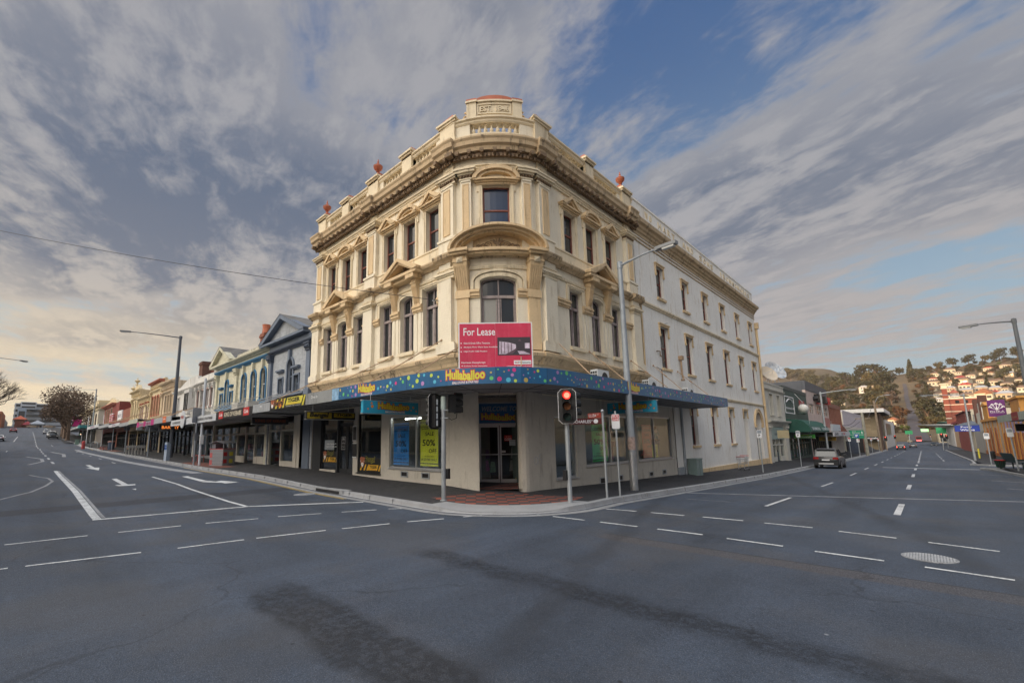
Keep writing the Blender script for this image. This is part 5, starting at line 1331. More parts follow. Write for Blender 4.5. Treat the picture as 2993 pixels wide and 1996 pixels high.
def rod(m, a, b, r_=.018):
    m.tube([a, b], r_, 6); m.ball(a, r_*2.6, 6, 4); p = Vector(a)*.55+Vector(b)*.45; d = (Vector(b)-Vector(a)).normalized()*.09; m.tube([tuple(p-d), tuple(p+d)], r_*2, 6)
for a, b in (((-18.6, 10.12, 5.08), (-20.6, 7.98, 3.70)), ((-14.75, 10.12, 5.08), (-16.4, 7.98, 3.70)), ((-11.6, 10.0, 5.2), (-12.9, 7.98, 3.70)), ((-10.3, 10.3, 5.1), (-10.55, 8.02, 3.70)), ((-9.0, 11.2, 5.15), (-7.65, 9.5, 3.7)), ((-8.85, 13.05, 5.14), (-7.15, 12.27, 3.72)), ((-8.85, 15.25, 5.06), (-7.15, 14.6, 3.72)), ((-8.85, 18.8, 5.1), (-7.15, 18.3, 3.72)), ((-9.0, 21.5, 5.2), (-7.15, 19.9, 3.72)), ((-9.0, 24.6, 5.2), (-7.15, 23.2, 3.72))):
    m = MB(); rod(m, a, b); m.build('tie_rod', rust, aw)
# hanging signs under the awning
def hang(label, fm, a, b, z0, z1, mat, t=.14):
    m = MB(fm); m.box(a, -t/2, z0, b, t/2, z1); o = tag(m.build('hanging_sign', mat), label, 'sign')
    m = MB(fm); m.box(a-.02, -t/2-.01, z0-.02, b+.02, t/2-.02, z0+.012); m.box(a-.02, -t/2-.01, z1-.012, b+.02, t/2-.02, z1+.02)
    for x in (a+.3, b-.3): m.tube([(x, 0, z1), (x, 0, 3.25)], .012, 6)
    m.build('frame', alu, o); return o
XL = lambda s, d, z: (-12.6+d, s, z); XB = lambda s, d, z: (-17.6+d, s, z); YR = lambda s, d, z: (s, 16.8-d, z)
for fm, a, b, z0, z1, lb in ((XL, 7.5, 9.7, 2.62, 3.03, 'cyan hanging sign under the left side of the awning'), (YR, -9.03, -7.02, 2.68, 3.11, 'cyan hanging sign under the right side of the awning behind the lamp post')):
    o = hang(lb, fm, a, b, z0, z1, cyan_m); m1, m2 = MB(fm), MB(fm); w = b-a; h = z1-z0
    logo(m1, m2, a+w*.25, a+w*.82, z0+h*.30, z0+h*.93, .072); m1.build('logo_backing', paint('deep_red', (.40, .015, .02), .4), o); m2.build('logo_letters', paint('mustard', (.55, .42, .03), .4), o)
    q = MB(fm); put_text(q, 'BALLOONS & PARTIES', a+w*.38, a+w*.74, z0+h*.08, z0+h*.22, .072, off=.06, ref_off=.02); q.build('logo_words_backing', paint('deep_red', (.4, .015, .02)), o); q = MB(fm); put_text(q, 'BALLOONS & PARTIES', a+w*.38, a+w*.74, z0+h*.08, z0+h*.22, .076, off=.02); q.build('logo_words', letw, o)
    q = MB(fm)
    for u, v, r_ in ((.08, .35, .03), (.14, .8, .035), (.15, .55, .05), (.90, .6, .04), (.96, .3, .03), (.86, .35, .025)): q.poly([(a+w*u+r_*math.cos(t*PI/6), .0715, z0+h*v+r_*math.sin(t*PI/6)) for t in range(12)])
    q.build('spots', orange_m, o)
o = hang('black and yellow hanging restaurant sign under the awning', XB, 7.9, 10.1, 2.65, 2.95, black)
m = MB(XB); m.box(7.94, .07, 2.68, 9.0, .073, 2.92); m.box(9.1, .07, 2.74, 10.06, .073, 2.92); m.build('yellow_shape', paint('dull_yellow', (.42, .30, .02), .5, .3, 4), o)
m = MB(XB); put_text(m, 'Bengal', 8.05, 8.85, 2.68, 2.92, .075, off=.05, shear=.06); put_text(m, 'TIGER', 9.2, 9.98, 2.79, 2.90, .075, off=.05); m.build('name', letk, o)
# lease board on the awning
BN = Vector((.7071, -.7071, 0)); BU = Vector((.7071, .7071, 0)); BC = Vector((-8.53, 9.42, 0))
BW = lambda s, d, z: tuple(BC+BU*s+BN*d+Vector((0, 0, z)))
m = MB(BW); m.box(-1.08, -.04, 3.62, 1.09, 0, 5.13); lb = tag(m.build('lease_board', white_m), 'red and white FOR LEASE board standing on the awning at the corner', 'sign')
crim = paint('crimson_board', (.56, .035, .085), .45, .14, 1.2, .25, (.62, .2, .25))
m = MB(BW); m.box(-1.045, 0, 3.64, -.002, .004, 5.095); m.box(.002, 0, 3.64, 1.055, .0045, 5.10); m.build('red_panel', crim, lb)
m = MB(BW); put_text(m, 'For Lease', -.93, .0, 4.74, 4.97, .006, off=.012)
for k, tx in enumerate(('New A-Grade Office Tenancies', 'Multiple Floor Plate Sizes Available', 'High Profile CBD Position')):
    z = 4.49-.125*k; put_text(m, tx, -.92, -.92+.031*len(tx)*.88, z, z+.055, .006, off=.01); m.poly([(-1.0+.018*math.cos(t*PI/5), .006, z+.025+.018*math.sin(t*PI/5)) for t in range(10)])
put_text(m, 'Harrison Humphreys', -1.0, -.30, 3.90, 3.97, .006, off=.012); put_text(m, '48 Brisbane Street, Launceston', -1.0, -.25, 3.82, 3.865, .006, off=.008); put_text(m, '114 George Street, Launceston', .32, 1.04, 3.80, 3.84, .006, off=.008)
m.build('lettering', letw, lb)
m = MB(BW); m.box(.53, .004, 3.87, 1.03, .007, 3.99); m.build('agent_plate', white_m, lb); m = MB(BW); put_text(m, 'Harcourts', .66, 1.01, 3.90, 3.96, .009, off=.012); put_text(m, 'N', .56, .59, 3.90, 3.96, .009, off=.02); m.build('agent_name', letk, lb)
m = MB(BW); put_text(m, 'AI', .592, .65, 3.90, 3.96, .009, off=.02, shear=.05); m.build('agent_mark', red_m, lb)
ph = MB(BW); ph.box(.06, .004, 4.14, 1.03, .007, 4.68); pho = ph.build('office_picture', paint('picture_dark', (.05, .04, .05), .5), lb)
ph = MB(BW); ph.prism([(.10, 4.18), (.44, 4.18), (.60, 4.36), (.60, 4.46), (.40, 4.52), (.12, 4.56)], .007, .009); ph.prism([(.70, 4.17), (1.02, 4.17), (.82, 4.26), (.64, 4.27)], .007, .009); ph.box(.86, .007, 4.34, 1.0, .009, 4.5); ph.build('picture_light', paint('picture_pale', (.55, .46, .55), .5, .4, 6), lb)
ph = MB(BW)
for k in range(4): ph.box(.16+.10*k, .009, 4.2, .18+.10*k, .011, 4.55-.02*k)
ph.prism([(.30, 4.18), (.60, 4.34), (.64, 4.34), (.50, 4.18)], .009, .011); ph.prism([(.66, 4.56), (.76, 4.56), (.71, 4.62)], .009, .011); ph.build('picture_lines', paint('picture_mid', (.12, .07, .09), .5), lb)
m = MB(BW)
for s in (-1.05, 1.06): m.tube([(s, -.05, 4.6), (s, -.75, 3.62)], .022, 6)
m.build('prop', black, lb)
# air conditioners on the awning roof
def aircon(x, y, label):
    t = thing('air_conditioner', label, 'air conditioner', (x, y, 3.62)); m = MB(); m.box(-.15, -.42, .03, .15, .42, .60); m.box(-.12, -.36, 0, .12, -.28, .03); m.box(-.12, .28, 0, .12, .36, .03); m.build('case', paint('ac_white', (.62, .63, .62), .5, .08, 4), t, rel=False)
    m = MB(); m.lathe((.0, 0, 0), [(.0, 0)], 3) if False else None
    m.prism([(.10+.21*math.cos(k*PI/8), .31+.21*math.sin(k*PI/8)) for k in range(16)], 0, .01); m.v = [Vector((.15+v.y, v.x, v.z)) for v in m.v]; m.build('fan_grille', black, t, rel=False)
    m = MB()
    for i in range(4):
        for j in range(3): m.box(-.13+.09*j, -.426, .12+.11*i, -.06+.09*j, -.42, .20+.11*i)
    m.build('coil_openings', dark, t, rel=False)
aircon(-8.3, 14.95, 'white air conditioner on the awning nearest the lease board'); aircon(-8.35, 19.4, 'white air conditioner on the awning just behind the lamp post'); aircon(-8.45, 24.3, 'white air conditioner on the awning farthest up the right street')
# service fittings on the side wall
m = MB(RW); m.tube([(26.0-3.6, .10, 5.1), (22.4, .10, 4.0)], .03, 6); m.tube([(21.8, .10, 5.15), (22.45, .10, 5.05)], .02, 6); m.tube([(22.05, .06, 6.0), (22.3, .12, 6.02), (22.3, .12, 5.75)], .03, 6); m.tube([(22.3, .15, 5.8), (22.5, .2, 5.5), (22.35, .22, 5.45), (22.6, .2, 5.6), (22.45, .2, 5.4)], .02, 5)
m.build('service_cables', dent_m, cb)
m = MB(RW); m.tube([(25.05, .12, 5.9), (25.05, .12, 5.1), (25.1, .14, 4.9), (25.0, .22, 4.75), (24.6, .24, 4.72)], .05, 8); m.lathe((-8.94, 25.05, 5.9), [(.05, 0)], 3) if False else None
m.box(24.92, .02, 5.88, 25.18, .24, 6.1); m.build('vent_pipe', rust, cb)
m = MB(RW); m.tube([(23.0, .02, 7.55), (23.25, .25, 7.62)], .02, 6); m.build('stub_bracket', galv, cb)
m = MB(); m.tube([(-11.72, 10.16, 6.72), (-11.78, 9.95, 6.68), (-12.0, 9.9, 6.72)], .015, 5); m.tube([(-15.5, 9.98, 8.1), (-15.2, 9.72, 8.05)], .02, 6); m.build('wire_hook', galv, cb)
# ------------------------------------------------------------------ neighbouring buildings: generic pieces
EW = lambda s, d, z: (7.0-d, s, z)
def body(o, fm, a, b, z0, z1, depth, mat, ops=(), name='wall', rev=.22):
    m = MB(fm); m.wall(a, b, z0, z1, list(ops), 0, rev)
    for s in (a, b): m.poly([(s, 0, z0), (s, -depth, z0), (s, -depth, z1), (s, 0, z1)])
    m.poly([(a, 0, z1), (b, 0, z1), (b, -depth, z1), (a, -depth, z1)]); m.poly([(a, -depth, z0), (b, -depth, z0), (b, -depth, z1), (a, -depth, z1)])
    return m.build(name, mat, o)
def corn(o, fm, a, b, z, h, d, mat, name='cornice'):
    m = MB(fm); m.mould(a, b, [(-.05, z), (d*.3, z), (d*.4, z+h*.35), (d*.8, z+h*.45), (d, z+h*.75), (d, z+h), (-.05, z+h+.01)]); return m.build(name, mat, o)
def win(o, fm, c, h, z0, z1, fr_, arch=0., trim=None, d=-.14, hood=0, gl=None, tw=.10):
    m = MB(fm); t = .05; zr = z1-arch
    m.box(c-h, d-.03, z0, c-h+t, d+.03, z1); m.box(c+h-t, d-.03, z0, c+h, d+.03, z1); m.box(c-h+t, d-.03, z0, c+h-t, d+.029, z0+t); m.box(c-h+t, d-.03, z1-t, c+h-t, d+.029, z1); zm = z0+(z1-z0)*.5; m.box(c-h+t, d-.03, zm-.025, c+h-t, d+.025, zm+.025)
    w = m.build('window', fr_, o); m = MB(fm); m.box(c-h+.02, d-.02, z0+.02, c+h-.02, d, z1-.02); m.build('pane', gl or glass, w)
    if trim:
        m = MB(fm)
        if arch:
            m.strip(arc_pts(c, h, zr, arch, 10), arc_pts(c, h+tw, zr, arch+tw, 10), -.02, .07)
            for sg in (-1, 1): m.box(c+sg*(h+tw/2)-tw/2, -.02, z0, c+sg*(h+tw/2)+tw/2, .06, zr)
        else:
            for sg in (-1, 1): m.box(c+sg*(h+tw/2)-tw/2, -.02, z0, c+sg*(h+tw/2)+tw/2, .06, z1)
            m.box(c-h-tw, -.02, z1, c+h+tw, .07, z1+tw)
        if hood: m.box(c-h-tw-.06, -.02, z1+tw+hood, c+h+tw+.06, .20, z1+tw+hood+.10); m.box(c-h-tw-.02, -.02, z1+tw+hood-.07, c+h+tw+.02, .13, z1+tw+hood)
        m.box(c-h-tw-.04, -.02, z0-.09, c+h+tw+.04, .12, z0); m.build('surround', trim, w)
    return w
def archfill(o, fm, ws, mat):
    m = MB(fm)
    for c, h, z1, arch in ws: arch_fill(m, c-h, c+h, z1-arch, arch, .001, .2)
    m.build('arch_heads', mat, o)
def pediment(o, fm, a, b, z, rise, d, depth, tm, wm, rm):
    c = (a+b)/2; m = MB(fm); m.box(a, -.05, z-.02, b, d, z+.12)
    for sg in (-1, 1):
        e = (b-a)/2; m.prism([(c+sg*(e+.05), z+.121), (c+sg*(e+.05), z+.22), (c, z+rise), (c, z+rise-.26), (c+sg*(e-.5), z+.121)][::sg], -.05, d+.03)
    p = m.build('pediment', tm, o); m = MB(fm); m.prism([(a+.1, z+.1), (b-.1, z+.1), (c, z+rise-.06)], -.3, d*.3); m.build('tympanum', wm, p)
    m = MB(fm); m.poly([(a-.08, d+.05, z+.18), (c, d+.05, z+rise+.02), (c, -depth, z+rise+.02), (a-.08, -depth, z+.18)]); m.poly([(b+.08, d+.05, z+.18), (c, d+.05, z+rise+.02), (c, -depth, z+rise+.02), (b+.08, -depth, z+.18)]); m.build('roof', rm, o); return p
def pil(o, fm, a, b, z0, z1, d, mat, capm=None):
    m = MB(fm); m.box(a, -.02, z0, b, d, z1); m.box(a-.05, -.02, z0, b+.05, d+.05, z0+.25); q = m.build('pilaster', mat, o); m = MB(fm); m.box(a-.04, -.02, z1-.42, b+.04, d+.06, z1-.30); m.box(a-.07, -.02, z1-.30, b+.07, d+.11, z1-.06); m.box(a-.12, -.02, z1-.06, b+.12, d+.15, z1+.02)
    for k in range(4): m.ball((a+(b-a)*(k+.5)/4, d+.1, z1-.2), .09, 6, 4)
    m.build('capital', capm or mat, q)
def shopfront(o, fm, a, b, zg, z1, frm, seed=0, stall=.45, sm_=None, gl=None, goods=True):
    r = random.Random(seed); m = MB(fm); n = max(2, int((b-a)/1.5)); di = r.randrange(n); xs = [a+(b-a)*k/n for k in range(n+1)]
    for x in xs: m.box(x-.05, -.22, zg, x+.05, -.06, z1)
    m.box(a, -.22, z1-.55, b, -.08, z1-.45)
    for k in range(n):
        if k != di: m.box(xs[k]+.05, -.22, zg-.2, xs[k+1]-.05, -.05, zg+stall)
    s = m.build('shopfront', frm if sm_ is None else sm_, o)
    for k in range(n):
        m = MB(fm); m.box(xs[k]+.05, -.16, zg+(stall if k != di else .05), xs[k+1]-.05, -.14, z1-.02); m.build('pane', gl or cglass, s)
    m = MB(fm); m.poly([(a, -1.6, zg), (b, -1.6, zg), (b, -1.6, z1), (a, -1.6, z1)]); m.poly([(a, -.23, zg+.02), (b, -.23, zg+.02), (b, -1.6, zg+.02), (a, -1.6, zg+.02)]); m.poly([(a, -.23, z1), (b, -.23, z1), (b, -1.6, z1), (a, -1.6, z1)]); m.poly([(a, -.23, zg), (a, -1.6, zg), (a, -1.6, z1), (a, -.23, z1)]); m.poly([(b, -.23, zg), (b, -1.6, zg), (b, -1.6, z1), (b, -.23, z1)]); m.build('interior', dark, s)
    if goods:
        gs = {}
        for k in range(n):
            if k == di: continue
            for j in range(r.randint(2, 5)):
                x = r.uniform(xs[k]+.1, xs[k+1]-.35); z = zg+stall+r.choice([.02, .4, .8, 1.2]); c = r.choice([(.30, .05, .04), (.35, .35, .33), (.05, .12, .2), (.10, .2, .12), (.35, .3, .08), (.12, .1, .1)]); gs.setdefault(c, MB(fm)).box(x, -.6, z, x+r.uniform(.12, .3), -.4, z+r.uniform(.2, .36))
        for c, q in gs.items(): q.build('display', paint('goods_%d%d%d' % tuple(int(v*99) for v in c), c, .5), s)
    return s
def awning(o, fm, a, b, z0, z1, out, fmat, items=(), zr=None, lab=None):
    m = MB(fm); m.box(a+.01, out-.06, z0, b-.01, out, z1); f = m.build('awning_fascia', fmat, o)
    if lab: f['label'] = lab
    m = MB(fm); m.box(a+.012, 0, z0+.05, b-.012, out-.06, z0+.08); m.box(a+.012, 0, z1-.08, b-.012, out-.06, z1-.05); m.build('awning_soffit', soff, o)
    for it in items:
        q = MB(fm)
        if it[0] is None: q.box(it[1], out, it[3], it[2], out+.006, it[4]); q.build('sign_panel', it[5], f)
        else: put_text(q, it[0], it[1], it[2], it[3], it[4], out+.009, off=.02); q.build('lettering', it[5], f)
    return f
def rods_for(o, fm, a, b, n, zw, zf, out, mat=rust, both=True):
    for k in range(n):
        x = a+(b-a)*(k+.5)/n; m = MB(fm); m.tube([(x, .02, zw), (x, out-.1, zf)], .02, 5); m.ball((x, .05, zw), .05, 6, 4); m.build('tie_rod', mat, o)
def chimney(o, x, y, z0, z1, w, mat, pot=None):
    m = MB(); m.box(x-w, y-w*.7, z0, x+w, y+w*.7, z1-.35); m.box(x-w-.08, y-w*.7-.08, z1-.35, x+w+.08, y+w*.7+.08, z1-.15); m.box(x-w-.03, y-w*.7-.03, z1-.15, x+w+.03, y+w*.7+.03, z1); q = m.build('chimney', mat, o)
    if pot:
        m = MB(); m.lathe((x, y, z1), [(w*.8, 0), (w*.7, pot*.5), (w*.75, pot*.9), (w*.8, pot)], 10); m.build('chimney_pot', terra, q)
brick_m = paint('red_brick', (.27, .095, .06), .8, .2, 1.5, .3, (.08, .05, .04), brick=dict(w=.24, h=.08, mc=.8))
brown_b = paint('dark_brick', (.13, .06, .045), .85, .25, 2., .3, (.05, .04, .04), brick=dict(w=.24, h=.08, mc=.8))
slate = paint('slate_roof', (.17, .165, .16), .8, .25, 1.4, .5, (.10, .09, .05), brick=dict(w=.3, h=.2, mc=.6)); gut_m = paint('zinc_roof', (.30, .33, .37), .5, .15, 1.)
blu_w = paint('blue_grey_wall', (.37, .395, .425), .75, .10, 1., .6, (.16, .17, .18), .2, 20, brick=dict(w=.26, h=.09, mc=.85)); navy = paint('navy_trim', (.05, .066, .10), .6, .15, 2., .2); steel = paint('steel_blue', (.125, .155, .205), .65, .12, 2.)
crm_w = paint('pale_yellow_wall', (.60, .575, .44), .75, .10, 1., .55, (.25, .22, .14), .2, 20, brick=dict(w=.26, h=.09, mc=.9)); blue_t = paint('bright_blue_trim', (.035, .14, .27), .55, .12, 2.)
old_w = paint('old_white_wall', (.60, .59, .56), .75, .12, .9, .85, (.22, .20, .17), .2, 20); pinkd = paint('faded_pink', (.36, .25, .22), .8, .2, 3.)
beige = paint('beige_wall', (.56, .45, .32), .75, .10, 1., .6, (.25, .18, .11)); ylw = paint('butter_wall', (.62, .51, .32), .75, .10, 1., .5, (.28, .2, .11)); redt = paint('brick_red_trim', (.38, .13, .085), .7, .15, 2.); greyw = paint('grey_render', (.40, .39, .355), .8, .12, 1., .4, (.2, .19, .17))
greyfs = paint('grey_fascia', (.33, .345, .36), .6, .12, 1., .5, (.14, .14, .14)); palefs = paint('pale_fascia', (.52, .54, .56), .6, .1, 1., .4, (.25, .25, .25)); blackfs = paint('black_fascia', (.022, .022, .026), .4, .2, 1.5)
OUT = 2.38
# ---- blue grey shop with pediment
o = thing('pediment_shop', 'blue grey two storey shop with navy pediment beside the corner building', 'building'); zg = .33
body(o, LW, -28.25, -22.1, -.4, 7.66, 14, blu_w, [(-25.52, -24.78, 4.5, 6.42), (-26.75, -26.15, 4.5, 5.42), (-24.55, -23.95, 4.5, 5.42), (-28.1, -22.4, -.3, 3.2)])
archfill(o, LW, [(-25.15, .37, 6.42, .37)], blu_w)
win(o, LW, -25.15, .37, 4.5, 6.42, steel, .37, steel, tw=.16)
for c in (-26.45, -24.25): win(o, LW, c, .30, 4.5, 5.42, steel, 0, steel, hood=.32, tw=.09)
m = MB(LW); m.box(-25.27, 0, 6.40, -25.03, .16, 6.95); m.box(-27.2, 0, 4.30, -23.1, .18, 4.42); m.build('keystone', steel, o)
pil(o, LW, -28.15, -27.75, 4.2, 6.98, .16, steel, navy); pil(o, LW, -22.85, -22.4, 4.2, 6.98, .16, steel, navy)
corn(o, LW, -28.4, -22.1, 7.0, .22, .22, navy, 'architrave'); m = MB(LW); m.box(-28.3, 0, 7.2, -22.1, .08, 7.56); m.build('frieze', steel, o)
pediment(o, LW, -29.15, -22.75, 7.62, 1.56, .42, 9, steel, blu_w, slate)
for k in range(4): corn(o, LW, -28.2, -22.3, 3.72+.11*k, .10, .10+.05*k, navy, 'sill_moulding')
m = MB(LW); m.box(-23.1, 0, -.3, -22.32, .05, 3.2); m.build('pier', steel, o); m = MB(LW); m.box(-24.3, 0, -.3, -23.5, .02, 3.2); m.box(-23.9, .02, .2, -23.82, .05, 2.4); m.build('pier', gwall_m, o)
shopfront(o, LW, -28.0, -24.4, zg, 2.9, alu, 3, .35, gwall_m)
m = MB(LW); 
awning(o, LW, -23.75, -21.48, 3.19, 3.60, OUT, greyfs, [('FE', -22.75, -22.52, 3.42, 3.50, letw), ('L', -23.0, -22.92, 3.25, 3.33, letw)])
awning(o, LW, -29.9, -23.76, 3.11, 3.56, OUT, blackfs, [('KING OF KEBABS', -28.3, -25.4, 3.20, 3.46, paint('cream_letter', (.62, .55, .42))), (None, -29.35, -28.55, 3.13, 3.55, red_m), (None, -25.1, -24.25, 3.13, 3.55, red_m), ('Cola', -29.25, -28.65, 3.26, 3.45, letw), ('Cola', -25.0, -24.35, 3.26, 3.45, letw)])
rods_for(o, LW, -27.6, -22.4, 3, 4.55, 3.62, OUT, paint('pale_rod', (.42, .40, .36), .7))
m = MB(); m.box(-28.05, 8.9, 3.7, -27.5, 9.5, 4.15); m.build('roof_vent', greyw, o)
hs = hang('dark hanging kebab shop sign under the black awning', lambda s, d, z: (-24.9+d, s, z), 8.3, 10.2, 2.70, 3.05, blackfs); m = MB(lambda s, d, z: (-24.9+d, s, z)); put_text(m, 'KING OF KEBABS', 8.45, 10.05, 2.80, 2.95, .072, off=.02); m.build('lettering', paint('dull_orange', (.30, .06, .02)), hs)
# ---- pale yellow shop with blue trim
o = thing('arched_window_shop', 'pale yellow two storey shop with bright blue trim, three arched windows and small pediment', 'building')
AW = [(-32.85, .42), (-31.0, .42), (-29.25, .42)]
body(o, LW, -39.3, -28.26, -.4, 7.64, 14, crm_w, [(c-h, c+h, 4.45, 6.42) for c, h in AW]+[(-36.95, -36.25, 4.45, 6.36), (-38.1, -37.5, 4.45, 5.40), (-35.75, -35.15, 4.45, 5.40), (-39.1, -28.5, -.2, 3.1)])
archfill(o, LW, [(c, h, 6.42, .42) for c, h in AW]+[(-36.6, .35, 6.36, .35)], crm_w)
for c, h in AW: win(o, LW, c, h, 4.45, 6.42, old_w, .42, blue_t, tw=.13)
win(o, LW, -36.6, .35, 4.45, 6.36, old_w, .35, blue_t, tw=.12)
for c in (-37.8, -35.45): win(o, LW, c, .30, 4.45, 5.40, old_w, 0, blue_t, hood=.34, tw=.08)
m = MB(LW)
for c in [q[0] for q in AW]+[-36.6]: m.box(c-.11, 0, 6.40, c+.11, .18, 6.98)
m.build('keystone', crm_w, o); pil(o, LW, -34.6, -34.1, 4.3, 6.95, .14, crm_w); pil(o, LW, -39.1, -38.7, 4.3, 6.95, .14, crm_w)
corn(o, LW, -39.4, -28.26, 6.98, .24, .22, blue_t, 'blue_band'); corn(o, LW, -39.5, -28.26, 7.46, .22, .34, crm_w)
m = MB(LW); m.box(-34.7, -.3, 7.66, -28.3, -.02, 8.04); m.build('parapet', paint('mossy_parapet', (.46, .44, .36), .85, .2, 2., .9, (.10, .09, .06)), o); m = MB(LW); m.box(-39.0, 0, 4.16, -28.4, .14, 4.30); m.build('sill_band', blue_t, o)
pediment(o, LW, -40.3, -35.2, 7.62, 1.48, .36, 7, crm_w, crm_w, slate); chimney(o, -38.7+1.2, 13.2, 7.6, 10.6, .42, brick_m, .75)
shopfront(o, LW, -38.9, -28.7, .36, 2.8, black, 5, .5, gwall_m)
awning(o, LW, -41.8, -29.91, 3.07, 3.50, OUT, palefs, [('SCHOOLWEAR & FOOTWEAR', -41.2, -38.4, 3.2, 3.36, letk), ('SCHOOLWEAR & FOOTWEAR', -34.6, -30.6, 3.2, 3.36, letk)]); rods_for(o, LW, -39, -28.6, 7, 4.7, 3.55, OUT, paint('pale_rod', (.42, .40, .36)))
m = MB(); m.prism([(-37.6+.62*math.cos(t*PI/12), 3.45+.62*math.sin(t*PI/12)) for t in range(24)], 7.80, 7.86); sg_ = tag(m.build('oval_sign', palefs), 'round white school uniform sign standing above the grey awning edge', 'sign'); m = MB(); put_text(m, 'PARKS', -38.0, -37.2, 3.5, 3.72, -7.79, off=.03); m.v = [Vector((v.x, -v.y, v.z)) for v in m.v]; m.build('lettering', paint('dull_red', (.45, .10, .09)), sg_)
m = MB(); m.box(-40.9, 9.0, 3.75, -39.2, 10.0, 4.2); m.box(-31.5, 9.2, 3.75, -30.3, 10.0, 4.25); m.build('roof_duct', greyw, o)
# ---- white shop with pilasters
o = thing('pilaster_shop', 'weathered white two storey shop with slim pilasters and faded pink window bays', 'building')
body(o, LW, -45.1, -39.31, -.2, 7.45, 14, old_w, [(-44.6, -44.0, 4.7, 6.2), (-43.5, -42.6, 4.7, 6.25), (-42.0, -41.1, 4.7, 6.25), (-40.6, -39.9, 4.7, 6.2), (-44.9, -39.5, -.1, 3.3)])
for c, h in ((-44.3, .3), (-43.05, .45), (-41.55, .45), (-40.25, .35)): win(o, LW, c, h, 4.7, 6.2, pinkd, 0, pinkd, gl=glass if h < .4 else blind)
for x in (-44.95, -43.7, -42.35, -40.9, -39.75): pil(o, LW, x, x+.22, 4.5, 6.55, .12, old_w)
corn(o, LW, -45.2, -39.31, 6.6, .26, .34, old_w); chimney(o, -43.2, 13.4, 7.0, 9.2, .5, brown_b); shopfront(o, LW, -44.8, -39.6, .45, 2.9, alu, 8, .3)
# ---- white shop with wavy parapet
o = thing('parapet_shop', 'off white two storey shop with stained wavy parapet and narrow bay window', 'building')
body(o, LW, -53.4, -45.12, -.1, 6.7, 14, old_w, [(-51.9, -51.3, 4.4, 6.15), (-49.5, -48.85, 4.4, 6.15), (-53.2, -45.3, 0, 3.3)])
for c in (-51.6, -49.18): win(o, LW, c, .31, 4.4, 6.15, old_w, 0, old_w)
m = MB(LW); m.prism([(-53.4, 6.7), (-45.12, 6.7), (-45.12, 7.7), (-47.2, 7.78), (-48.6, 7.72), (-50.2, 7.45), (-51.6, 7.15), (-53.4, 7.3)], -.28, -.02); m.build('parapet', old_w, o); corn(o, LW, -53.5, -45.12, 6.55, .26, .30, old_w)
m = MB(LW); m.box(-47.1, 0, 4.3, -45.4, .55, 6.5); bw = m.build('bay_window', old_w, o); m = MB(LW)
for a, b in ((-46.95, -46.5), (-46.4, -46.05), (-45.9, -45.5)): m.box(a, .55, 4.6, b, .56, 6.2)
m.build('pane', glass, bw); shopfront(o, LW, -53.1, -45.4, .5, 2.9, dark, 11, .3); chimney(o, -56.2+2, 13.0, 6.5, 10.4, .62, brown_b); chimney(o, -63.2, 15.5, 6.5, 11.4, .7, brick_m)
m = MB(); m.poly([(-64, 12.5, 7.6), (-54.5, 12.5, 8.6), (-54.5, 17, 11), (-64, 17, 10.2)]); m.poly([(-54.5, 12.5, 6.5), (-54.5, 12.5, 8.6), (-54.5, 17, 11), (-54.5, 17, 6.5)]); m.build('rear_roof', brick_m, o)
awning(o, LW, -48.45, -41.81, 3.48, 3.92, OUT, greyfs, [(None, -44.9, -43.6, 3.45, 3.95, paint('sign_orange_red', (.62, .12, .02))), ('COURAGE', -44.7, -43.8, 3.7, 3.8, letw)])
awning(o, LW, -57.3, -48.46, 3.44, 3.84, OUT, greyfs, [(None, -57.2, -56.0, 3.42, 3.9, paint('magenta', (.42, .02, .17))), (None, -53.6, -52.4, 3.42, 3.9, paint('magenta', (.42, .02, .17))), (None, -49.9, -48.6, 3.42, 3.95, paint('magenta', (.42, .02, .17))), ('FREEDOM', -55.8, -53.8, 3.5, 3.75, paint('magenta', (.42, .02, .17))), ('FREEDOM', -52.2, -50.1, 3.5, 3.75, paint('magenta', (.42, .02, .17)))])
rods_for(o, LW, -57, -42, 7, 4.9, 3.95, OUT, rust)
# ---- ornate beige, red arched, plain and urn topped shops
def ornate(name, label, a, b, zt, zc, wm, tm, wins, zg, seed, para=.4, rel=0):
    o = thing(name, label, 'building'); ops = [(c-h, c+h, z0, z1) for c, h, z0, z1, ar_ in wins]; body(o, LW, a, b, -.2, zc+.2, 14, wm, ops+[(a+.2, b-.2, .1, 3.5)]); aw_ = [(c, h, z1, ar_) for c, h, z0, z1, ar_ in wins if ar_]
    if aw_: archfill(o, LW, aw_, tm)
    for c, h, z0, z1, ar_ in wins: win(o, LW, c, h, z0, z1, wm, ar_, tm, gl=glass_m2)
    corn(o, LW, a-.15, b+.02, zc-.1, .34, .48, tm); corn(o, LW, a, b, zc-.95, .22, .22, wm, 'string_course')
    m = MB(LW); x = a+.1
    while x < b-.1: m.box(x, 0, zc-.5, x+.14, .2, zc-.12); x += .38
    m.build('brackets', wm, o); m = MB(LW); m.box(a, -.3, zc+.2, b, -.02, zt); m.build('parapet', wm, o); pil(o, LW, a+.05, a+.35, 4.6, zc-.9, .12, wm); pil(o, LW, b-.35, b-.05, 4.6, zc-.9, .12, wm)
    shopfront(o, LW, a+.25, b-.25, zg, 3.1, dark, seed, .35); return o
glass_m2 = glass_dark('shaded_glass', (.10, .095, .09), .15, .1)
ornate('bracketed_shop', 'beige two storey shop with bracketed cornice behind the tall street lamp', -59.3, -53.45, 8.55, 8.0, beige, beige, [(-57.6, .36, 5.0, 6.9, .2), (-56.3, .36, 5.0, 6.9, .2), (-55.0, .36, 5.0, 6.9, .2)], .6, 21)
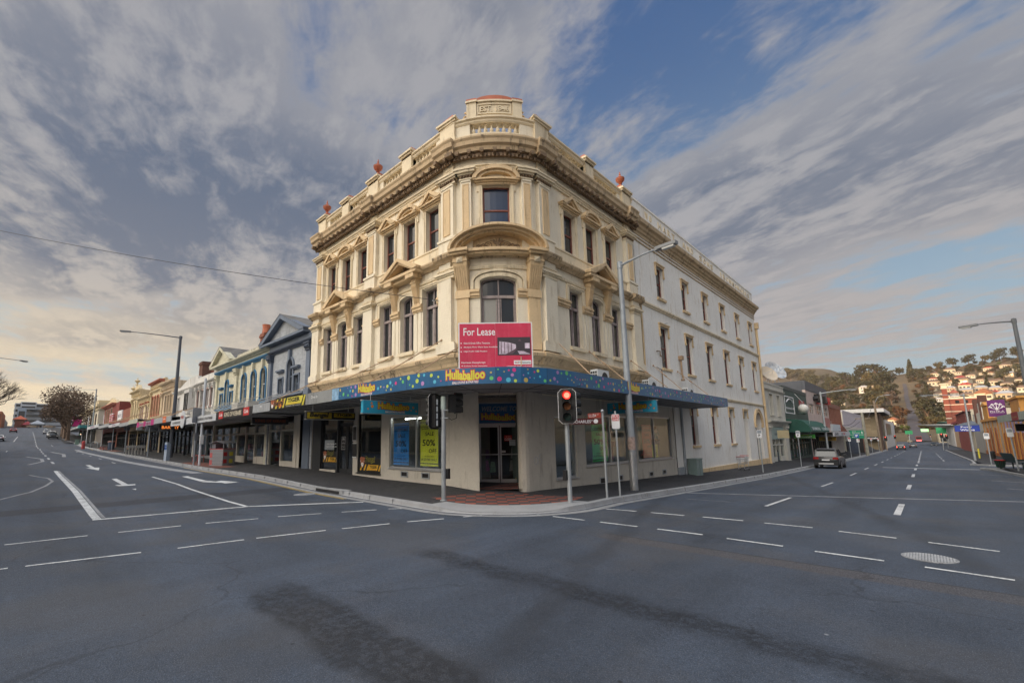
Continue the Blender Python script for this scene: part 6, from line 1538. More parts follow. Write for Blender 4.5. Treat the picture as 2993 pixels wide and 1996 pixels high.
ornate('red_arched_shop', 'butter coloured two storey shop with red arched window heads and deep cornice', -66.0, -59.32, 9.1, 8.7, ylw, redt, [(-64.9, .38, 5.0, 7.3, .3), (-63.4, .38, 5.0, 7.3, .3), (-61.9, .38, 5.0, 7.3, .3), (-60.4, .38, 5.0, 7.3, .3)], .68, 22)
o = ornate('plain_cream_shop', 'lower cream two storey shop with pink pilasters left of the red arched shop', -73.3, -66.02, 7.75, 7.4, ylw, ylw, [(-71.6, .35, 4.9, 6.6, 0), (-68.0, .35, 4.9, 6.6, 0)], .75, 23)
for x in (-72.3, -70.9, -68.7, -67.3): pil(o, LW, x, x+.3, 4.8, 6.9, .1, pinkd, redt)
o = ornate('urn_topped_shop', 'ornate cream two storey shop with curved gable and two urns on its parapet', -80.0, -73.32, 9.05, 8.75, ylw, ylw, [(-78.6, .35, 5.2, 7.6, .2), (-76.7, .4, 5.2, 7.6, .2), (-74.9, .35, 5.2, 7.6, .2)], .85, 24)
m = MB(LW); m.strip([(-77.6+.9*math.cos(PI*k/12), 9.05+.2*math.sin(PI*k/12)) for k in range(13)], [(-76.6+1.6*math.cos(PI*k/12), 9.05+.85*math.sin(PI*k/12)) for k in range(13)], -.3, .1); m.build('curved_gable', ylw, o)
for x, z in ((-79.4, 9.05), (-76.6, 9.85)): m = MB(); m.lathe((x, 10.2, z), [(max(.01, q*1.5), w*1.1) for q, w in URN], 10); m.build('urn', ylw, o, True)
m = MB(); m.box(-73, 11.5, 7, -66.5, 14, 9.3); m.build('rear_block', brown_b, o)
o = thing('brick_shop', 'low red brick shop with white signboard at its far end', 'building'); body(o, LW, -92.6, -80.02, 0, 7.0, 10, brick_m, [(-92, -80.5, .3, 3.6)]); m = MB(LW); m.box(-92.5, 0, 5.4, -88.0, .15, 7.05); sb_ = m.build('signboard', white_m, o); m = MB(LW); put_text(m, "JIM'S SHOES", -92, -88.6, 5.8, 6.5, .155, off=.02); m.build('lettering', navy, sb_); shopfront(o, LW, -92, -80.6, .95, 3.2, dark, 31, .3)
m = MB(); m.prism([(-98.0, 0), (-80.1, 0), (-80.1, 8.3), (-97.8, 9.45)], 20.4, 34); m.build('rear_gable', paint('grey_green_wall', (.33, .36, .35), .8, .15, 1., .4), o); m = MB(); m.box(-98.2, 20.2, 8.45, -80, 20.4, 9.5); m.build('rear_fascia', steel, o)
for k, x in enumerate((-94.3, -93.6)): pass
o = thing('barber_pole_shop', 'dark red two storey shop with yellow stepped gable beyond the brick shop', 'building'); body(o, LW, -112, -92.7, .3, 8.7, 10, paint('dark_red_wall', (.20, .045, .035), .7, .15), [(-109.5, -108, 5.6, 8.0), (-106, -104.6, 5.6, 8.0), (-102.5, -101, 5.6, 8.0), (-111.5, -93, .8, 3.9)])
for c in (-108.75, -105.3, -101.75): win(o, LW, c, .7, 5.6, 8.0, beige, 0, beige)
m = MB(LW); m.prism([(-111, 8.8), (-97, 8.8), (-98, 9.4), (-101, 9.5), (-102, 10.0), (-105, 10.0), (-106, 9.5), (-110.5, 9.3)], -.4, 0); m.build('gable', ylw, o); corn(o, LW, -112.4, -97, 8.4, .4, .6, redt); shopfront(o, LW, -111.3, -93.2, 1.35, 3.7, dark, 33, .3)
for x in (-96.9, -94.6):
    m = MB(LW)
    for k in range(7): m.lathe((x, .5, 4.9+.26*k), [(.22, 0), (.22, .13)], 8)
    m.build('barber_stripe', red_m, o); m = MB(LW); m.tube([(x, .5, 4.8), (x, .5, 6.8)], .19, 8); m.build('barber_pole', white_m, o)
for k, (a, b, z0, z1, fmx) in enumerate(((-62.9, -57.31, 3.9, 4.35, paint('sage_fascia', (.42, .44, .36))), (-69.8, -62.91, 3.84, 4.24, greyfs), (-79.9, -69.81, 4.0, 4.4, palefs), (-92.5, -79.91, 4.2, 4.65, greyfs), (-111.5, -92.51, 4.5, 5.0, palefs))):
    awning(o, LW, a, b, z0, z1, OUT, fmx, [('MENSWEAR', (a*2+b)/3, (a+b*2)/3, z0+.12, z1-.12, paint('dull_mauve', (.3, .15, .25)))] if k in (2, 4) else ())
rods_for(o, LW, -111, -58, 13, 5.7, 4.6, OUT, rust)
for x, lb, tx, c in ((-58.5, 'white hanging shop sign with pale red letters', 'bc', palefs), (-53.6, 'grey hanging sign with dark lotus emblem', '', greyfs), (-47.2, 'black hanging sign with lit orange letters', 'BAKERY', blackfs)):
    f_ = lambda s, d, z, x=x: (x+d, s, z); z0 = 2.95 if x > -55 else 3.2; hs = hang(lb, f_, 8.1, 10.1, z0, z0+.42, c); m = MB(f_)
    if tx: put_text(m, tx, 8.6 if len(tx) < 3 else 8.3, 9.6, z0+.08, z0+.34, .075, off=.02)
    else:
        for k in range(-2, 3): m.prism([(9.1, z0+.08), (9.1+.22*k-.06, z0+.24), (9.1+.26*k, z0+.34-.03*abs(k)), (9.1+.22*k+.06, z0+.22)], .072, .076)
    m.build('lettering', lamp_mat('lit_orange', (.9, .25, .05), 1.2) if tx == 'BAKERY' else (redt if tx else navy), hs)
# ---- beyond the cross street on the left
o = thing('cream_corner_block', 'cream two storey block with dentil cornice on the far side of the cross street', 'building'); m = MB(); m.box(-165, 10.1, .5, -121, 24, 10.0); m.build('wall', paint('far_cream_wall', (.60, .52, .40), .75, .08), o)
m = MB(); m.box(-165.3, 9.7, 9.6, -120.6, 24.2, 10.1); m.box(-165.2, 9.85, 8.9, -120.8, 24.1, 9.1); m.box(-130, 10.0, 10.1, -120.7, 24, 10.5); m.box(-126, 10.0, 10.5, -122, 18, 11.0)
for k in range(18): m.box(-121, 10.3+.75*k, 9.15, -120.65, 10.6+.75*k, 9.6)
m.build('cornice', ylw, o); m = MB()
for k in range(8): m.box(-160+5*k, 10.0, 5.8, -158.6+5*k, 10.12, 8.2)
m.box(-121.05, 12, 3, -120.9, 13, 5); m.build('windows_far', glass, o); m = MB(); m.box(-165, 7.4, 5.2, -122.0, 10.1, 5.6); m.build('awning', palefs, o); m = MB(); m.box(-124, 7.3, 5.1, -119.5, 10.1, 5.7); m.box(-121.9, 7.4, 5.0, -120, 10, 5.1); m.build('awning_return', paint('teal_panel', (.05, .22, .22)), o)
m = MB(); m.box(-163, 10.0, 2.0, -122, 10.11, 5.1); m.build('shopfront', dark, o); m = MB(); m.box(-139, 7.2, 6.0, -138.8, 8.8, 8.2); m.build('flag_sign', paint('magenta', (.42, .02, .17)), o)
bz = 6.5
def far_block(name, label, x0, x1, y0, y1, z0, z1, mat, stripes=0, roof=None, sm=None):
    o = thing(name, label, 'building'); m = MB(); m.box(x0, y0, z0, x1, y1, z1); m.build('wall', mat, o)
    if stripes:
        for k in range(stripes): m = MB(); h = (z1-z0)/stripes; m.box(x1-.2, y0+.5, z0+h*k+h*.35, x1+.15, y1-.5, z0+h*k+h*.8); m.box(x0+.5, y0-.15, z0+h*k+h*.35, x1-.5, y0+.2, z0+h*k+h*.8); m.build('window_band', sm or glass, o)
    if roof: m = MB(); c = (y0+y1)/2; e = .8; q = roof[0]; a = m.verts([(x0-e, y0-e, z1), (x1+e, y0-e, z1), (x1+e, y1+e, z1), (x0-e, y1+e, z1), (x0+(y1-y0)*.3, c, z1+q), (x1-(y1-y0)*.3, c, z1+q)]); [m.face(*[a[k] for k in f]) for f in ((0, 1, 5, 4), (1, 2, 5), (2, 3, 4, 5), (3, 0, 4), (3, 2, 1, 0))]; m.build('roof', roof[1], o)
    return o
fw = paint('far_white_wall', (.50, .52, .54), .7, .08)
far_block('apartment_block', 'large white apartment block with dark window bands closing the left street', -430, -400, -7, 26, 12, 28.2, fw, 5)
far_block('apartment_tower', 'round fronted white wing on top of the far apartment block', -402, -390, -4.4, 2.6, 24, 28.4, fw, 2)
far_block('glass_wing', 'pale glazed lower wing standing left of the far apartment block', -396, -380, -5.2, -1.5, 14, 24.2, paint('pale_glass_wall', (.33, .39, .45), .3), 1)
far_block('red_roofed_house', 'red brick house with orange tiled roof below the far apartments', -300, -290, -4.4, -1.2, 8, 13.6, brick_m, 0, (1.7, paint('orange_tiles', (.42, .09, .04))))
far_block('maroon_wing', 'dark red brick wing with sloping maroon roof beside the orange roofed house', -298, -287, -1.3, .7, 8, 11, brick_m, 0, (1.8, paint('maroon_roof', (.28, .03, .04))))
far_block('hip_roofed_house', 'pale house with blue grey hipped roof at the end of the left street', -300, -286, 1.0, 5.0, 9, 11.4, fw, 1, (1.8, gut_m))
far_block('orange_brick_house', 'orange brick shop on the far left edge behind the bare tree', -300, -262, -15, -7.8, 6, 15.5, paint('orange_brick', (.40, .14, .06), .8, .2), 2)
far_block('stone_shops', 'grey shop at the far left beyond the red car', -345, -302, -15, -7.8, 8, 14, greyw, 1)
# ------------------------------------------------------------------ right street, near side
def zgR(y): return GB(y)
stone = paint('grey_stucco', (.50, .48, .42), .75, .10, 1., .5, (.22, .2, .16), .2, 20)
o = thing('grey_shop', 'narrow grey rendered two storey shop beside the corner building', 'building')
body(o, RW, 42.9, 51.0, -1.2, 6.1, 12, stone, [(45.1, 46.25, 3.45, 5.28), (47.95, 49.1, 3.45, 5.28), (44.6, 49.3, -.75, 2.45)])
for c in (45.67, 48.52): win(o, RW, c, .57, 3.45, 5.28, stone, 0, stone, gl=paint('boarded_window', (.24, .24, .22), .8))
corn(o, RW, 42.9, 51.05, 5.5, .2, .16, stone); m = MB(RW); m.box(42.9, -.3, 6.1, 51.0, .10, 6.22); m.box(42.9, -.02, 5.75, 51, .05, 6.1); m.build('parapet', stone, o); corn(o, RW, 43, 51.0, 2.62, .34, .42, stone, 'shop_cornice')
for a, b in ((43.0, 44.3), (49.6, 50.9)): pil(o, RW, a, b, -.9, 2.6, .08, stone)
shopfront(o, RW, 44.6, 49.3, -.62, 1.35, white_m, 41, .45, stone); m = MB(RW); m.box(44.6, -.12, 1.35, 49.3, .02, 2.4); q = m.build('sign_board', paint('pale_green_sign', (.28, .36, .33), .5), o); m = MB(RW); put_text(m, 'subtle', 45.6, 47.0, 1.7, 1.95, .025); m.build('lettering', navy, q); m = MB(RW); put_text(m, 'moments', 47.0, 48.5, 1.7, 1.95, .025); m.build('lettering', red_m, q)
m = MB(RW); m.box(44.2, .5, 1.45, 44.3, 1.3, 2.1); tag(m.build('hanging_board', paint('tan_board', (.42, .36, .22))), 'small tan board hanging outside the narrow grey shop', 'sign')
grn = paint('dark_green_wall', (.055, .085, .070), .7, .15, 1., .3, (.1, .11, .1)); canv = paint('green_canvas', (.015, .075, .055), .7, .15, 3.)
o = thing('green_sports_shop', 'dark green two storey golf shop with giant ball and green canvas canopy', 'building')
body(o, RW, 51.05, 63.3, -1.6, 6.4, 12, grn, [(51.6, 62.8, -1.2, 1.95)]); m = MB(RW); m.box(51.05, -.3, 6.1, 63.3, .04, 6.45); m.build('parapet', paint('dark_band', (.06, .075, .07)), o)
m = MB(RW)
for a, b, c, e in ((51.3, 55.7, 3.80, 3.88), (51.3, 55.7, 5.42, 5.5), (51.3, 51.42, 3.88, 5.42), (55.58, 55.7, 3.88, 5.42)): m.box(a, .0, c, b, .03, e)
m.tube([(52.0+3.2*k/12, .03, 4.5+.75*math.sin(PI*(.18+.64*k/12))) for k in range(13)], .06, 5); put_text(m, 'drummond golf', 51.6, 55.4, 4.15, 4.45, .03, off=.03); m.build('painted_sign', letw, o)
m = MB(RW); m.box(58.6, 0, 4.5, 61.6, .03, 5.4); q = m.build('red_sign', paint('faded_red', (.34, .05, .05)), o); m = MB(RW); put_text(m, 'GOLF SALE', 58.9, 61.3, 4.9, 5.1, .04); m.build('lettering', letw, q)
t = thing('golf_ball_sign', 'giant white golf ball on a bracket on the dark green shop', 'sign', (-8.5, 57, 4.38)); m = MB(); m.ball((0, 0, 0), .47, 20, 14); m.build('ball', paint('dimpled_white', (.62, .60, .55), .6, .25, 9., bump=.6, bsc=14, obj=True), t, True, rel=False); m = MB(); m.box(-.56, -.03, -.60, .2, .03, -.52); m.lathe((0, 0, -.55), [(.12, 0), (.06, .12)], 8); m.build('bracket', grn, t, rel=False)
m = MB(lambda s, d, z: (.42+.0*d, s, z)); put_text(m, 'Callaway', -.25, .25, .0, .10, 0); m.v = [Vector((math.sqrt(max(.01, .475**2-v.y**2-v.z**2))*.72, v.y-.22, v.z)) for v in m.v]; m.v = [Vector((v.x*.85, v.y*1-.02, v.z)) for v in m.v]
m = MB(); m.tube([(-8.45, 56.9, 5.0), (-8.95, 56.2, 5.9)], .025, 5); m.build('sign_stay', letw, o)
m = MB(RW)
pf = [(.0, 3.2), (.8, 3.16), (1.3, 2.95), (1.7, 2.5), (1.85, 2.08), (1.85, 1.95), (0, 1.95)]
m.mould(51.1, 62.5, pf); cv = m.build('canvas_canopy', canv, o); m = MB(lambda s, d, z: (-9.06+1.86+d-(z-2.2)*.36, s, z)); put_text(m, 'DRUMMOND', 51.8, 56.3, 2.12, 2.42, .02, off=.02); put_text(m, 'DRUMMOND', 57.6, 62.0, 2.12, 2.42, .02, off=.02); m.build('lettering', paint('dull_white2', (.45, .5, .5)), cv)
shopfront(o, RW, 51.7, 62.7, -1.05, 1.35, grn, 43, .5); m = MB(RW); m.box(51.7, -.05, 1.35, 62.7, .05, 1.95); m.build('head_board', grn, o)
f_ = lambda s, d, z: (-7.0+s, 53.0-d, z); hs = hang('bright green hanging sign under the canvas canopy', f_, -1.9, -.25, 1.38, 1.72, paint('lime_sign', (.04, .30, .03), .4)); m = MB(f_); put_text(m, 'drummond golf', -1.6, -.5, 1.43, 1.58, .072, off=.02); m.build('lettering', letw, hs); m = MB(f_); m.tube([(-1.3+.6*k/8, .08, 1.60+.07*math.sin(PI*k/8)) for k in range(9)], .012, 4); m.build('arch_mark', yel, hs)
pnk = paint('pink_wall', (.50, .40, .36), .75, .12, 1., .4, (.25, .2, .18)); dgr = paint('dark_slate_parapet', (.085, .09, .105), .6)
o = thing('radio_station', 'pinkish grey two storey radio building with dark slate parapet and block letters', 'building')
body(o, RW, 63.35, 79.75, -1.8, 6.85, 12, pnk, [(64.6, 68.1, 4.15, 5.35), (69.4, 74.0, 4.15, 5.35), (75.2, 79.2, 4.15, 5.35), (63.8, 79.4, -1.5, 1.5)]); m = MB(RW); m.box(63.35, -12, 6.85, 79.75, .05, 7.95); m.box(63.3, -12, 6.5, 63.36, -.3, 7.9); m.build('parapet', dgr, o)
for a, b in ((64.6, 68.1), (69.4, 74.0), (75.2, 79.2)):
    for k in range(3): c = a+(b-a)*(k+.5)/3; win(o, RW, c, (b-a)/6.2, 4.15, 5.35, alu, gl=glass_m2)
m = MB(RW)
put_text(m, 'chilli', 68.0, 72.0, 5.75, 6.65, .25, ext=.25, off=.05); put_text(m, 'LA', 74.3, 76.4, 5.75, 6.65, .25, ext=.25, off=.05); m.build('block_letters', black, o); m = MB(RW); put_text(m, 'FM', 76.6, 78.8, 5.75, 6.65, .25, ext=.25, off=.05); m.box(69.5, .1, 5.5, 72.2, .3, 5.62); m.build('block_letters', red_m, o)
m = MB(RW); m.box(73.5, .0, 2.6, 79.6, .03, 3.9); m.build('red_patch', paint('faded_brick_red', (.36, .16, .14), .8, .2), o)
R3 = 2.06
awning(o, RW, 63.4, 79.8, 1.48, 2.0, R3, palefs, [('chilli', 64.2, 67.6, 1.58, 1.9, letk), ('LA', 70.2, 72.0, 1.58, 1.88, letk), ('FM', 72.2, 74.0, 1.58, 1.88, red_m)]); shopfront(o, RW, 63.9, 79.3, -1.15, 1.4, dark, 44, .3)
f_ = lambda s, d, z: (-7.0+s, 67-d, z); hs = hang('yellow and black hanging sign outside the radio building', f_, -1.8, -.2, .95, 1.4, paint('mustard_sign', (.40, .24, .03), .5)); m = MB(f_); put_text(m, 'chilli', -1.5, -.6, 1.05, 1.3, .073, off=.03); m.build('lettering', letk, hs)
o = thing('panelled_office', 'white panelled two storey office with brown vertical fins', 'building'); fin = paint('brown_fin', (.20, .08, .055), .6)
body(o, RW, 79.85, 92.5, -2, 5.6, 12, paint('panel_white', (.52, .50, .46), .7)); m = MB(RW); m.box(79.85, -.3, 5.5, 92.6, .12, 6.1)
for k in range(9): x = 80+1.5*k; m.box(x, 0, 3.1, x+.22, .14, 5.5)
m.build('fins', fin, o); m = MB(RW)
for k in range(8): x = 80.5+1.5*k; m.box(x, 0, 4.1, x+.6, .03, 5.2)
m.build('window_strip', glass, o); m = MB(RW); m.box(80, 0, 2.15, 92.3, .25, 3.1); m.build('blank_sign', paint('pale_blue_sign', (.44, .50, .54), .5), o); awning(o, RW, 79.85, 92.5, 1.45, 2.0, R3, palefs); m = MB(RW)
for k in range(7): m.box(80.6+1.7*k, R3, 1.55, 81.3+1.7*k, R3+.02, 1.95)
m.build('window_pictures', paint('grey_pictures', (.25, .25, .26), .5), o); shopfront(o, RW, 80, 92.3, -1.5, 1.35, paint('brown_front', (.10, .05, .04)), 45, .3)
m = MB(RW); m.prism([(88.5, 2.0), (96, 2.0), (88.5, 3.2)], -6, .4); m.build('lean_to_roof', brick_m, o)
fwr = paint('office_white', (.60, .58, .55), .7, .08, 1., .3)
o = thing('white_office', 'plain white flat roofed building beyond the panelled office', 'building'); body(o, RW, 95, 131, -3, 5.3, 14, paint('office_cream', (.56, .53, .43), .7, .08)); m = MB(RW); m.box(95, -14, 5.3, 131, .1, 5.6); m.box(95.1, .0, 2.9, 131, .06, 5.3); m.build('upper_panel', paint('lilac_white', (.50, .46, .50)), o)
m = MB(RW); [m.box(96+1.4*k, .06, .6, 96.25+1.4*k, .25, 2.9) for k in range(24)]; m.build('mullions', alu, o); m = MB(RW); m.box(95.5, .0, .8, 130.5, .05, 2.8); m.build('glazing', glass, o); m = MB(RW); m.box(95.2, 0, -2.4, 131, .07, .5); m.build('ground_floor', dark, o)
for y, c, lb in ((97, 'dark navy', 'navy'), (105, 'black', 'black'), (112, 'brown', 'brown')):
    m = MB(); m.box(-9.2, y, -2.4, -7.6, y+.3, 1.0); m.build('shop_screen', {'navy': navy, 'black': black, 'brown': fin}[lb], o)
o = thing('flat_roofed_store', 'tall brown timber clad store under a wide white flat roof', 'building'); m = MB(); m.box(-14, 150, -4, -7.6, 175, 6.7); m.build('wall', paint('brown_cladding', (.24, .19, .12), .7, .12, 1., brick=dict(w=3., h=.5, mc=.8)), o)
m = MB(); m.box(-15.5, 147, 6.85, -6.0, 178, 7.75); m.box(-19, 152, 5.9, -12, 178, 7.6); m.build('roof', paint('roof_white', (.62, .61, .59)), o); m = MB(); m.box(-15.3, 147.2, 6.7, -6.2, 177.8, 6.85); m.build('roof_underside', dark, o)
m = MB(); m.box(-7.6, 151, -4, -7.2, 158, 6.7); m.build('dark_column', paint('rusty_column', (.10, .06, .045)), o); m = MB(); m.box(-14, 148.2, .2, -7.7, 149.95, .9); q = m.build('name_board', blackfs, o); m = MB(lambda s, d, z: (s, 148.2-d, z)); put_text(m, 'woolworths', -10.6, -7.9, .36, .74, .01, off=.02); m.build('lettering', letw, q)
m = MB(); m.box(-18, 176, -4, -7.4, 235, 5.6); m.build('rear_wing', fwr, o); m = MB(); m.box(-7.45, 180, 1.2, -7.3, 205, 4.6); m.build('bronze_window', paint('bronze_glass', (.16, .09, .06), .3), o)
def pylon(name, label, x, y, z0, w, z1, z2, mat, r=.12):
    t = thing(name, label, 'sign', (x, y, z0)); m = MB(); m.tube([(0, 0, 0), (0, 0, z1-z0+.1)], r, 8); m.build('post', white_m, t, rel=False); m = MB(); m.box(-w, -.15, z1-z0, w, .15, z2-z0); m.build('panel', mat, t, rel=False); return t
t = pylon('fuel_sign', 'tall white fuel station sign with yellow shell emblem', -10.0, 157, -2.3, .62, 2.15, 4.5, white_m); m = MB()
fan = [(math.cos(a)*.42*(1+.05*(k % 2)), math.sin(a)*.42*(1+.05*(k % 2))) for k, a in enumerate(fr(-.35, PI+.35, 14))]; m.prism([(-.24, -.34), (.24, -.34)]+fan, -.02, .0); m.v = [Vector((v.x, v.y-.16, v.z+5.9)) for v in m.v]; m.build('emblem', yel, t, rel=False)
m = MB(); m.strip([(p[0]*1.0, p[1]) for p in fan], [(p[0]*1.18, p[1]*1.18) for p in fan], -.025, 0)
for k in range(1, 7): a = -.35+(PI+.7)*k/7; m.prism([(0, -.3), (.02, -.3), (math.cos(a)*.4+.015, math.sin(a)*.4), (math.cos(a)*.4-.015, math.sin(a)*.4)], -.03, -.021)
m.v = [Vector((v.x, v.y-.16, v.z+5.9)) for v in m.v]; m.build('emblem_outline', red_m, t, rel=False)
t = pylon('parking_pylon', 'dark pylon with green emblem and blue P parking panel', -8.3, 250, -2.9, .55, 3.7, 6.0, dgr); m = MB(lambda s, d, z: (s, -.16-d, z)); m.box(-.5, 0, 6.7, .5, .01, 7.7); m.build('parking_panel', paint('parking_blue', (.03, .10, .40)), t, rel=False); m = MB(lambda s, d, z: (s, -.16-d, z)); put_text(m, 'P', -.25, .25, 6.9, 7.5, .02, off=.05); m.build('letter_P', letw, t, rel=False); m = MB(); m.prism([(.4*math.cos(k*PI/8), 8.3+.3*math.sin(k*PI/8)) for k in range(16)], -.18, -.16); m.build('green_emblem', paint('leaf_green', (.12, .4, .05)), t, rel=False)
# ------------------------------------------------------------------ right street, far side (x = 7)
och = paint('ochre_orange_wall', (.50, .24, .055), .7, .12, 1., .3, (.25, .1, .03)); tanw = paint('tan_wall', (.46, .33, .22), .75, .12, 1., .4); drk_or = paint('burnt_orange_door', (.33, .10, .02), .6, .2)
o = thing('orange_shop', 'long ochre and orange single storey shop front with parapet gable', 'building')
body(o, EW, 66, 107, -3, 3.3, 12, tanw); m = MB(EW)
for y in (67, 70.2, 73.0, 75.8, 78.6, 81.4, 84.2, 88.0, 93.5, 98.0, 102.5, 106.5): m.box(y-.22, 0, -3, y+.22, .07, 3.2)
m.box(66, -.2, 3.2, 107, .25, 3.55); m.box(66, -.4, 3.5, 72, .2, 4.85); m.box(95, -.3, 3.5, 101, .2, 5.4); m.prism([(94.5, 5.4), (101.5, 5.4), (98, 6.0)], -.4, .35); m.box(65.7, -.5, 4.85, 72.3, .35, 5.05); m.build('piers', och, o); m = MB(EW)
for y in (68.2, 71.3, 74.1, 76.9, 79.7, 82.5): m.box(y, .0, -1.2, y+1.1, .05, 1.55)
for y in (90, 96, 100.2): m.box(y, 0, -1.9, y+2.2, .06, 1.2); m.prism([(y+1.1+1.1*math.cos(k*PI/8), 1.2+1.1*math.sin(k*PI/8)) for k in range(9)], 0, .06)
m.build('dark_panels', drk_or, o); m = MB(EW)
for y in (68.2, 71.3, 74.1, 76.9, 79.7): m.box(y, .0, 1.6, y+1.1, .06, 3.1)
m.build('purple_posters', paint('lavender', (.34, .28, .44), .6, .2), o); m = MB(EW); m.box(66, 0, -2.6, 107, .22, -1.15+.0); m.build('base', drk_or, o)
t = thing('purple_sign', 'large purple projecting sign with white tree emblem', 'sign', (5.9, 72.5, 3.3)); m = MB(); m.box(-.62, -.06, 0, .62, .06, 1.75); m.build('panel', paint('sign_purple', (.13, .025, .16), .5, .1), t, rel=False); m = MB(lambda s, d, z: (s, -.062-d, z)); put_text(m, 'ISHKA', -.5, .5, .42, .64, .0, off=.0)
for a in fr(.35, PI-.35, 4): m.tube([(0, .0, .75), (.5*math.cos(a)*.6, .0, .75+.34*math.sin(a)), (.48*math.cos(a), 0, .80+.52*math.sin(a))], .03, 4); [m.prism([(.48*math.cos(a)+u*.08+.06*math.cos(k*PI/4), .84+.5*math.sin(a)+v*.08+.06*math.sin(k*PI/4)) for k in range(8)], -.004, .004) for u, v in ((-1, 0), (1, 0), (0, 1))]
m.prism([(-.10, .68), (.10, .68), (.04, .95), (-.04, .95)], -.004, .004); m.box(-.5, -.002, .36, .5, .004, .375); m.build('emblem', letw, t, rel=False)
awning(o, EW, 34.5, 48.8, 2.36, 2.80, 3.1, paint('faded_green_fascia', (.36, .40, .34), .6, .15, 1., .5), [(None, 39.0, 41.6, 2.36, 2.84, paint('dark_red_sign', (.28, .03, .03))), ('ANGELO', 39.4, 41.2, 2.5, 2.6, paint('tan_letter', (.4, .25, .1)))])
f_ = lambda s, d, z: (s, 45.0-d, z); hs = hang('black hanging sign with dark triangle under the faded green awning', f_, 4.3, 5.6, 1.75, 2.2, black); m = MB(f_); m.prism([(4.8, 1.82), (5.1, 1.82), (4.95, 2.08)], .07, .076); m.build('triangle', greyw, hs)
o = thing('brown_brick_shops', 'dark brown brick shops with tall chimney beyond the orange shop', 'building'); body(o, EW, 107.2, 126, -3, 3.1, 12, greyw); m = MB(EW); m.box(107.2, -.5, 3.1, 113, -.1, 6.4); m.box(113, -.5, 3.1, 126, -.1, 4.9); m.build('parapet', stone, o); m = MB(); m.box(6.95, 107.3, 3, 7.9, 108.6, 7.5); m.box(6.95, 118, 3, 7.8, 119.2, 7.3); m.build('brick_stacks', brown_b, o); m = MB(EW); m.box(107.2, 0, -2.6, 126, .03, 1.8); m.build('shop_panels', paint('grey_panels', (.30, .29, .27), .6, .2, .5), o)
t = thing('blue_sign', 'blue pitched roof shaped shop sign projecting over the east footpath', 'sign', (4.6, 95, 1.8)); m = MB(); m.box(-1.2, -.6, 0, 1.2, .6, .85); m.build('panel', paint('royal_blue', (.02, .05, .34), .5), t, rel=False); m = MB(); m.prism([(-1.25, .86), (1.25, .86), (.6, 1.5)], -.65, .65); m.build('roof', steel, t, rel=False); m = MB(lambda s, d, z: (s, -.6-d, z)); put_text(m, 'Foxy', -.6, .5, .45, .75, .01, off=.02); put_text(m, 'Wines', -.7, .7, .08, .36, .01, off=.02); m.build('lettering', letw, t, rel=False)
o = thing('veranda_hotel', 'cream two storey hotel with iron veranda and hipped roof', 'building'); body(o, EW, 127, 158, -3.5, 6.0, 12, paint('hotel_cream', (.50, .45, .35), .75, .1)); m = MB(EW); m.box(127, 0, 2.2, 158, .8, 2.4); m.prism([(126.8, 5.6), (158.2, 5.6), (158.2, 5.75), (126.8, 5.75)], 0, 1.0)
for k in range(12): m.tube([(127.5+2.7*k, .75, -2.2), (127.5+2.7*k, .75, 5.6)], .08, 5); m.box(127.5+2.7*k, 0.70, 2.4, 130+2.7*k, .76, 3.3)
m.build('veranda', paint('maroon_iron', (.16, .05, .05)), o); m = MB(EW); [m.box(128.5+3.4*k, 0, 2.9, 129.8+3.4*k, .04, 5.2) for k in range(8)]; m.build('windows', glass, o)
o = thing('peach_corner_shop', 'peach rendered two storey corner shop with maroon roof edge', 'building'); body(o, EW, 165, 200, -4, 4.0, 12, paint('peach_wall', (.50, .33, .20), .75, .1)); m = MB(EW); m.box(164.6, -12, 4.0, 200, .5, 4.5); m.build('eaves', paint('maroon_roof', (.28, .03, .04)), o); m = MB(EW); m.box(170, 0, 1.7, 174, .05, 3.5); m.box(172, 0, -1.2, 178, .05, .6); m.build('windows', glass, o); m = MB(); m.poly([(7, 164.9, -3), (16, 164.9, -3), (16, 164.9, 4), (7, 164.9, 4)]); m.build('end_wall', paint('peach_wall', (.5, .33, .2)), o)
far_block('low_white_shops', 'row of low white shops with stripped roof beyond the peach shop', 7, 16, 204, 262, -4, 3.4, fwr, 0, (1.2, greyw)); far_block('green_roofed_shop', 'cream two storey shop with green roof at the far intersection', 5.2, 15, 300, 330, -4, 4.6, paint('far_cream2', (.52, .45, .32)), 2, (2.2, paint('green_roof', (.07, .16, .12))))
tb = paint('tower_brick', (.25, .07, .045), .8, .15, .6, brick=dict(w=.4, h=.12, mc=.85)); band = paint('tower_band', (.62, .54, .42), .7)
o = thing('brick_tower_brewery', 'tall red brick brewery with banded chimney tower and louvred roof lantern', 'building'); m = MB(); m.box(8.4, 290, -4, 10.1, 292, 21); m.box(10.1, 290.5, -4, 20, 312, 16.2); m.build('wall', tb, o); m = MB()
for z in (4.6, 7.6, 10.6, 13.6, 16.2): m.box(8.33, 289.9, z, 10.17, 292.1, z+.35)
for z in (10.6, 13.6): m.box(10.1, 290.4, z, 20.1, 312, z+.3)
m.box(10.0, 290.3, 16.2, 20.2, 312, 17.0); m.box(8.2, 289.8, 21, 10.3, 292.2, 21.5); m.box(8.35, 289.9, 21.5, 10.15, 292.1, 23.0); m.box(8.0, 289.6, 23.0, 10.5, 292.4, 23.5); m.build('stone_bands', band, o)
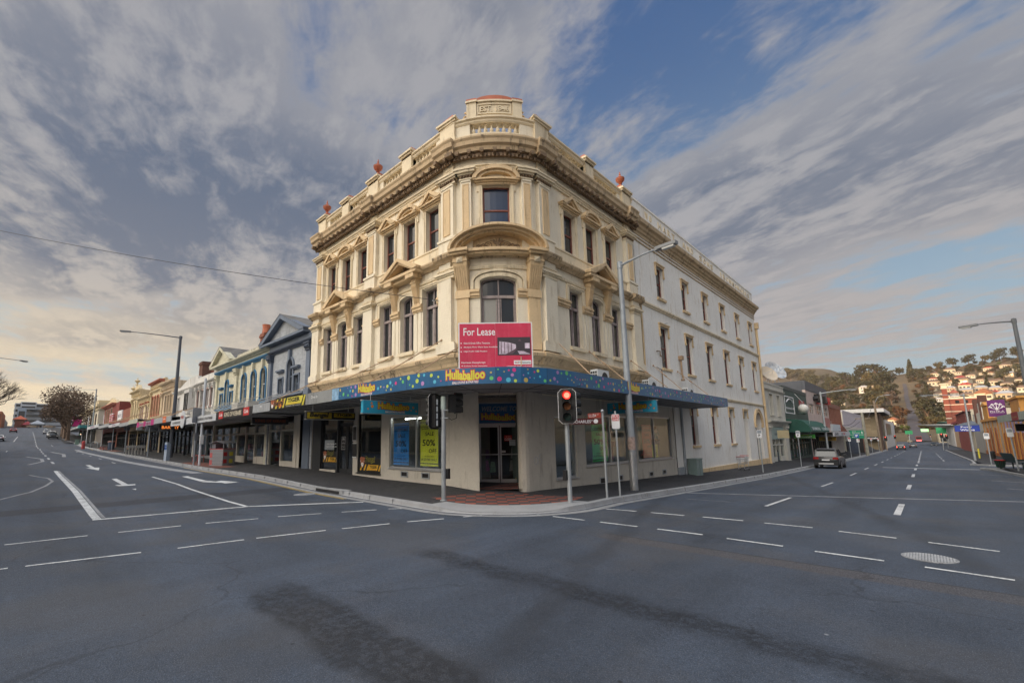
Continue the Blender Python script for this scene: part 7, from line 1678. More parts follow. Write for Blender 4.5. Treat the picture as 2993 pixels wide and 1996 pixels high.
m = MB(); m.box(10.9, 291, 17, 13.3, 296, 19.0); m.build('lantern', dark, o); m = MB(); [m.box(11.0+.38*k, 290.9, 17.6, 11.14+.38*k, 291, 19.0) for k in range(7)]; m.box(10.8, 290.85, 17.3, 13.4, 291, 17.6); m.build('louvre_posts', white_m, o); m = MB(); a = m.verts([(10.5, 290.5, 19), (13.7, 290.5, 19), (13.7, 296.5, 19), (10.5, 296.5, 19), (12.1, 293.5, 20.9)]); [m.face(*[a[k] for k in f]) for f in ((0, 1, 4), (1, 2, 4), (2, 3, 4), (3, 0, 4))]; m.tube([(12.1, 293.5, 20.8), (12.1, 293.5, 22.2)], .05, 5); m.build('lantern_roof', paint('tower_roof', (.30, .09, .055)), o); m = MB(); [m.box(12+2.6*k, 290.35, 14.3, 13.2+2.6*k, 290.5, 15.6) for k in range(3)]; m.build('windows', glass, o)
# ---- the other corners of the crossing (they stand behind and beside the camera)
def corner_row(label, x0, x1, y0, y1, h, mat):
    o = thing('brick_shop_row', label, 'building'); m = MB(); m.box(x0, y0, -2, x1, y1, h); m.build('wall', mat, o); m = MB(); m.box(x0-.3, y0-.3, h-.6, x1+.3, y1+.3, h-.25); m.box(x0-.9, y0-.9, 3.2, x1+.9, y1+.9, 3.5); m.build('cornice', lite_m, o); m = MB()
    for k in range(int((x1-x0)/3.2)):
        x = x0+1.2+3.2*k
        for yy in (y0, y1): m.box(x, yy-.06, 4.6, x+1.1, yy+.06, 6.8); m.box(x-.5, yy-.05, .5, x+2.0, yy+.05, 2.8)
    for k in range(int((y1-y0)/3.2)):
        y = y0+1.2+3.2*k
        for xx in (x0, x1): m.box(xx-.06, y, 4.6, xx+.06, y+1.1, 6.8); m.box(xx-.05, y-.5, .5, xx+.05, y+2.0, 2.8)
    m.build('window', glass, o)
corner_row('pale two storey shop row on the south side of the left street', -95, -10.5, -24, -7.8, 9.2, beige); corner_row('brick two storey shop row behind the photographer', 6.5, 60, -30, -8, 9.6, brick_m); corner_row('grey two storey shop row across the right street', 8.5, 32, 6, 30, 8.6, greyw)
# satellite dishes behind the corner building
def dish(label, p, r, nrm, mat):
    t = thing('satellite_dish', label, 'satellite dish', p); n = Vector(nrm).normalized(); a = n.cross(Vector((0, 0, 1))).normalized(); b = n.cross(a); m = MB(); R = []
    for k in range(6):
        q = r*k/5; R.append(m.verts([tuple(a*q*math.cos(2*PI*i/28)+b*q*math.sin(2*PI*i/28)+n*(.28*q*q/r)) for i in range(28)]))
    for k in range(5):
        for i in range(28): j = (i+1) % 28; m.face(R[k][i], R[k][j], R[k+1][j], R[k+1][i])
    m.build('reflector', mat, t, True, rel=False); m = MB(); m.tube([(0, 0, 0), (0, .3, -2.2)], .08, 6); m.tube([(-.8, 0, -2.2), (0, 0, -.3), (.8, 0, -2.2)], .05, 5); m.tube([tuple(a*r*.6), tuple(n*r*.9), tuple(a*-r*.6)], .025, 4); m.build('mount', gal2, t, rel=False)
dish('large mottled satellite dish above the grey shop roof', (-14, 74.5, 10.6), 1.55, (.75, -.45, .55), paint('mottled_dish', (.36, .38, .40), .6, .55, 1.2, .9, (.10, .16, .24), obj=True)); dish('smaller tan satellite dish below the mottled dish', (-13.6, 68.5, 9.6), 1.15, (.75, -.5, .5), paint('tan_dish', (.40, .35, .28), .6, .15, 1., obj=True))
m = MB(); m.box(-18, 64, 5, -11, 80, 8.0); m.build('rear_block', paint('rust_block', (.34, .17, .09), .8, .15), bpy.data.objects['radio_station'])
# ------------------------------------------------------------------ street furniture
def hexpost(m, x, y, z0, z1, r0, r1=None, n=12): m.tube([(x, y, z0), (x, y, z1)], [r0, r1 or r0], n)
def local(t): return lambda *p: p
lens = {c: lamp_mat('lens_'+c, v, e) for c, v, e in (('red', (1, .03, .02), 2.6), ('green', (.10, .95, .65), 2.5))}
off_l = {c: paint('unlit_'+c, v, .25, .05) for c, v in (('amber', (.20, .06, .01)), ('green', (.015, .05, .045)), ('red', (.20, .012, .012)))}
core = lamp_mat('red_core', (1, .16, .10), 3.2)
def lantern(t, p, yaw_, lit, w=.24, h=.96, board=True, cab=None):
    """three aspect lantern facing yaw_ (direction angle), with target board, visors and lenses"""
    ca, sa = math.cos(yaw_), math.sin(yaw_); F = lambda s, d, z: (p[0]-sa*s+ca*d, p[1]+ca*s+sa*d, p[2]+z)
    m = MB(F); m.box(-.13, -.16, -h/2+.05, .13, .0, h/2-.05); b = m.build('lantern_body', black, t, rel=False)
    if board:
        m = MB(F); c = .10; o_ = [(s*(w-c*(k == 0)), z*(h/2-c*(k == 1))) for s, z, k in ((-1, -1, 0), (1, -1, 0), (1, -1, 1), (1, 1, 1), (1, 1, 0), (-1, 1, 0), (-1, 1, 1), (-1, -1, 1))]
        m.prism(o_, -.02, .0); m.build('target_board', black, t, rel=False); m = MB(F); oo = o_+[o_[0]]; m.strip([(q[0]*.955, q[1]*.99) for q in oo], oo, .0, .006); m.build('board_edge', white_m, t, rel=False)
    for k, c in enumerate(('red', 'amber', 'green')):
        z = h*.31*(1-k); m = MB(F); A = [(.115*math.cos(a), z+.115*math.sin(a)) for a in fr(-.6, PI+.6, 12)]; B = [(.125*math.cos(a), z+.125*math.sin(a)) for a in fr(-.6, PI+.6, 12)]; m.strip(A, B, .0, .22); m.build('visor', black, t, rel=False)
        m = MB(F); m.prism([(.105*math.cos(i*PI/10), z+.105*math.sin(i*PI/10)) for i in range(20)], .0, .012); m.build('lens', lens[c] if lit == c else off_l[c], t, rel=False)
        if lit == c and board:
            m = MB(F); m.prism([(.075*math.cos(i*PI/10), z+.075*math.sin(i*PI/10)) for i in range(20)], .012, .016); m.build('lens_core', core, t, rel=False)
    return b
x, y = -9.71, 8.43; z = FP(x, y)
t = thing('traffic_signal', 'galvanised signal post with dark lanterns in front of the yellow poster', 'traffic light', (x, y, z)); m = MB(); hexpost(m, 0, 0, -.02, 2.66, .066); m.lathe((0, 0, 0), [(.10, 0), (.10, .02), (.07, .04)], 12); m.build('post', galv, t, True, rel=False)
m = MB(); m.lathe((0, 0, 2.55), [(.075, 0), (.085, .03), (.075, .36), (.06, .38)], 12); m.build('terminal_cap', paint('pale_green_cap', (.42, .50, .46), .5), t, True, rel=False); m = MB()
for q in (2.28, 2.50): m.lathe((0, 0, q), [(.075, 0), (.075, .05)], 12); m.box(-.20, -.02, q+.005, .20, .02, q+.04)
m.box(.06, .06, .62, .12, .14, .86); m.build('bracket', galv, t, rel=False)
lantern(t, (-.22, -.16, 2.50), PI*1.04, None, .25, 1.02); m = MB(lambda s, d, q: (-.22+.045+d*.7+s*.7, -.16+.0+s*.7-d*.7+.05, 2.5+q))
for k in range(4): m.box(-.05, .14, -.42+.2*k, .05, .17, -.26+.2*k)
m.build('back_plates', gal2, t, rel=False); lantern(t, (.20, .26, 2.72), 1.15, 'x', .2, .62, False); m = MB(); m.tube([(.05, .05, 2.35), (.15, .18, 2.25), (.25, .28, 2.3), (.26, .30, 2.5)], .012, 5); m.build('cable', black, t, True, rel=False); m = MB(); m.box(.055, .03, .60, .15, .12, .88); m.build('push_button', black, t, rel=False)
x, y = -6.85, 10.4; z = FP(x, y)
t = thing('traffic_signal', 'galvanised signal post with lit red lantern on white edged board at the kerb', 'traffic light', (x, y, z)); m = MB(); hexpost(m, 0, 0, -.02, 2.9, .062); m.build('post', galv, t, True, rel=False)
lantern(t, (.12, -.12, 2.565), -PI/4-.28, 'red', .245, .95); lantern(t, (.02, .30, 2.64), PI/2-.2, 'x', .2, .75, False); m = MB(); m.box(-.02, -.12, 2.3, .14, .32, 2.34); m.box(-.02, -.12, 2.85, .14, .32, 2.89); m.build('bracket', black, t, rel=False); m = MB(); m.box(-.10, -.15, .60, .0, -.05, .86); m.build('push_button', black, t, rel=False)
def street_lamp(label, x, y, z0, h, arm, r0=.11, mat=gal2, sc=1., base=None, group=None):
    t = thing('street_lamp', label, 'street lamp', (x, y, z0), group=group); m = MB(); m.tube([(0, 0, -.1), (0, 0, h*.38), (0, 0, h)], [r0, r0*.92, r0*.62], 12); m.build('pole', mat, t, True, rel=False)
    A = Vector(arm); L = A.length; u = A.normalized(); m = MB(); P = [u*(L*k/6)+Vector((0, 0, h-.12+.15*sc*math.sin(PI/2*k/6))) for k in range(7)]; m.tube([tuple(p) for p in P], [.05*sc, .045*sc, .04*sc, .036*sc, .034*sc, .03*sc, .03*sc], 8); m.lathe((0, 0, h-.22), [(r0*.8, 0), (r0*.8, .24), (r0*.3, .28)], 10); m.build('arm', mat, t, True, rel=False)
    e = P[-1]; v = Vector((-u.y, u.x, 0)); m = MB(); m.obox(tuple(e+u*.30*sc+Vector((0, 0, .0))), u, v, (0, 0, 1), .34*sc, .11*sc, .055*sc); m.obox(tuple(e+u*.02), u, v, (0, 0, 1), .13*sc, .06*sc, .07*sc); hd = m.build('lamp_head', paint('lamp_grey', (.20, .21, .22), .5), t, rel=False); m = MB(); m.obox(tuple(e+u*.36*sc-Vector((0, 0, .08*sc))), u, v, (0, 0, 1), .20*sc, .085*sc, .035*sc); m.build('lamp_lens', paint('lamp_lens', (.55, .56, .55), .2), t, rel=False)
    if base: m = MB(); m.tube([(0, 0, -.1), (0, 0, base)], r0*1.04, 14); m.build('bright_sleeve', paint('bare_aluminium', (.62, .63, .64), .32, .12, 6., .3, (.3, .3, .3), metal=.85), t, True, rel=False)
    return t
t = street_lamp('grey street lamp rising through the awning in front of the corner building', -7.17, 14.82, -.12, 8.2, (1.5, -.15, 0), .125, base=1.35)
m = MB(); m.tube([(0, 0, 1.42), (0, 0, 1.86)], .132, 14); m.build('stickers', paint('torn_stickers', (.36, .26, .22), .7, .7, 14., .9, (.06, .14, .16)), t, True, rel=False)
street_lamp('tall dark street lamp through the grey awning on the left street', -46.52, 9.0, .4, 10.9, (-.9, -3.6, 0), .17, paint('dark_pole', (.07, .08, .10), .5)); street_lamp('grey street lamp at the far end of the left shops', -123.6, 9.6, 2.2, 11.2, (-4.5, -3.8, 0), .17); street_lamp('grey street lamp by the parked four wheel drive on the right street', -7.4, 61, -1.05, 7.3, (2.5, -.6, 0), .12, galv)
street_lamp('grey street lamp at the right edge of the photo', 4.15, 36.6, -.6, 8.25, (-1.35, .5, 0), .125, paint('dark_pole2', (.12, .13, .14), .5)); street_lamp('grey street lamp on the east footpath near the blue sign', 3.5, 68.4, -1.2, 6.8, (-2.6, -1.2, 0), .1, galv)
street_lamp('lamp arm reaching in at the left edge over the bare tree', -70, -6.6, .6, 10.9, (-3.4, 5.3, 0), .15)
# name, bus zone and parking signs
def pole(name, label, x, y, h, r=.03, mat=galv, z=None, cat='sign'): t = thing(name, label, cat, (x, y, (FP(x, y) if x < -6 else G(x, y)) if z is None else z)); m = MB(); hexpost(m, 0, 0, -.05, h, r, n=8); m.build('post', mat, t, True, rel=False); return t
t = pole('street_name_sign', 'galvanised pole with brown CHARLES ST name blade and a smaller red blade', -6.57, 11.86, 2.42, .034); m = MB(); m.ball((0, 0, 2.47), .055, 10, 6); m.build('finial', galv, t, True, rel=False); maroon = paint('maroon_blade', (.10, .02, .02), .4)
cs_ = Vector((-.83, -.56, 0)); F = lambda s, d, q: (cs_.x*(1.0-s)-cs_.y*d*0+.56*d, cs_.y*(1.0-s)-.83*d, q)
m = MB(F); m.box(.0, -.01, 2.10, 1.0, .01, 2.27); m.build('blade', maroon, t, rel=False); m = MB(F); put_text(m, 'CHARLES', .20, .66, 2.135, 2.225, .012, off=.02); put_text(m, 'ST', .67, .72, 2.19, 2.225, .012, off=.01); put_text(m, '(140-138', .03, .17, 2.19, 2.22, .012); put_text(m, '142-150', .05, .17, 2.14, 2.17, .012); m.prism([(.80+.065*math.cos(k*PI/8), 2.185+.065*math.sin(k*PI/8)) for k in range(16)], .011, .013); m.build('lettering', letw, t, rel=False)
G2 = lambda s, d, q: (-.62*s+.78*d*0-.02, .3*s*0+.0-.0-d-.03, q)
m = MB(lambda s, d, q: (-.35+s, -.05-d, q)); m.box(-.10, 0, 2.28, .33, .012, 2.43); m.build('blade', paint('red_blade', (.35, .06, .04), .4), t, rel=False); m = MB(lambda s, d, q: (-.35+s, -.05-d, q)); put_text(m, 'ELIZA', -.06, .18, 2.315, 2.395, .014, off=.01); put_text(m, 'ST', .2, .26, 2.36, 2.395, .014); m.build('lettering', letw, t, rel=False)
def plate(t, w, z0, z1, parts, ang): 
    ca, sa = math.cos(ang), math.sin(ang); F = lambda s, d, q: (-sa*s+ca*(d+.035), ca*s+sa*(d+.035), q); c = .03
    m = MB(F); m.prism([(-w+c, z0), (w-c, z0), (w, z0+c), (w, z1-c), (w-c, z1), (-w+c, z1), (-w, z1-c), (-w, z0+c)], 0, .008); m.build('sign_plate', white_m, t, rel=False)
    for tx, s0, s1, a, b, mt in parts:
        m = MB(F)
        if tx is None: m.box(s0, .008, a, s1, .011, b)
        else: put_text(m, tx, s0, s1, a, b, .013, off=.02)
        m.build('marking', mt, t, rel=False)
t = pole('bus_zone_sign', 'BUS ZONE sign plate on a slim pole left of the lamp post', -6.56, 12.61, 2.52); plate(t, .115, 1.98, 2.42, [(None, -.10, .10, 2.22, 2.40, red_m), ('BUS', -.08, .08, 2.32, 2.385, letw), ('ZONE', -.09, .09, 2.235, 2.30, letw)], -PI/4-.3)
for x, y, zt, lb in ((-7.03, 31.45, 2.55, 'slim parking sign pole by the shopping trolley'), (-6.8, 41.93, 2.7, 'slim sign pole in front of the green golf shop'), (-6.43, 71.15, 2.5, 'parking sign pole behind the four wheel drive'), (-6.6, 84, 2.4, 'parking sign pole before the first timber utility pole'), (-6.4, 103, 2.6, 'parking sign pole between the two timber utility poles'), (-6.3, 118, 2.6, 'parking sign pole just before the second timber utility pole')):
    t = pole('parking_sign', lb, x, y, zt); plate(t, .14, zt-.5, zt-.02, [(None, -.11, .11, zt-.22, zt-.05, red_m if y > 50 else gal2), ('P', -.05, .05, zt-.42, zt-.28, letk)], -PI/3)
t = pole('white_pole', 'tall white painted pole on the kerb of the left street', -33.5, 8.1, 5.7, .075, paint('white_pole', (.55, .58, .62), .4), cat='pole'); m = MB(); m.box(.05, -.1, 1.35, .20, .1, 1.9); m.build('small_box', white_m, t, rel=False)
t = pole('road_sign', 'back of a grey rectangular road sign on a pole beside the white pole', -34.24, 7.95, 3.75, .055, gal2); m = MB(lambda s, d, q: (s*.55+d*.8, -s*.8+d*.55, q)); m.box(-.5, .07, 2.75, .5, .09, 3.75); m.box(-.15, .07, 1.6, .15, .09, 2.1); m.build('sign_plate', paint('sign_back', (.24, .25, .28), .5), t, rel=False)
for x, y, h, lb in ((-51.56, 8.16, 3.25, 'grey sign pole beside the bicycle rails'), (-69.26, 8.65, 3.3, 'grey sign pole beyond the bicycle rails'), (-79.5, 8.47, 3.6, 'grey sign pole next to the far bin'), (-101.4, 9.3, 5.4, 'tall white pole near the far corner'), (-118.4, 8.5, 5.3, 'tall white pole at the far kerb ramp')):
    t = pole('sign_pole', lb, x, y, h, .06, gal2 if x > -90 else white_m, cat='pole')
    if x > -75: m = MB(); m.box(-.03, -.28, h-.7, .03, .28, h-.05); m.build('sign_plate', paint('sign_back', (.24, .25, .28)), t, rel=False)
t = thing('parking_meter', 'pale blue parking meter kiosk at the kerb by the tall dark lamp', 'parking meter', (-42.49, 7.98, .42), .3); m = MB(); m.mould(-.17, .17, [(-.13, 0), (.13, 0), (.13, 1.25), (.02, 1.42), (-.13, 1.42)]); m.build('case', paint('meter_blue', (.36, .42, .50), .4), t, rel=False); m = MB(); m.box(.13, -.14, .85, .145, .14, 1.05); m.box(.13, -.14, 1.08, .145, .14, 1.22); m.box(-.14, -.145, .85, .14, -.13, 1.05); m.box(-.14, -.145, 1.08, .14, -.13, 1.22); m.build('panels', paint('meter_panel', (.04, .10, .30)), t, rel=False)
t = thing('litter_bin', 'large perforated steel double litter bin with colourful stickers on the left kerb', 'bin', (-31.6, 8.9, .27), .35); m = MB(); m.box(-.62, -.42, .0, .62, .42, 1.10); m.build('case', paint('bin_steel', (.34, .345, .36), .45, .1, 3, metal=.4), t, rel=False); m = MB(); m.prism([(-.72, 1.42), (0, 1.56), (.72, 1.42), (.72, 1.45), (0, 1.60), (-.72, 1.45)], -.46, .46); [m.box(sx*.6-.03, sy*.38-.03, 1.1, sx*.6+.03, sy*.38+.03, 1.45) for sx in (-1, 1) for sy in (-1, 1)]; m.box(-.55, -.36, 1.1, -.2, .36, 1.4); m.build('canopy', paint('bin_grey', (.16, .165, .18), .5), t, rel=False); m = MB(); m.box(-.63, -.43, 1.08, .63, .43, 1.11); m.build('red_rim', red_m, t, rel=False)
m = MB(); [m.box(-.5+.2*i, -.424, .15+.2*j, -.46+.2*i, -.42, .19+.2*j) for i in range(6) for j in range(5)]; m.build('holes', black, t, rel=False)
for k, (yy, zz, c) in enumerate(((.12, .66, yel), (-.28, .66, red_m), (.12, .22, yel), (-.28, .22, red_m))): m = MB(); m.box(-.626, yy-.1, zz, -.62, yy+.14, zz+.24); m.box(.62, yy-.1, zz, .626, yy+.14, zz+.24); m.box(-.55+.28*k, -.426, zz, -.37+.28*k, -.42, zz+.22) if False else None; m.build('sticker', c, t, rel=False)
m = MB(); m.box(-.60, -.43, .56, -.36, -.425, .86); m.box(-.60, -.43, .12, -.36, -.425, .42); m.build('sticker', paint('pink_sticker', (.5, .12, .12)), t, rel=False)
def bench(label, x, y, rz, L=1.5):
    t = thing('bench', label, 'bench', (x, y, FP(x, y)), rz); rb = paint('red_slats', (.36, .08, .07), .5, .15, 4)
    m = MB(); [m.box(-L/2, -.22+.11*k, .44, L/2, -.14+.11*k, .475) for k in range(5)]; m.build('seat', rb, t, rel=False)
    for s in (-1, 1): m = MB(); m.tube([(s*L*.42, -.2, 0), (s*L*.42, -.16, .44), (s*L*.42, .2, .44), (s*L*.42, .2, 0)], .03, 6); m.build('leg', rb, t, rel=False)
bench('red slatted bench behind the road sign on the left footpath', -37.2, 8.9, 0); bench('red slatted bench at the far left corner', -83.6, 7.95, .1, 1.8)
br_ = thing('bicycle_rack', 'row of steel bicycle hoops along the left kerb', 'bike rack', (-58.3, 8.05, .62)); m0 = MB(); m0.tube([(0, -.38, 0), (0, -.38, .95), (0, .38, .95), (0, .38, 0)], .05, 6); m0.box(-.04, -.4, .72, .04, .4, .9); h0 = m0.build('hoop', paint('rack_steel', (.35, .34, .31), .5, metal=.3), br_, rel=False); h0.location = (-2.2, 0, 0)
for k in range(1, 4): c = h0.copy(); COL.objects.link(c); c.parent = br_; c.location = (-2.2+1.5*k, .06*k, 0); KIDS[br_.name].append(c)
t = thing('round_bin', 'dark round topped bin by the far left bench', 'bin', (-82.8, 8.75, .93)); m = MB(); m.lathe((0, 0, 0), [(.38, 0), (.40, 1.1)], 10); m.build('case', paint('bin_blue', (.06, .08, .12), .5), t, rel=False); m = MB(); m.lathe((0, 0, 1.1), [(.46, 0), (.46, .1), (.3, .22)], 10); m.build('lid', paint('bin_lid', (.3, .16, .14)), t, rel=False)
m = MB(); m.lathe((-91.4, 6.3, 1.1), [(.22, 0), (.22, 1.1), (.1, 1.2)], 10); tag(m.build('bollard', paint('bollard_red', (.42, .05, .05))), 'red bollard on the far left corner', 'bollard')
m = MB(); m.tube([(-97, 7.6, 1.1), (-97, 7.6, 2.0), (-96.6, 8.0, 2.25), (-96.2, 8.4, 2.0), (-96.2, 8.4, 1.1)], .05, 6); tag(m.build('cycle_hoop', galv), 'single steel hoop on the far left corner', 'bike rack'); m = MB(); m.box(-117.6, 6.8, 1.8, -117.0, 7.4, 2.75); m.box(-117.65, 6.75, 2.75, -116.95, 7.45, 2.82); tag(m.build('service_cabinet', paint('green_cabinet', (.16, .24, .19))), 'green service cabinet at the far left crossing', 'cabinet')
t = pole('traffic_signal', 'far signal showing green on the left street', -116.0, 7.6, 2.4, .07, z=1.8, cat='traffic light'); lantern(t, (.1, -.2, 2.3), -.25, 'green', .3, 1.05)
t = pole('traffic_signal', 'far signal at the left edge showing green below the bare tree', -140, -8.0, 3.1, .08, z=3.1, cat='traffic light'); lantern(t, (.1, -.2, 2.9), -.1, 'green', .3, 1.05)
for x, y, h, lb, ya in ((-6.34, 144.6, 3.0, 'red signal on the left kerb behind the timber pole', -PI/2+.1), (-6.6, 205, 3.4, 'red signal on the left kerb beyond the two cars', -PI/2), (3.1, 150, 3.6, 'nearer red signal on the right kerb', -PI/2-.1), (4.6, 178, 3.3, 'farther red signal on the right kerb', -PI/2-.1)):
    t = pole('traffic_signal', lb, x, y, h, .07, rust if x < 0 else galv, z=G(x, y)-.05, cat='traffic light'); lantern(t, (0, -.1, h-.35), ya, 'red', .34, 1.15)
for x, y, lb in ((-1.5+4.4, 335, 'small green signal at the far intersection'), (-5.2, 330, 'green signal beside the far yellow car')): t = pole('traffic_signal', lb, x, y, 3.6, .08, z=-3.1, cat='traffic light'); lantern(t, (0, -.1, 3.3), -PI/2, 'green', .4, 1.3)
# shopping trolley, cabinets, bins, utility poles
t = thing('shopping_trolley', 'wire shopping trolley left against the white wall', 'trolley', (-8.45, 32.9, -.50), PI/2); wm = paint('trolley_wire', (.42, .43, .44), .35, .1, 8., metal=.7); m = MB()
zt = lambda s: .78+.06*s; A = [(-.32, .42), (.32, .42), (.42, .86), (-.42, .92)]
for k in range(9): s = -.40+.82*k/8; [m.tube([(s*.8, yy*.8, .42), (s, yy, .86)], .006, 4) for yy in (-.24, .24)]
for z, q in ((.42, .8), (.56, .87), (.70, .94), (.86, 1.)): m.tube([(-.40*q, -.24*q, z), (.42*q, -.24*q, z), (.42*q, .24*q, z), (-.40*q, .24*q, z), (-.40*q, -.24*q, z)], .008, 4)
for k in range(6): yy = -.2+.08*k; m.tube([(-.3, yy*.8, .42), (.33, yy*.8, .42), (.42, yy, .86)], .005, 4)
m.build('basket', wm, t, rel=False); m = MB(); [m.tube([(.42, yy, .86), (.50, yy, .80), (.30, yy, .30), (.42, yy, .12), (-.36, yy*.7, .12), (-.33, yy*.7, .42)], .014, 6) for yy in (-.25, .25)]; m.build('frame', wm, t, rel=False); m = MB(); m.tube([(.50, -.26, .92), (.50, .26, .92)], .02, 6); m.tube([(-.42, -.25, .88), (-.42, .25, .88)], .014, 6); m.build('handle', red_m, t, rel=False)
for sx, sy in ((-.33, -.17), (-.33, .17), (.40, -.24), (.40, .24)): m = MB(); m.tube([(sx, sy-.015, .05), (sx, sy+.015, .05)], .055, 10); m.build('wheel', black, t, rel=False)
t = thing('power_cabinet', 'grey green power cabinet against the side wall', 'cabinet', (-8.75, 25.25, -.36)); m = MB(); m.box(-.22, -.42, 0, .24, .42, .88); m.box(-.25, -.45, .88, .27, .45, .92); m.build('case', paint('cabinet_green', (.20, .27, .26), .5, .1, 2., .3), t, rel=False); m = MB(); m.box(.24, -.005, .05, .245, .005, .85); m.build('door_gap', black, t, rel=False)
t = thing('street_bin', 'dark green slatted street bin with red rim on the right island', 'bin', (3.55, 47.4, -.78)); m = MB(); m.lathe((0, 0, .12), [(.26, 0), (.36, .75)], 12); m.build('liner', black, t, rel=False); m = MB(); [m.tube([(.27*math.cos(k*PI/8), .27*math.sin(k*PI/8), .14), (.385*math.cos(k*PI/8), .385*math.sin(k*PI/8), .84)], .028, 4) for k in range(16)]; m.lathe((0, 0, 0), [(.10, 0), (.10, .14)], 8); m.build('slats', paint('bin_green', (.015, .05, .035), .5), t, rel=False); m = MB(); m.lathe((0, 0, .84), [(.40, 0), (.40, .06), (.30, .06), (.30, 0)], 14); m.build('rim', red_m, t, rel=False); t.scale = (.66, .66, .66)
t = thing('bench', 'dark green metal bench beside the bin on the right island', 'bench', (4.25, 47.7, -.78), .2); bg_ = paint('bench_green', (.02, .045, .045), .5); m = MB(); m.box(-.15, -.9, .42, .35, .9, .47); m.build('seat', bg_, t, rel=False); m = MB(); m.obox((-.28, 0, .75), (1, 0, .3), (0, 1, 0), (-.3, 0, 1), .03, .9, .3); m.build('backrest', bg_, t, rel=False)
for s in (-1, 1): m = MB(); m.tube([(.1, s*.75, 0), (.1, s*.75, .42)], .04, 6); m.box(.3, s*.8-.04, .5, .75, s*.8+.04, .6); m.build('leg', bg_, t, rel=False)
t = pole('parking_sign', 'slim leaning parking sign pole on the right island', 4.0, 44.0, 2.65, .04); plate(t, .14, 2.1, 2.65, [(None, -.11, .11, 2.4, 2.6, gal2)], -PI/2); t.rotation_euler = (0, -.03, 0)
t = pole('parking_sign', 'sign pole on the east footpath before the orange shop', 3.85, 58, 2.6, .04); plate(t, .16, 2.1, 2.6, [(None, -.12, .12, 2.35, 2.55, gal2)], -PI/2)
m = MB(); m.lathe((5.3, 76.5, -1.4), [(.2, 0), (.24, .9), (.1, 1.0)], 10); tag(m.build('small_bin', black), 'small dark bin far along the east footpath', 'bin'); m = MB(); m.tube([(4.4, 78.5, -1.4), (4.4, 78.5, -.2)], .08, 6); tag(m.build('bollard', yel), 'small yellow post in front of the brown shops', 'bollard')
wood = paint('weathered_timber', (.28, .27, .22), .85, .2, 3., .5, (.12, .12, .10)); wood2 = paint('brown_timber', (.22, .17, .12), .85, .2, 3., .5, (.1, .08, .06)); PT = []
for x, y, h, mt, lb in ((-6.24, 90.6, 6.4, wood, 'nearer weathered timber utility pole on the right street'), (-6.52, 127.4, 10.6, wood2, 'taller brown timber utility pole with lamp arm')):
    t = thing('utility_pole', lb, 'utility pole', (x, y, G(x, y))); m = MB(); m.tube([(0, 0, -.2), (0, 0, h)], [.23, .17], 10); m.build('pole', mt, t, True, rel=False); m = MB(); m.box(-.9, -.06, h-1.0, .9, .06, h-.86); m.build('crossarm', wood2, t, rel=False); PT.append(Vector((x, y, G(x, y)+h-.9)))
m = MB(); h = 10.4; m.tube([(0, 0, h-.4), (.7, -.1, h+.9), (2.0, -.2, h+1.25)], .05, 6); m.obox((2.3, -.2, h+1.24), (1, 0, 0), (0, 1, 0), (0, 0, 1), .35, .12, .07); m.build('lamp_arm', gal2, t, rel=False)
def wire(name, label, a, b, sag, r=.012, n=14): a, b = Vector(a), Vector(b); m = MB(); m.tube([tuple(a+(b-a)*k/n-Vector((0, 0, 4*sag*(k/n)*(1-k/n)))) for k in range(n+1)], r, 4); return tag(m.build(name, black), label, 'wire')
for k, (a, b, lb) in enumerate(((PT[0]+Vector((-.7, 0, 0)), (-9, 92, 3.2), 'upper service wire from the nearer timber pole to the panelled office'), (PT[0]+Vector((-.4, 0, -.5)), (-9, 86, 2.6), 'lower service wire from the nearer timber pole to the panelled office'), (PT[0]+Vector((.5, 0, 0)), PT[1]+Vector((-.5, 0, 0)), 'wire between the two timber utility poles'), (PT[1]+Vector((0, 0, 0)), (-7.5, 150, 3.0), 'wire from the brown timber pole to the timber clad store'))): wire('overhead_wire', lb, a, b, .5, .03)
wire('overhead_wire', 'thin cable crossing the sky to the corner building', (-11.75, 9.95, 6.68), (-33.0, -4.6, 12.9), .3, .011)
t = pole('direction_sign', 'green road direction sign with blue parking symbol on the right street', -6.3, 79.8, 2.4, .06); F = lambda s, d, q: (s-.05, -.05-d, q); m = MB(F); m.box(-.76, -.02, 2.4, .76, .0, 3.5); m.build('sign_plate', paint('road_green', (.01, .22, .12), .4), t, rel=False); m = MB(F); put_text(m, 'Exeter', -.4, .0, 3.28, 3.4, .004); put_text(m, 'Beaconsfield', -.4, .35, 3.1, 3.22, .004); put_text(m, 'George Town', -.4, .38, 2.95, 3.05, .004); m.box(-.72, 0, 2.86, .72, .006, 2.89); m.prism([(-.5, 2.6), (-.4, 2.66), (-.4, 2.62), (-.2, 2.62), (-.2, 2.58), (-.4, 2.58), (-.4, 2.54)], 0, .006); m.prism([(.55, 3.0), (.62, 3.0), (.62, 3.25), (.66, 3.25), (.585, 3.36), (.51, 3.25), (.55, 3.25)], 0, .006); m.build('lettering', letw, t, rel=False); m = MB(F); m.box(-.22, .006, 2.5, .22, .02, 3.0); m.build('parking_panel', paint('parking_blue', (.03, .10, .40)), t, rel=False); m = MB(F); put_text(m, 'P', -.12, .12, 2.58, 2.92, .022, off=.04); m.build('letter_P', letw, t, rel=False); m = MB(F); m.box(-.1, .0, 1.9, .1, .01, 2.35); m.build('small_plate', white_m, t, rel=False)
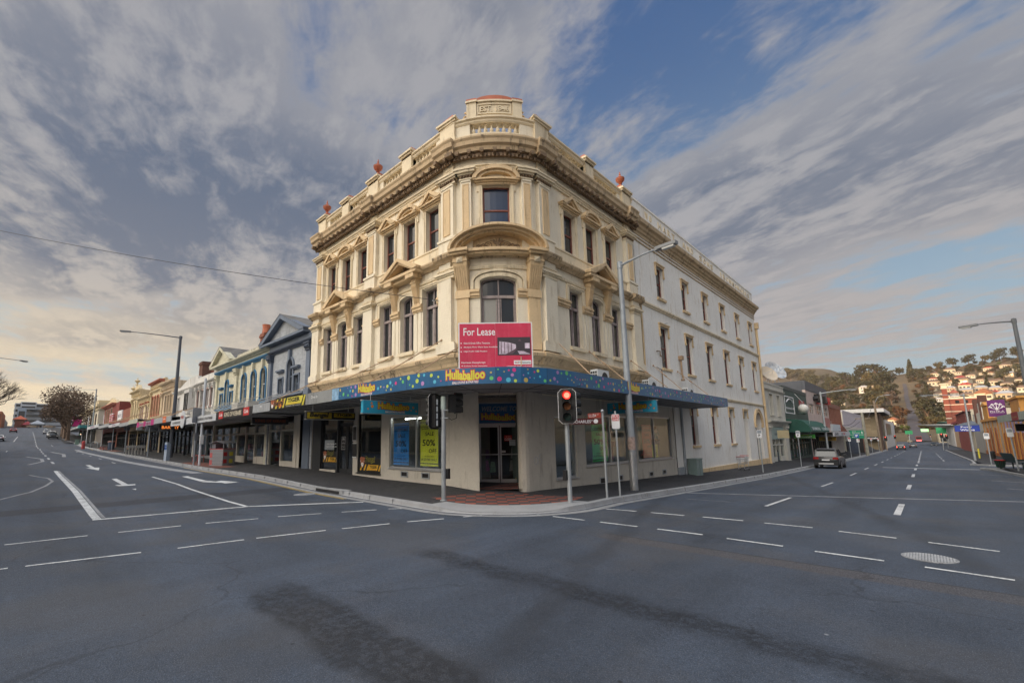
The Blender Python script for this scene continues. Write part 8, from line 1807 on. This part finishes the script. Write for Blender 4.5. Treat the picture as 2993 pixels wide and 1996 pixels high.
for x, y, z0, w, h, lb in ((-4.9, 322, 1.0, 1.4, 1.8, 'distant green road sign beside the far signals'), (5.6, 262, 1.2, 1.5, 2.4, 'green and white shop sign beyond the red signals'), (1.2, 372, 2.2, 1.6, 1.6, 'small pale green lit board at the foot of the hill')):
    t = pole('road_sign', lb, x, y, z0+3.2, .1, z=-3.1); m = MB(); m.box(-w, -.08, z0+3.1-0, w, .08, z0+3.1+h); m.build('sign_plate', lamp_mat('lit_green', (.35, .75, .35), 1.) if y > 360 else paint('road_green2', (.03, .30, .12)), t, rel=False)
# ------------------------------------------------------------------ vehicles
tyre = paint('tyre', (.014, .014, .015), .8, .1); rimm = paint('alloy', (.20, .20, .21), .35, .1, metal=.7); tail_m = paint('tail_lamp', (.30, .02, .02), .25); tail_on = lamp_mat('tail_lamp_lit', (1, .08, .05), 5.); head_m = paint('head_lamp', (.62, .62, .62), .15)
cgl = glass_dark('car_glass', (.02, .03, .035), .05, .0)
def ring(m, x, w, z0, z1, c):
    return m.verts([(x, -w+c, z0), (x, w-c, z0), (x, w, z0+c), (x, w, z1-c), (x, w-c*.8, z1), (x, -w+c*.8, z1), (x, -w, z1-c), (x, -w, z0+c)])
def loft(st, n=8):
    m = MB(); R = [ring(m, *s) for s in st]
    for a, b in zip(R, R[1:]):
        for i in range(n): j = (i+1) % n; m.face(a[i], a[j], b[j], b[i])
    m.f.append(tuple(reversed(R[0]))); m.f.append(tuple(R[-1])); return m
def car(label, x, y, rz, bodym, kind='suv', lit=False, s=.87, z=None, cat='car', group=None, plate_t=None, w=None):
    """length along local x, front at +x"""
    L, W, Hh, hood, cab0, cab1 = {'suv': (4.5, .93, 1.70, 1.02, -2.05, .95), 'sedan': (4.5, .88, 1.42, .88, -1.5, .95), 'ute': (5.0, .92, 1.75, 1.05, -.5, 1.2)}[kind]
    t = thing('parked_car' if not lit else 'car', label, cat, (x, y, RZ(x, y) if z is None else z), rz, group); t.scale = (s, s, s); b = L/2; W = w or W
    st = [(-b, W*.80, .50, hood*.82, .10), (-b+.10, W*.95, .32, hood, .12), (-b*.6, W, .26, hood+.02, .12), (0, W, .24, hood, .12), (b*.45, W, .26, hood-.04, .12), (b-.35, W*.95, .28, hood-.12, .14), (b-.05, W*.80, .36, hood*.70, .12)]
    if kind == 'ute': st = [(-b, W*.95, .45, 1.05, .06), (-b+.05, W, .40, 1.08, .06)]+st[2:]
    loft(st).build('body', bodym, t, True, rel=False)
    z0 = hood-.03; r0 = Hh-.10
    gs = [(cab0+.02, W*.80, z0, z0+.05, .02), (cab0+(.30 if kind != 'sedan' else .65), W*.74, z0, r0, .06), (cab1-.75, W*.75, z0, r0, .06), (cab1+.05, W*.84, z0, z0+.05, .02)]
    loft(gs).build('cabin_glass', cgl, t, False, rel=False)
    loft([(cab0+(.16 if kind == 'suv' else .55 if kind == 'sedan' else .24), W*.68, r0-.03, r0+.03, .02), (cab0+.7, W*.74, r0-.04, Hh, .04), (cab1-.85, W*.74, r0-.04, Hh-.01, .04), (cab1-.66, W*.68, r0-.05, r0, .02)]).build('roof', bodym, t, True, rel=False)
    m = MB()
    for sy in (-1, 1):
        m.tube([(cab1+.05, sy*W*.85, z0), (cab1-.72, sy*W*.74, r0)], .035, 5); m.tube([(cab0+.03, sy*W*.82, z0), (cab0+(.28 if kind != 'sedan' else .62), sy*W*.735, r0)], .06, 5); m.tube([((cab0+cab1)/2-.1, sy*W*.86, z0), ((cab0+cab1)/2-.12, sy*W*.755, r0)], .035, 5)
    m.build('pillars', bodym, t, True, rel=False)
    for sx in (-b*.60, b*.62):
        for sy in (-1, 1):
            m = MB(); m.tube([(sx, sy*(W-.20), .35), (sx, sy*(W+.015), .35)], .36, 18); wh = m.build('wheel', tyre, t, rel=False); m = MB(); m.tube([(sx, sy*(W+.0), .35), (sx, sy*(W+.022), .35)], .25, 14); m.build('rim', rimm, wh, rel=False)
    m = MB(); m.box(-b-.03, -W*.92, .34, -b+.25, W*.92, .60); m.box(b-.35, -W*.9, .30, b+.0, W*.9, .52); m.box(-b*.42, -W-.01, .24, b*.42, W+.01, .36); m.build('bumper', paint('dark_plastic', (.02, .02, .022), .6), t, rel=False)
    for sy in (-1, 1):
        m = MB(); q = (hood*.80, hood*.97) if kind != 'ute' else (.72, 1.02); wd = .36 if kind != 'ute' else .14
        m.box(-b-.015, min(sy*W*.93, sy*(W*.93-wd)), q[0], -b+.12, max(sy*W*.93, sy*(W*.93-wd)), q[1]); m.build('tail_light', tail_on if lit else tail_m, t, rel=False)
        m = MB(); m.box(b-.28, min(sy*W*.86, sy*W*.5), hood*.62, b-.02, max(sy*W*.86, sy*W*.5), hood*.75); m.build('headlight', head_m, t, rel=False); m = MB(); m.ball((cab1-.1, sy*(W+.10), z0+.08), .10, 8, 5, (.6, 1, .8)); m.build('mirror', bodym, t, True, rel=False)
    m = MB(); m.box(-b-.04, -.26, hood*.70, -b+.02, .26, hood*.80); m.build('number_plate', white_m, t, rel=False)
    if kind == 'suv': m = MB(); m.box(-b-.045, -.5, .40, -b, .5, .52); m.build('skid_plate', paint('skid_silver', (.42, .42, .42), .4), t, rel=False)
    return t
gunm = paint('gunmetal', (.028, .030, .033), .35, .05, metal=.2, coat=.4); silv = paint('silver_car', (.48, .50, .52), .3, .05, metal=.5, coat=.6); whc = paint('white_car', (.62, .63, .64), .3, .05, coat=.6); redc = paint('red_car', (.40, .02, .02), .3, .05, coat=.6); blkc = paint('black_car', (.02, .022, .026), .3, .05, coat=.6); tanc = paint('tan_car', (.36, .25, .15), .3, .05, coat=.5); gryc = paint('grey_car', (.24, .24, .24), .35, .05, metal=.4, coat=.5)
car('dark grey four wheel drive parked at the kerb by the green golf shop', -5.33, 44.3, PI/2, gunm, 'suv', s=.885, w=.90)
car('black utility with bright tail lights driving away up the right street', -4.1, 152.5, PI/2, blkc, 'ute', True, .86); car('grey coupe beside the black utility on the right street', -2.3, 183, PI/2, gryc, 'sedan', False, .92); car('pale yellow car far along the right street', -4.6, 300, PI/2, paint('yellow_car', (.46, .42, .26), .3), 'sedan', False, .9); car('dark oncoming car far along the right street', 2.3, 214, -PI/2, blkc, 'sedan', False, .85)
t = thing('bus', 'small red and white bus at the foot of the hill', 'bus', (-1.6, 330, -3.1), PI/2); m = MB(); m.box(-4, -1.1, .4, 4, 1.1, 2.9); m.build('body', paint('bus_red', (.34, .05, .05), .4), t, rel=False); m = MB(); m.box(-4.03, -.95, 1.5, -3.9, .95, 2.6); m.box(-3.5, -1.12, 1.6, 3.5, 1.12, 2.5); m.build('window', cgl, t, rel=False); m = MB(); m.box(-4.04, -1.0, .5, -4, 1.0, .95); m.build('lit_panel', lamp_mat('bus_lights', (.9, .2, .2), 1.5), t, rel=False)
for sx in (-2.5, 2.5):
    for sy in (-1, 1): m = MB(); m.tube([(sx, sy*.85, .45), (sx, sy*1.12, .45)], .45, 12); m.build('wheel', tyre, t, rel=False)
for lb, x, y, rz, c, k in (('white sedan at the left edge driving up the left street', -135.2, -4.0, PI, whc, 'sedan'), ('red sedan far up the left street', -191, -2.9, PI, redc, 'sedan'), ('dark four wheel drive parked under the bare trees facing the camera', -144, 4.4, 0, blkc, 'suv'), ('white four wheel drive parked behind the dark one', -152, 4.3, 0, whc, 'suv'), ('silver sedan parked beyond the white four wheel drive', -176, 4.0, 0, silv, 'sedan'), ('first tan car crossing at the top of the left street', -262, 1.5, PI/2, tanc, 'sedan'), ('second tan car crossing at the top of the left street', -262, 6.5, PI/2, tanc, 'sedan')): car(lb, x, y, rz, c, k, z=RZ(x, y)+(.0 if x > -250 else .1), s=.9)
# ------------------------------------------------------------------ trees
def leafy(seed, h, r, kind='round', n=420, q=.55):
    rn = random.Random(seed); vs, fs, mi = [], [], []
    def quad(c, s, k):
        a = Vector((rn.gauss(0, 1), rn.gauss(0, 1), rn.gauss(0, .6))).normalized(); b = a.cross(Vector((rn.gauss(0, 1), rn.gauss(0, 1), rn.gauss(0, 1)))).normalized(); o = len(vs)
        for u, v in ((-1, -.6), (1, -.5), (.7, .7), (-.6, .8)): vs.append(c+a*u*s+b*v*s)
        fs.append((o, o+1, o+2, o+3)); mi.append(k)
    def limb(a, b, r0, r1):
        a, b = Vector(a), Vector(b); d = (b-a).normalized(); u = d.orthogonal().normalized(); w = d.cross(u); o = len(vs)
        for p, rr in ((a, r0), (b, r1)):
            for i in range(5): vs.append(p+(u*math.cos(i*1.2566)+w*math.sin(i*1.2566))*rr)
        for i in range(5): fs.append((o+i, o+(i+1) % 5, o+5+(i+1) % 5, o+5+i)); mi.append(1)
    if kind == 'cone':
        limb((0, 0, 0), (0, 0, h*.9), r*.09, .03)
        for k in range(n): t = rn.random()**.7; rr = r*(1-t*.93)*rn.uniform(.45, 1.05); a = rn.uniform(0, 2*PI); quad(Vector((rr*math.cos(a), rr*math.sin(a), h*(.08+.92*t))), q*rn.uniform(.6, 1.2)*(1-.4*t), 0)
    else:
        hb = h*(.30 if kind != 'bush' else .02); limb((0, 0, 0), (0, 0, hb+h*.2), r*.09, r*.06); cl = []
        for k in range(11 if kind != 'bush' else 7):
            a = rn.uniform(0, 2*PI); rr = r*rn.uniform(.25, .72); z = hb+(h-hb)*rn.uniform(.22, .86); c = Vector((rr*math.cos(a), rr*math.sin(a), z)); cl.append((c, r*rn.uniform(.30, .50))); limb((0, 0, hb+h*.1), c, r*.045, r*.012)
        cl.append((Vector((0, 0, h-r*.32)), r*.42))
        for k in range(n):
            c, s = rn.choice(cl); d = Vector((rn.gauss(0, 1), rn.gauss(0, 1), rn.gauss(0, .75))).normalized()*s*rn.uniform(.55, 1.08); quad(c+d, q*rn.uniform(.6, 1.25), 0)
    return vs, fs, mi
def tree_mesh(name, data, mats):
    vs, fs, mi = data; me = bpy.data.meshes.new(name); me.from_pydata([tuple(v) for v in vs], [], fs); me.update()
    for p, k in zip(me.polygons, mi): p.material_index = k
    for mt in mats: me.materials.append(mt)
    return me
bark = paint('bark', (.16, .11, .08), .9, .2, 2.)
lv = [leafmat('olive_leaf', (.085, .080, .032), (.125, .098, .042), (.17, .11, .05)), leafmat('dark_leaf', (.045, .052, .026), (.080, .076, .036), (.13, .095, .045)), leafmat('russet_leaf', (.13, .065, .030), (.17, .085, .035), (.09, .07, .035)), leafmat('green_leaf', (.075, .105, .025), (.11, .13, .035), (.05, .07, .025)), leafmat('bare_brown', (.12, .085, .06), (.15, .10, .07), (.09, .065, .05))]
KIND = [('round', 0, 11, 5.2, 'rounded olive green tree', 'olive trees on the hill'), ('round', 1, 13, 6.0, 'broad dark evergreen tree', 'evergreens on the hill'), ('cone', 1, 15, 3.2, 'dark pointed conifer', 'conifers on the hill'), ('round', 2, 8, 4.4, 'russet autumn tree', 'russet trees on the hill'), ('bush', 3, 3.6, 3.4, 'bright green shrub', 'shrubs on the hill'), ('round', 4, 9, 4.0, 'leafless brown tree', 'bare trees on the hill'), ('bush', 0, 4.5, 4.2, 'low olive shrub', 'olive shrubs on the hill')]
TM = [tree_mesh('hill_tree_%d' % k, leafy(50+k, h, r, kd, 620, .042*h+.12), (lv[l], bark)) for k, (kd, l, h, r, lb, gp) in enumerate(KIND)]
def hz(x, y):
    if y < 330: return G(x, y)
    t = (y-330)/500; r_ = 78*min(1, t)**1.12; r_ *= 1+.10*math.sin(x*.02+1)*sm((y-400)/300)+.20*sm((x-20)/120)
    if y > 830: r_ += (y-830)*.11*sm((-x-40)/160)+(y-830)*.03
    return -3+r_
hg = paint('hillside', (.105, .075, .040), .95, .35, .03, .3, (.05, .06, .025), fine=.25)
grid('hill', [-900, -600, -420, -320, *fr(-260, -20, 16), -12, -6, 0, 6, 14, *fr(25, 190, 10), 260, 420, 700], [300, 325, 336, 350, 370, *fr(395, 830, 22), 880, 960, 1080, 1250, 1450, 1500, 1800], lambda x, y: hz(x, y)-(.35 if y > 331 else .6), hg)
m = MB(); pr = None
for k in range(30):
    y = 332+(700-332)*k/29; c = -1.2-.022*(y-332)*(1 if y < 600 else .85); w = 4.2-2.7*sm((y-332)/200); i = m.verts([(c-w, y, hz(c-w, y)+.12), (c+w, y, hz(c+w, y)+.12)])
    if pr: m.face(pr[0], pr[1], i[1], i[0])
    pr = i
tag(m.build('hill_road', paint('hill_road', (.07, .062, .068), .85, .1)), kind='structure')
rT = random.Random(5); used = [0]*len(KIND)
HS = [(-67.0, 604.5, 7.6, 0), (-64.4, 657.2, 6.6, 0), (-45.9, 588.6, 7.2, 1), (-41.1, 598.8, 5.8, 0), (-40.9, 661.1, 8.8, 2), (-63.8, 729.4, 5.4, 0), (-27.2, 644.7, 5.3, 0), (-16.9, 586.3, 4.8, 0), (-14.4, 462.1, 8.1, 0), (-12.6, 416, 6.3, 1), (-9.6, 404, 4.3, 1), (15.2, 696.5, 7.0, 3), (14.3, 652.2, 10.9, 0), (12.9, 614.6, 4.1, 0), (14.5, 569.1, 6.9, 0), (12.7, 518.8, 5.8, 2), (11.6, 477.4, 4.8, 0), (25.6, 706.8, 6.2, 0), (18.9, 740.6, 8.2, 0), (30.9, 759.3, 10.8, 0), (37.2, 737.9, 7.2, 0), (34.4, 672.9, 9.4, 3), (34.3, 646.2, 12.5, 0), (33.3, 606.7, 9.8, 3), (46.0, 642.8, 6.8, 0), (32.0, 574.0, 9.3, 4), (29.2, 541.8, 9.3, 0), (41.0, 580.4, 9.2, 4), (52.0, 711.8, 4.5, 0), (57.2, 702.6, 5.1, 1), (50.4, 620.2, 7.8, 0), (54.5, 625.1, 7.1, 0), (48.2, 573.1, 8.4, 4), (53.1, 570.7, 7.1, 0), (38.8, 528.8, 12.3, 1), (48.6, 525.6, 10.3, 4), (72.2, 747.9, 7.7, 0), (80.1, 737.8, 9.0, 0), (75.7, 697.8, 9.2, 0), (67.3, 669.0, 7.5, 4), (62.7, 672.0, 6.2, 0), (40.4, 622.0, 4.6, 0), (66.9, 622.4, 5.7, 0), (22.5, 640, 7, 0), (24, 600, 7, 4), (21, 550, 7, 0), (43, 690, 8, 0), (60, 742, 8, 3), (85, 690, 9, 0), (28, 660, 6, 1), (57, 600, 7, 0), (62, 560, 9, 0), (45, 550, 7, 3), (-52, 560, 6, 0), (-80, 640, 7, 0), (-33, 700, 6, 0)]
cw = paint('house_cream', (.62, .55, .42), .7, .08, .5); hwm = [cw, cw, paint('house_white', (.72, .70, .64), .7), cw, paint('house_tan', (.50, .40, .28), .7, .1, .5)]; rfm = [paint('roof_brown', (.17, .11, .08), .8, .15, .3), paint('roof_terracotta', (.26, .11, .06), .8, .15, .3), paint('roof_pale', (.40, .38, .36), .7), paint('roof_red', (.30, .035, .03), .7), gut_m]; hgl = glass_dark('house_glass', (.05, .05, .055), .06, 0)
HL = ['cream house with brown hipped roof on the sunlit hill', 'cream gabled house with terracotta roof on the sunlit hill', 'white two storey house with pale roof among the hill trees', 'cream house with bright red roof on the sunlit hill', 'tan house with blue grey metal roof on the sunlit hill']; HG = ['brown roofed hill houses', 'gabled hill houses', 'white hill houses', 'red roofed hill houses', 'metal roofed hill houses']; PROTO = {}
for k, (x, y, w, ty) in enumerate(HS):
    sc = w/9.4
    if ty not in PROTO:
        t = thing('hill_house', HL[ty], 'house', (0, 0, 0), 0, HG[ty]); hh = 6.2 if ty == 2 else 3.6; m = MB(); m.box(-4, -3, -3, 4, 3, hh); m.box(1, -4.2, -3, 3.8, -3, hh*.8); m.build('wall', hwm[ty], t, rel=False); m = MB()
        if ty == 1: m.prism([(-4.4, hh), (4.4, hh), (0, hh+2.4)], -3.4, 3.3); m.prism([(.8, hh*.8), (4.0, hh*.8), (2.4, hh*.8+1.4)], -4.5, -3)
        else: a = m.verts([(-4.5, -3.5, hh), (4.5, -3.5, hh), (4.5, 3.5, hh), (-4.5, 3.5, hh), (-1.6, 0, hh+1.9), (1.6, 0, hh+1.9)]); [m.face(*[a[i] for i in f]) for f in ((0, 1, 5, 4), (1, 2, 5), (2, 3, 4, 5), (3, 0, 4), (3, 2, 1, 0))]; m.box(.8, -4.5, hh*.8, 4, -3.2, hh*.8+.15)
        m.build('roof', rfm[ty], t, rel=False)
        for z in ((.7, 3.8) if ty == 2 else (.9,)):
            for xx in (-3.2, -1.0): m = MB(); m.box(xx, -3.06, z, xx+1.3, -2.95, z+1.4); m.build('window', hgl, t, rel=False)
        m = MB(); m.box(1.5, -4.26, .8, 3.3, -4.15, 2.0); m.build('window', hgl, t, rel=False); PROTO[ty] = t
    else: t = copy_tree(PROTO[ty])
    t.location = (x, y, hz(x, y)); t.rotation_euler = (0, 0, rT.uniform(-.5, .35)); t.scale = (sc, sc, sc*rT.uniform(.9, 1.15))
def hill_tree(k, x, y, s):
    kd, l, h, r, lb, gp = KIND[k]; o = bpy.data.objects.new('hill_tree', TM[k]); COL.objects.link(o); o.location = (x, y, hz(x, y)-.4); o.rotation_euler = (0, 0, rT.uniform(0, 6.28)); o.scale = (s*rT.uniform(.9, 1.12), s*rT.uniform(.9, 1.12), s*rT.uniform(.88, 1.15)); tag(o, lb+' growing on the sunlit hillside', 'tree', gp)
BIG = [(1, -108, 820, 1.5), (2, -88, 800, 1.2), (1, -78, 790, 1.25), (1, -66, 800, 1.4), (2, -58, 790, 1.15), (1, -49, 790, 1.6), (1, -33, 780, 1.75), (0, -40, 740, 1.4), (2, -1.5, 735, 1.55), (0, -12, 800, 1.0), (1, -22, 620, 1.5), (0, -28, 560, 1.4), (5, -15.5, 520, 1.4), (1, -18, 545, 1.1), (0, -24, 500, 1.1), (3, -9.5, 432, 1.15), (1, 4.0, 420, .9), (1, 7.0, 440, 1.0), (0, 3.5, 470, .9), (3, -8.5, 400, .7), (0, -12, 440, .8), (4, -7.2, 385, .8), (1, 38, 830, 1.0), (1, 52, 835, 1.1), (0, 66, 830, 1.0), (1, 78, 840, 1.15), (1, 92, 835, 1.1), (0, 24, 800, 1.0), (2, 46, 600, .8), (1, 60, 640, .8), (1, 72, 660, .9), (0, 19, 620, .7), (1, 25, 690, .8), (2, 7.0, 560, .9), (0, -100, 700, 1.3), (1, -85, 660, 1.2)]
for b in BIG: hill_tree(*b)
n = [0, 0]
for it in range(4000):
    y = 380+(860-380)*rT.random()**.85; x = rT.uniform(-.215, .125)*y
    left = x < -.012*y-2.5
    c = -1.2-.022*(y-332)*(1 if y < 600 else .85)
    if abs(x-c) < 4.2+.006*y: continue
    if any(abs(x-h_[0]) < h_[2]*.6+1.6 and -9 < y-h_[1] < 4 for h_ in HS): continue
    if not left and rT.random() < .12: continue
    if n[left] >= (128, 122)[left]: continue
    k = rT.choice([0, 0, 1, 1, 1, 3, 5, 6, 2]) if left else rT.choice([0, 6, 6, 4, 5, 3, 1]); hill_tree(k, x, y, rT.uniform(.55, 1.05)*(1 if left else .62)); n[left] += 1
sb = leafy(98, 3.2, 3.0, 'bush', 70, .75); V, F_, Mi = [], [], []
for k in range(900):
    y = 372+(850-372)*rT.random()**.9; x = rT.uniform(-.23, .14)*y; c = -1.2-.022*(y-332)*(1 if y < 600 else .85)
    if abs(x-c) < 2.5+.004*y or any(abs(x-h_[0]) < h_[2]*.6+1.5 and -9 < y-h_[1] < 4 for h_ in HS): continue
    o = len(V); s = rT.uniform(.6, 1.5); V += [Vector((v.x*s, v.y*s, v.z*s*.85))+Vector((x, y, hz(x, y)-.6)) for v in sb[0]]; F_ += [tuple(i+o for i in f) for f in sb[1]]; Mi += sb[2]
o = bpy.data.objects.new('hillside_scrub', tree_mesh('hillside_scrub', (V, F_, Mi), (leafmat('scrub_leaf', (.075, .068, .030), (.11, .075, .038), (.05, .058, .026), .06), bark))); COL.objects.link(o); tag(o, 'low brown and olive scrub between the hill houses', 'scrub', kind='stuff')
far = leafy(99, 10, 6, 'round', 260, .9); V, F_, Mi = [], [], []
for k in range(150):
    x = rT.uniform(-420, -110); y = rT.uniform(1120, 1420); o = len(V); s = rT.uniform(1.0, 1.7); V += [v*s+Vector((x, y, hz(x, y)-1)) for v in far[0]]; F_ += [tuple(i+o for i in f) for f in far[1]]; Mi += far[2]
o = bpy.data.objects.new('far_wood', tree_mesh('far_wood', (V, F_, Mi), (lv[0], bark))); COL.objects.link(o); tag(o, 'distant wood along the far ridge', 'wood', kind='stuff')
# bare street trees: branching twigs
def bare(seed, h, spread, depth=6, wide=1.):
    rn = random.Random(seed); m = MB()
    def grow(p, d, L, r, k):
        e = p+d*L; mid = p+d*L*.5+Vector((rn.gauss(0, .04), rn.gauss(0, .04), 0))*L; m.tube([tuple(p), tuple(mid), tuple(e)], [r, r*.85, r*.68], 6 if k > 4 else 3, cap=False)
        if k == 0: return
        for j in range(3 if k > 1 else 4):
            ax = Vector((rn.gauss(0, 1), rn.gauss(0, 1), rn.gauss(0, .5))); q = (d+ax.normalized()*rn.uniform(.35, .85)*spread+Vector((0, 0, .12))); grow(e if j < 2 else p+d*L*rn.uniform(.55, .9), q.normalized(), L*rn.uniform(.66, .84), r*.58, k-1)
    for j in range(1): grow(Vector((0, 0, -.2)), Vector((rn.gauss(0, .03), rn.gauss(0, .03), 1)), h*.22, h*.022, depth)
    return m
twig = paint('dark_twig', (.055, .042, .034), .9, .2, 1.); twig2 = paint('brown_twig', (.10, .062, .042), .9, .25, 1.)
for sd, x, y, h, mt, lb in ((3, -112, -6.0, 17.5, twig, 'tall bare dark tree at the left edge'), (8, -152, -8.5, 14.5, twig, 'second bare tree behind the left edge tree'), (5, -133, 6.4, 12.5, twig2, 'nearest bare brown street tree on the right side of the left street'), (6, -142, 6.3, 13, twig2, 'middle bare brown street tree on the left street'), (7, -152, 6.3, 12.5, twig2, 'farthest bare brown street tree on the left street')):
    t = thing('bare_tree', lb, 'tree', (x, y, G(x, y))); bare(sd, h, .95).build('branches', mt, t, rel=False)
    if mt is twig2: vs, fs, mi = leafy(sd+40, h*.92, h*.40, 'round', 2600, .16); o = bpy.data.objects.new('twig_crown', tree_mesh('twig_crown', (vs, fs, mi), (lv[4], bark))); COL.objects.link(o); o.parent = t; o.location = (0, 0, 0)
# unseen ridge behind the photographer, added to keep the street in shade
m = MB(); n_ = 40; sd_ = Vector((-SUN_H.y, SUN_H.x, 0)).normalized(); I = {}
for i in range(n_+1):
    for j in range(9):
        u = -400+1500*i/n_; v = -140+35*j; p = SUN_H.normalized()*(430+v)+sd_*u; z = -3+79*math.exp(-(v/62)**2)*(1+.05*math.sin(u*.021)+.03*math.sin(u*.063)); I[i, j] = m.vert((p.x, p.y, z))
for i in range(n_):
    for j in range(8): m.face(I[i, j], I[i+1, j], I[i+1, j+1], I[i, j+1])
tag(m.build('shade_ridge', hg), kind='structure')
# ------------------------------------------------------------------ thin evening haze
hm = bpy.data.materials.new('haze_air'); hm.use_nodes = True; t = hm.node_tree; t.nodes.clear(); v = t.nodes.new('ShaderNodeVolumePrincipled'); v.inputs['Color'].default_value = (1, .93, .84, 1); v.inputs['Density'].default_value = .00013; v.inputs['Anisotropy'].default_value = .2; ou = t.nodes.new('ShaderNodeOutputMaterial'); t.links.new(v.outputs[0], ou.inputs['Volume'])
m = MB(); m.box(-1500, -1500, -8, 1500, 2000, 130); tag(m.build('haze', hm), kind='stuff')
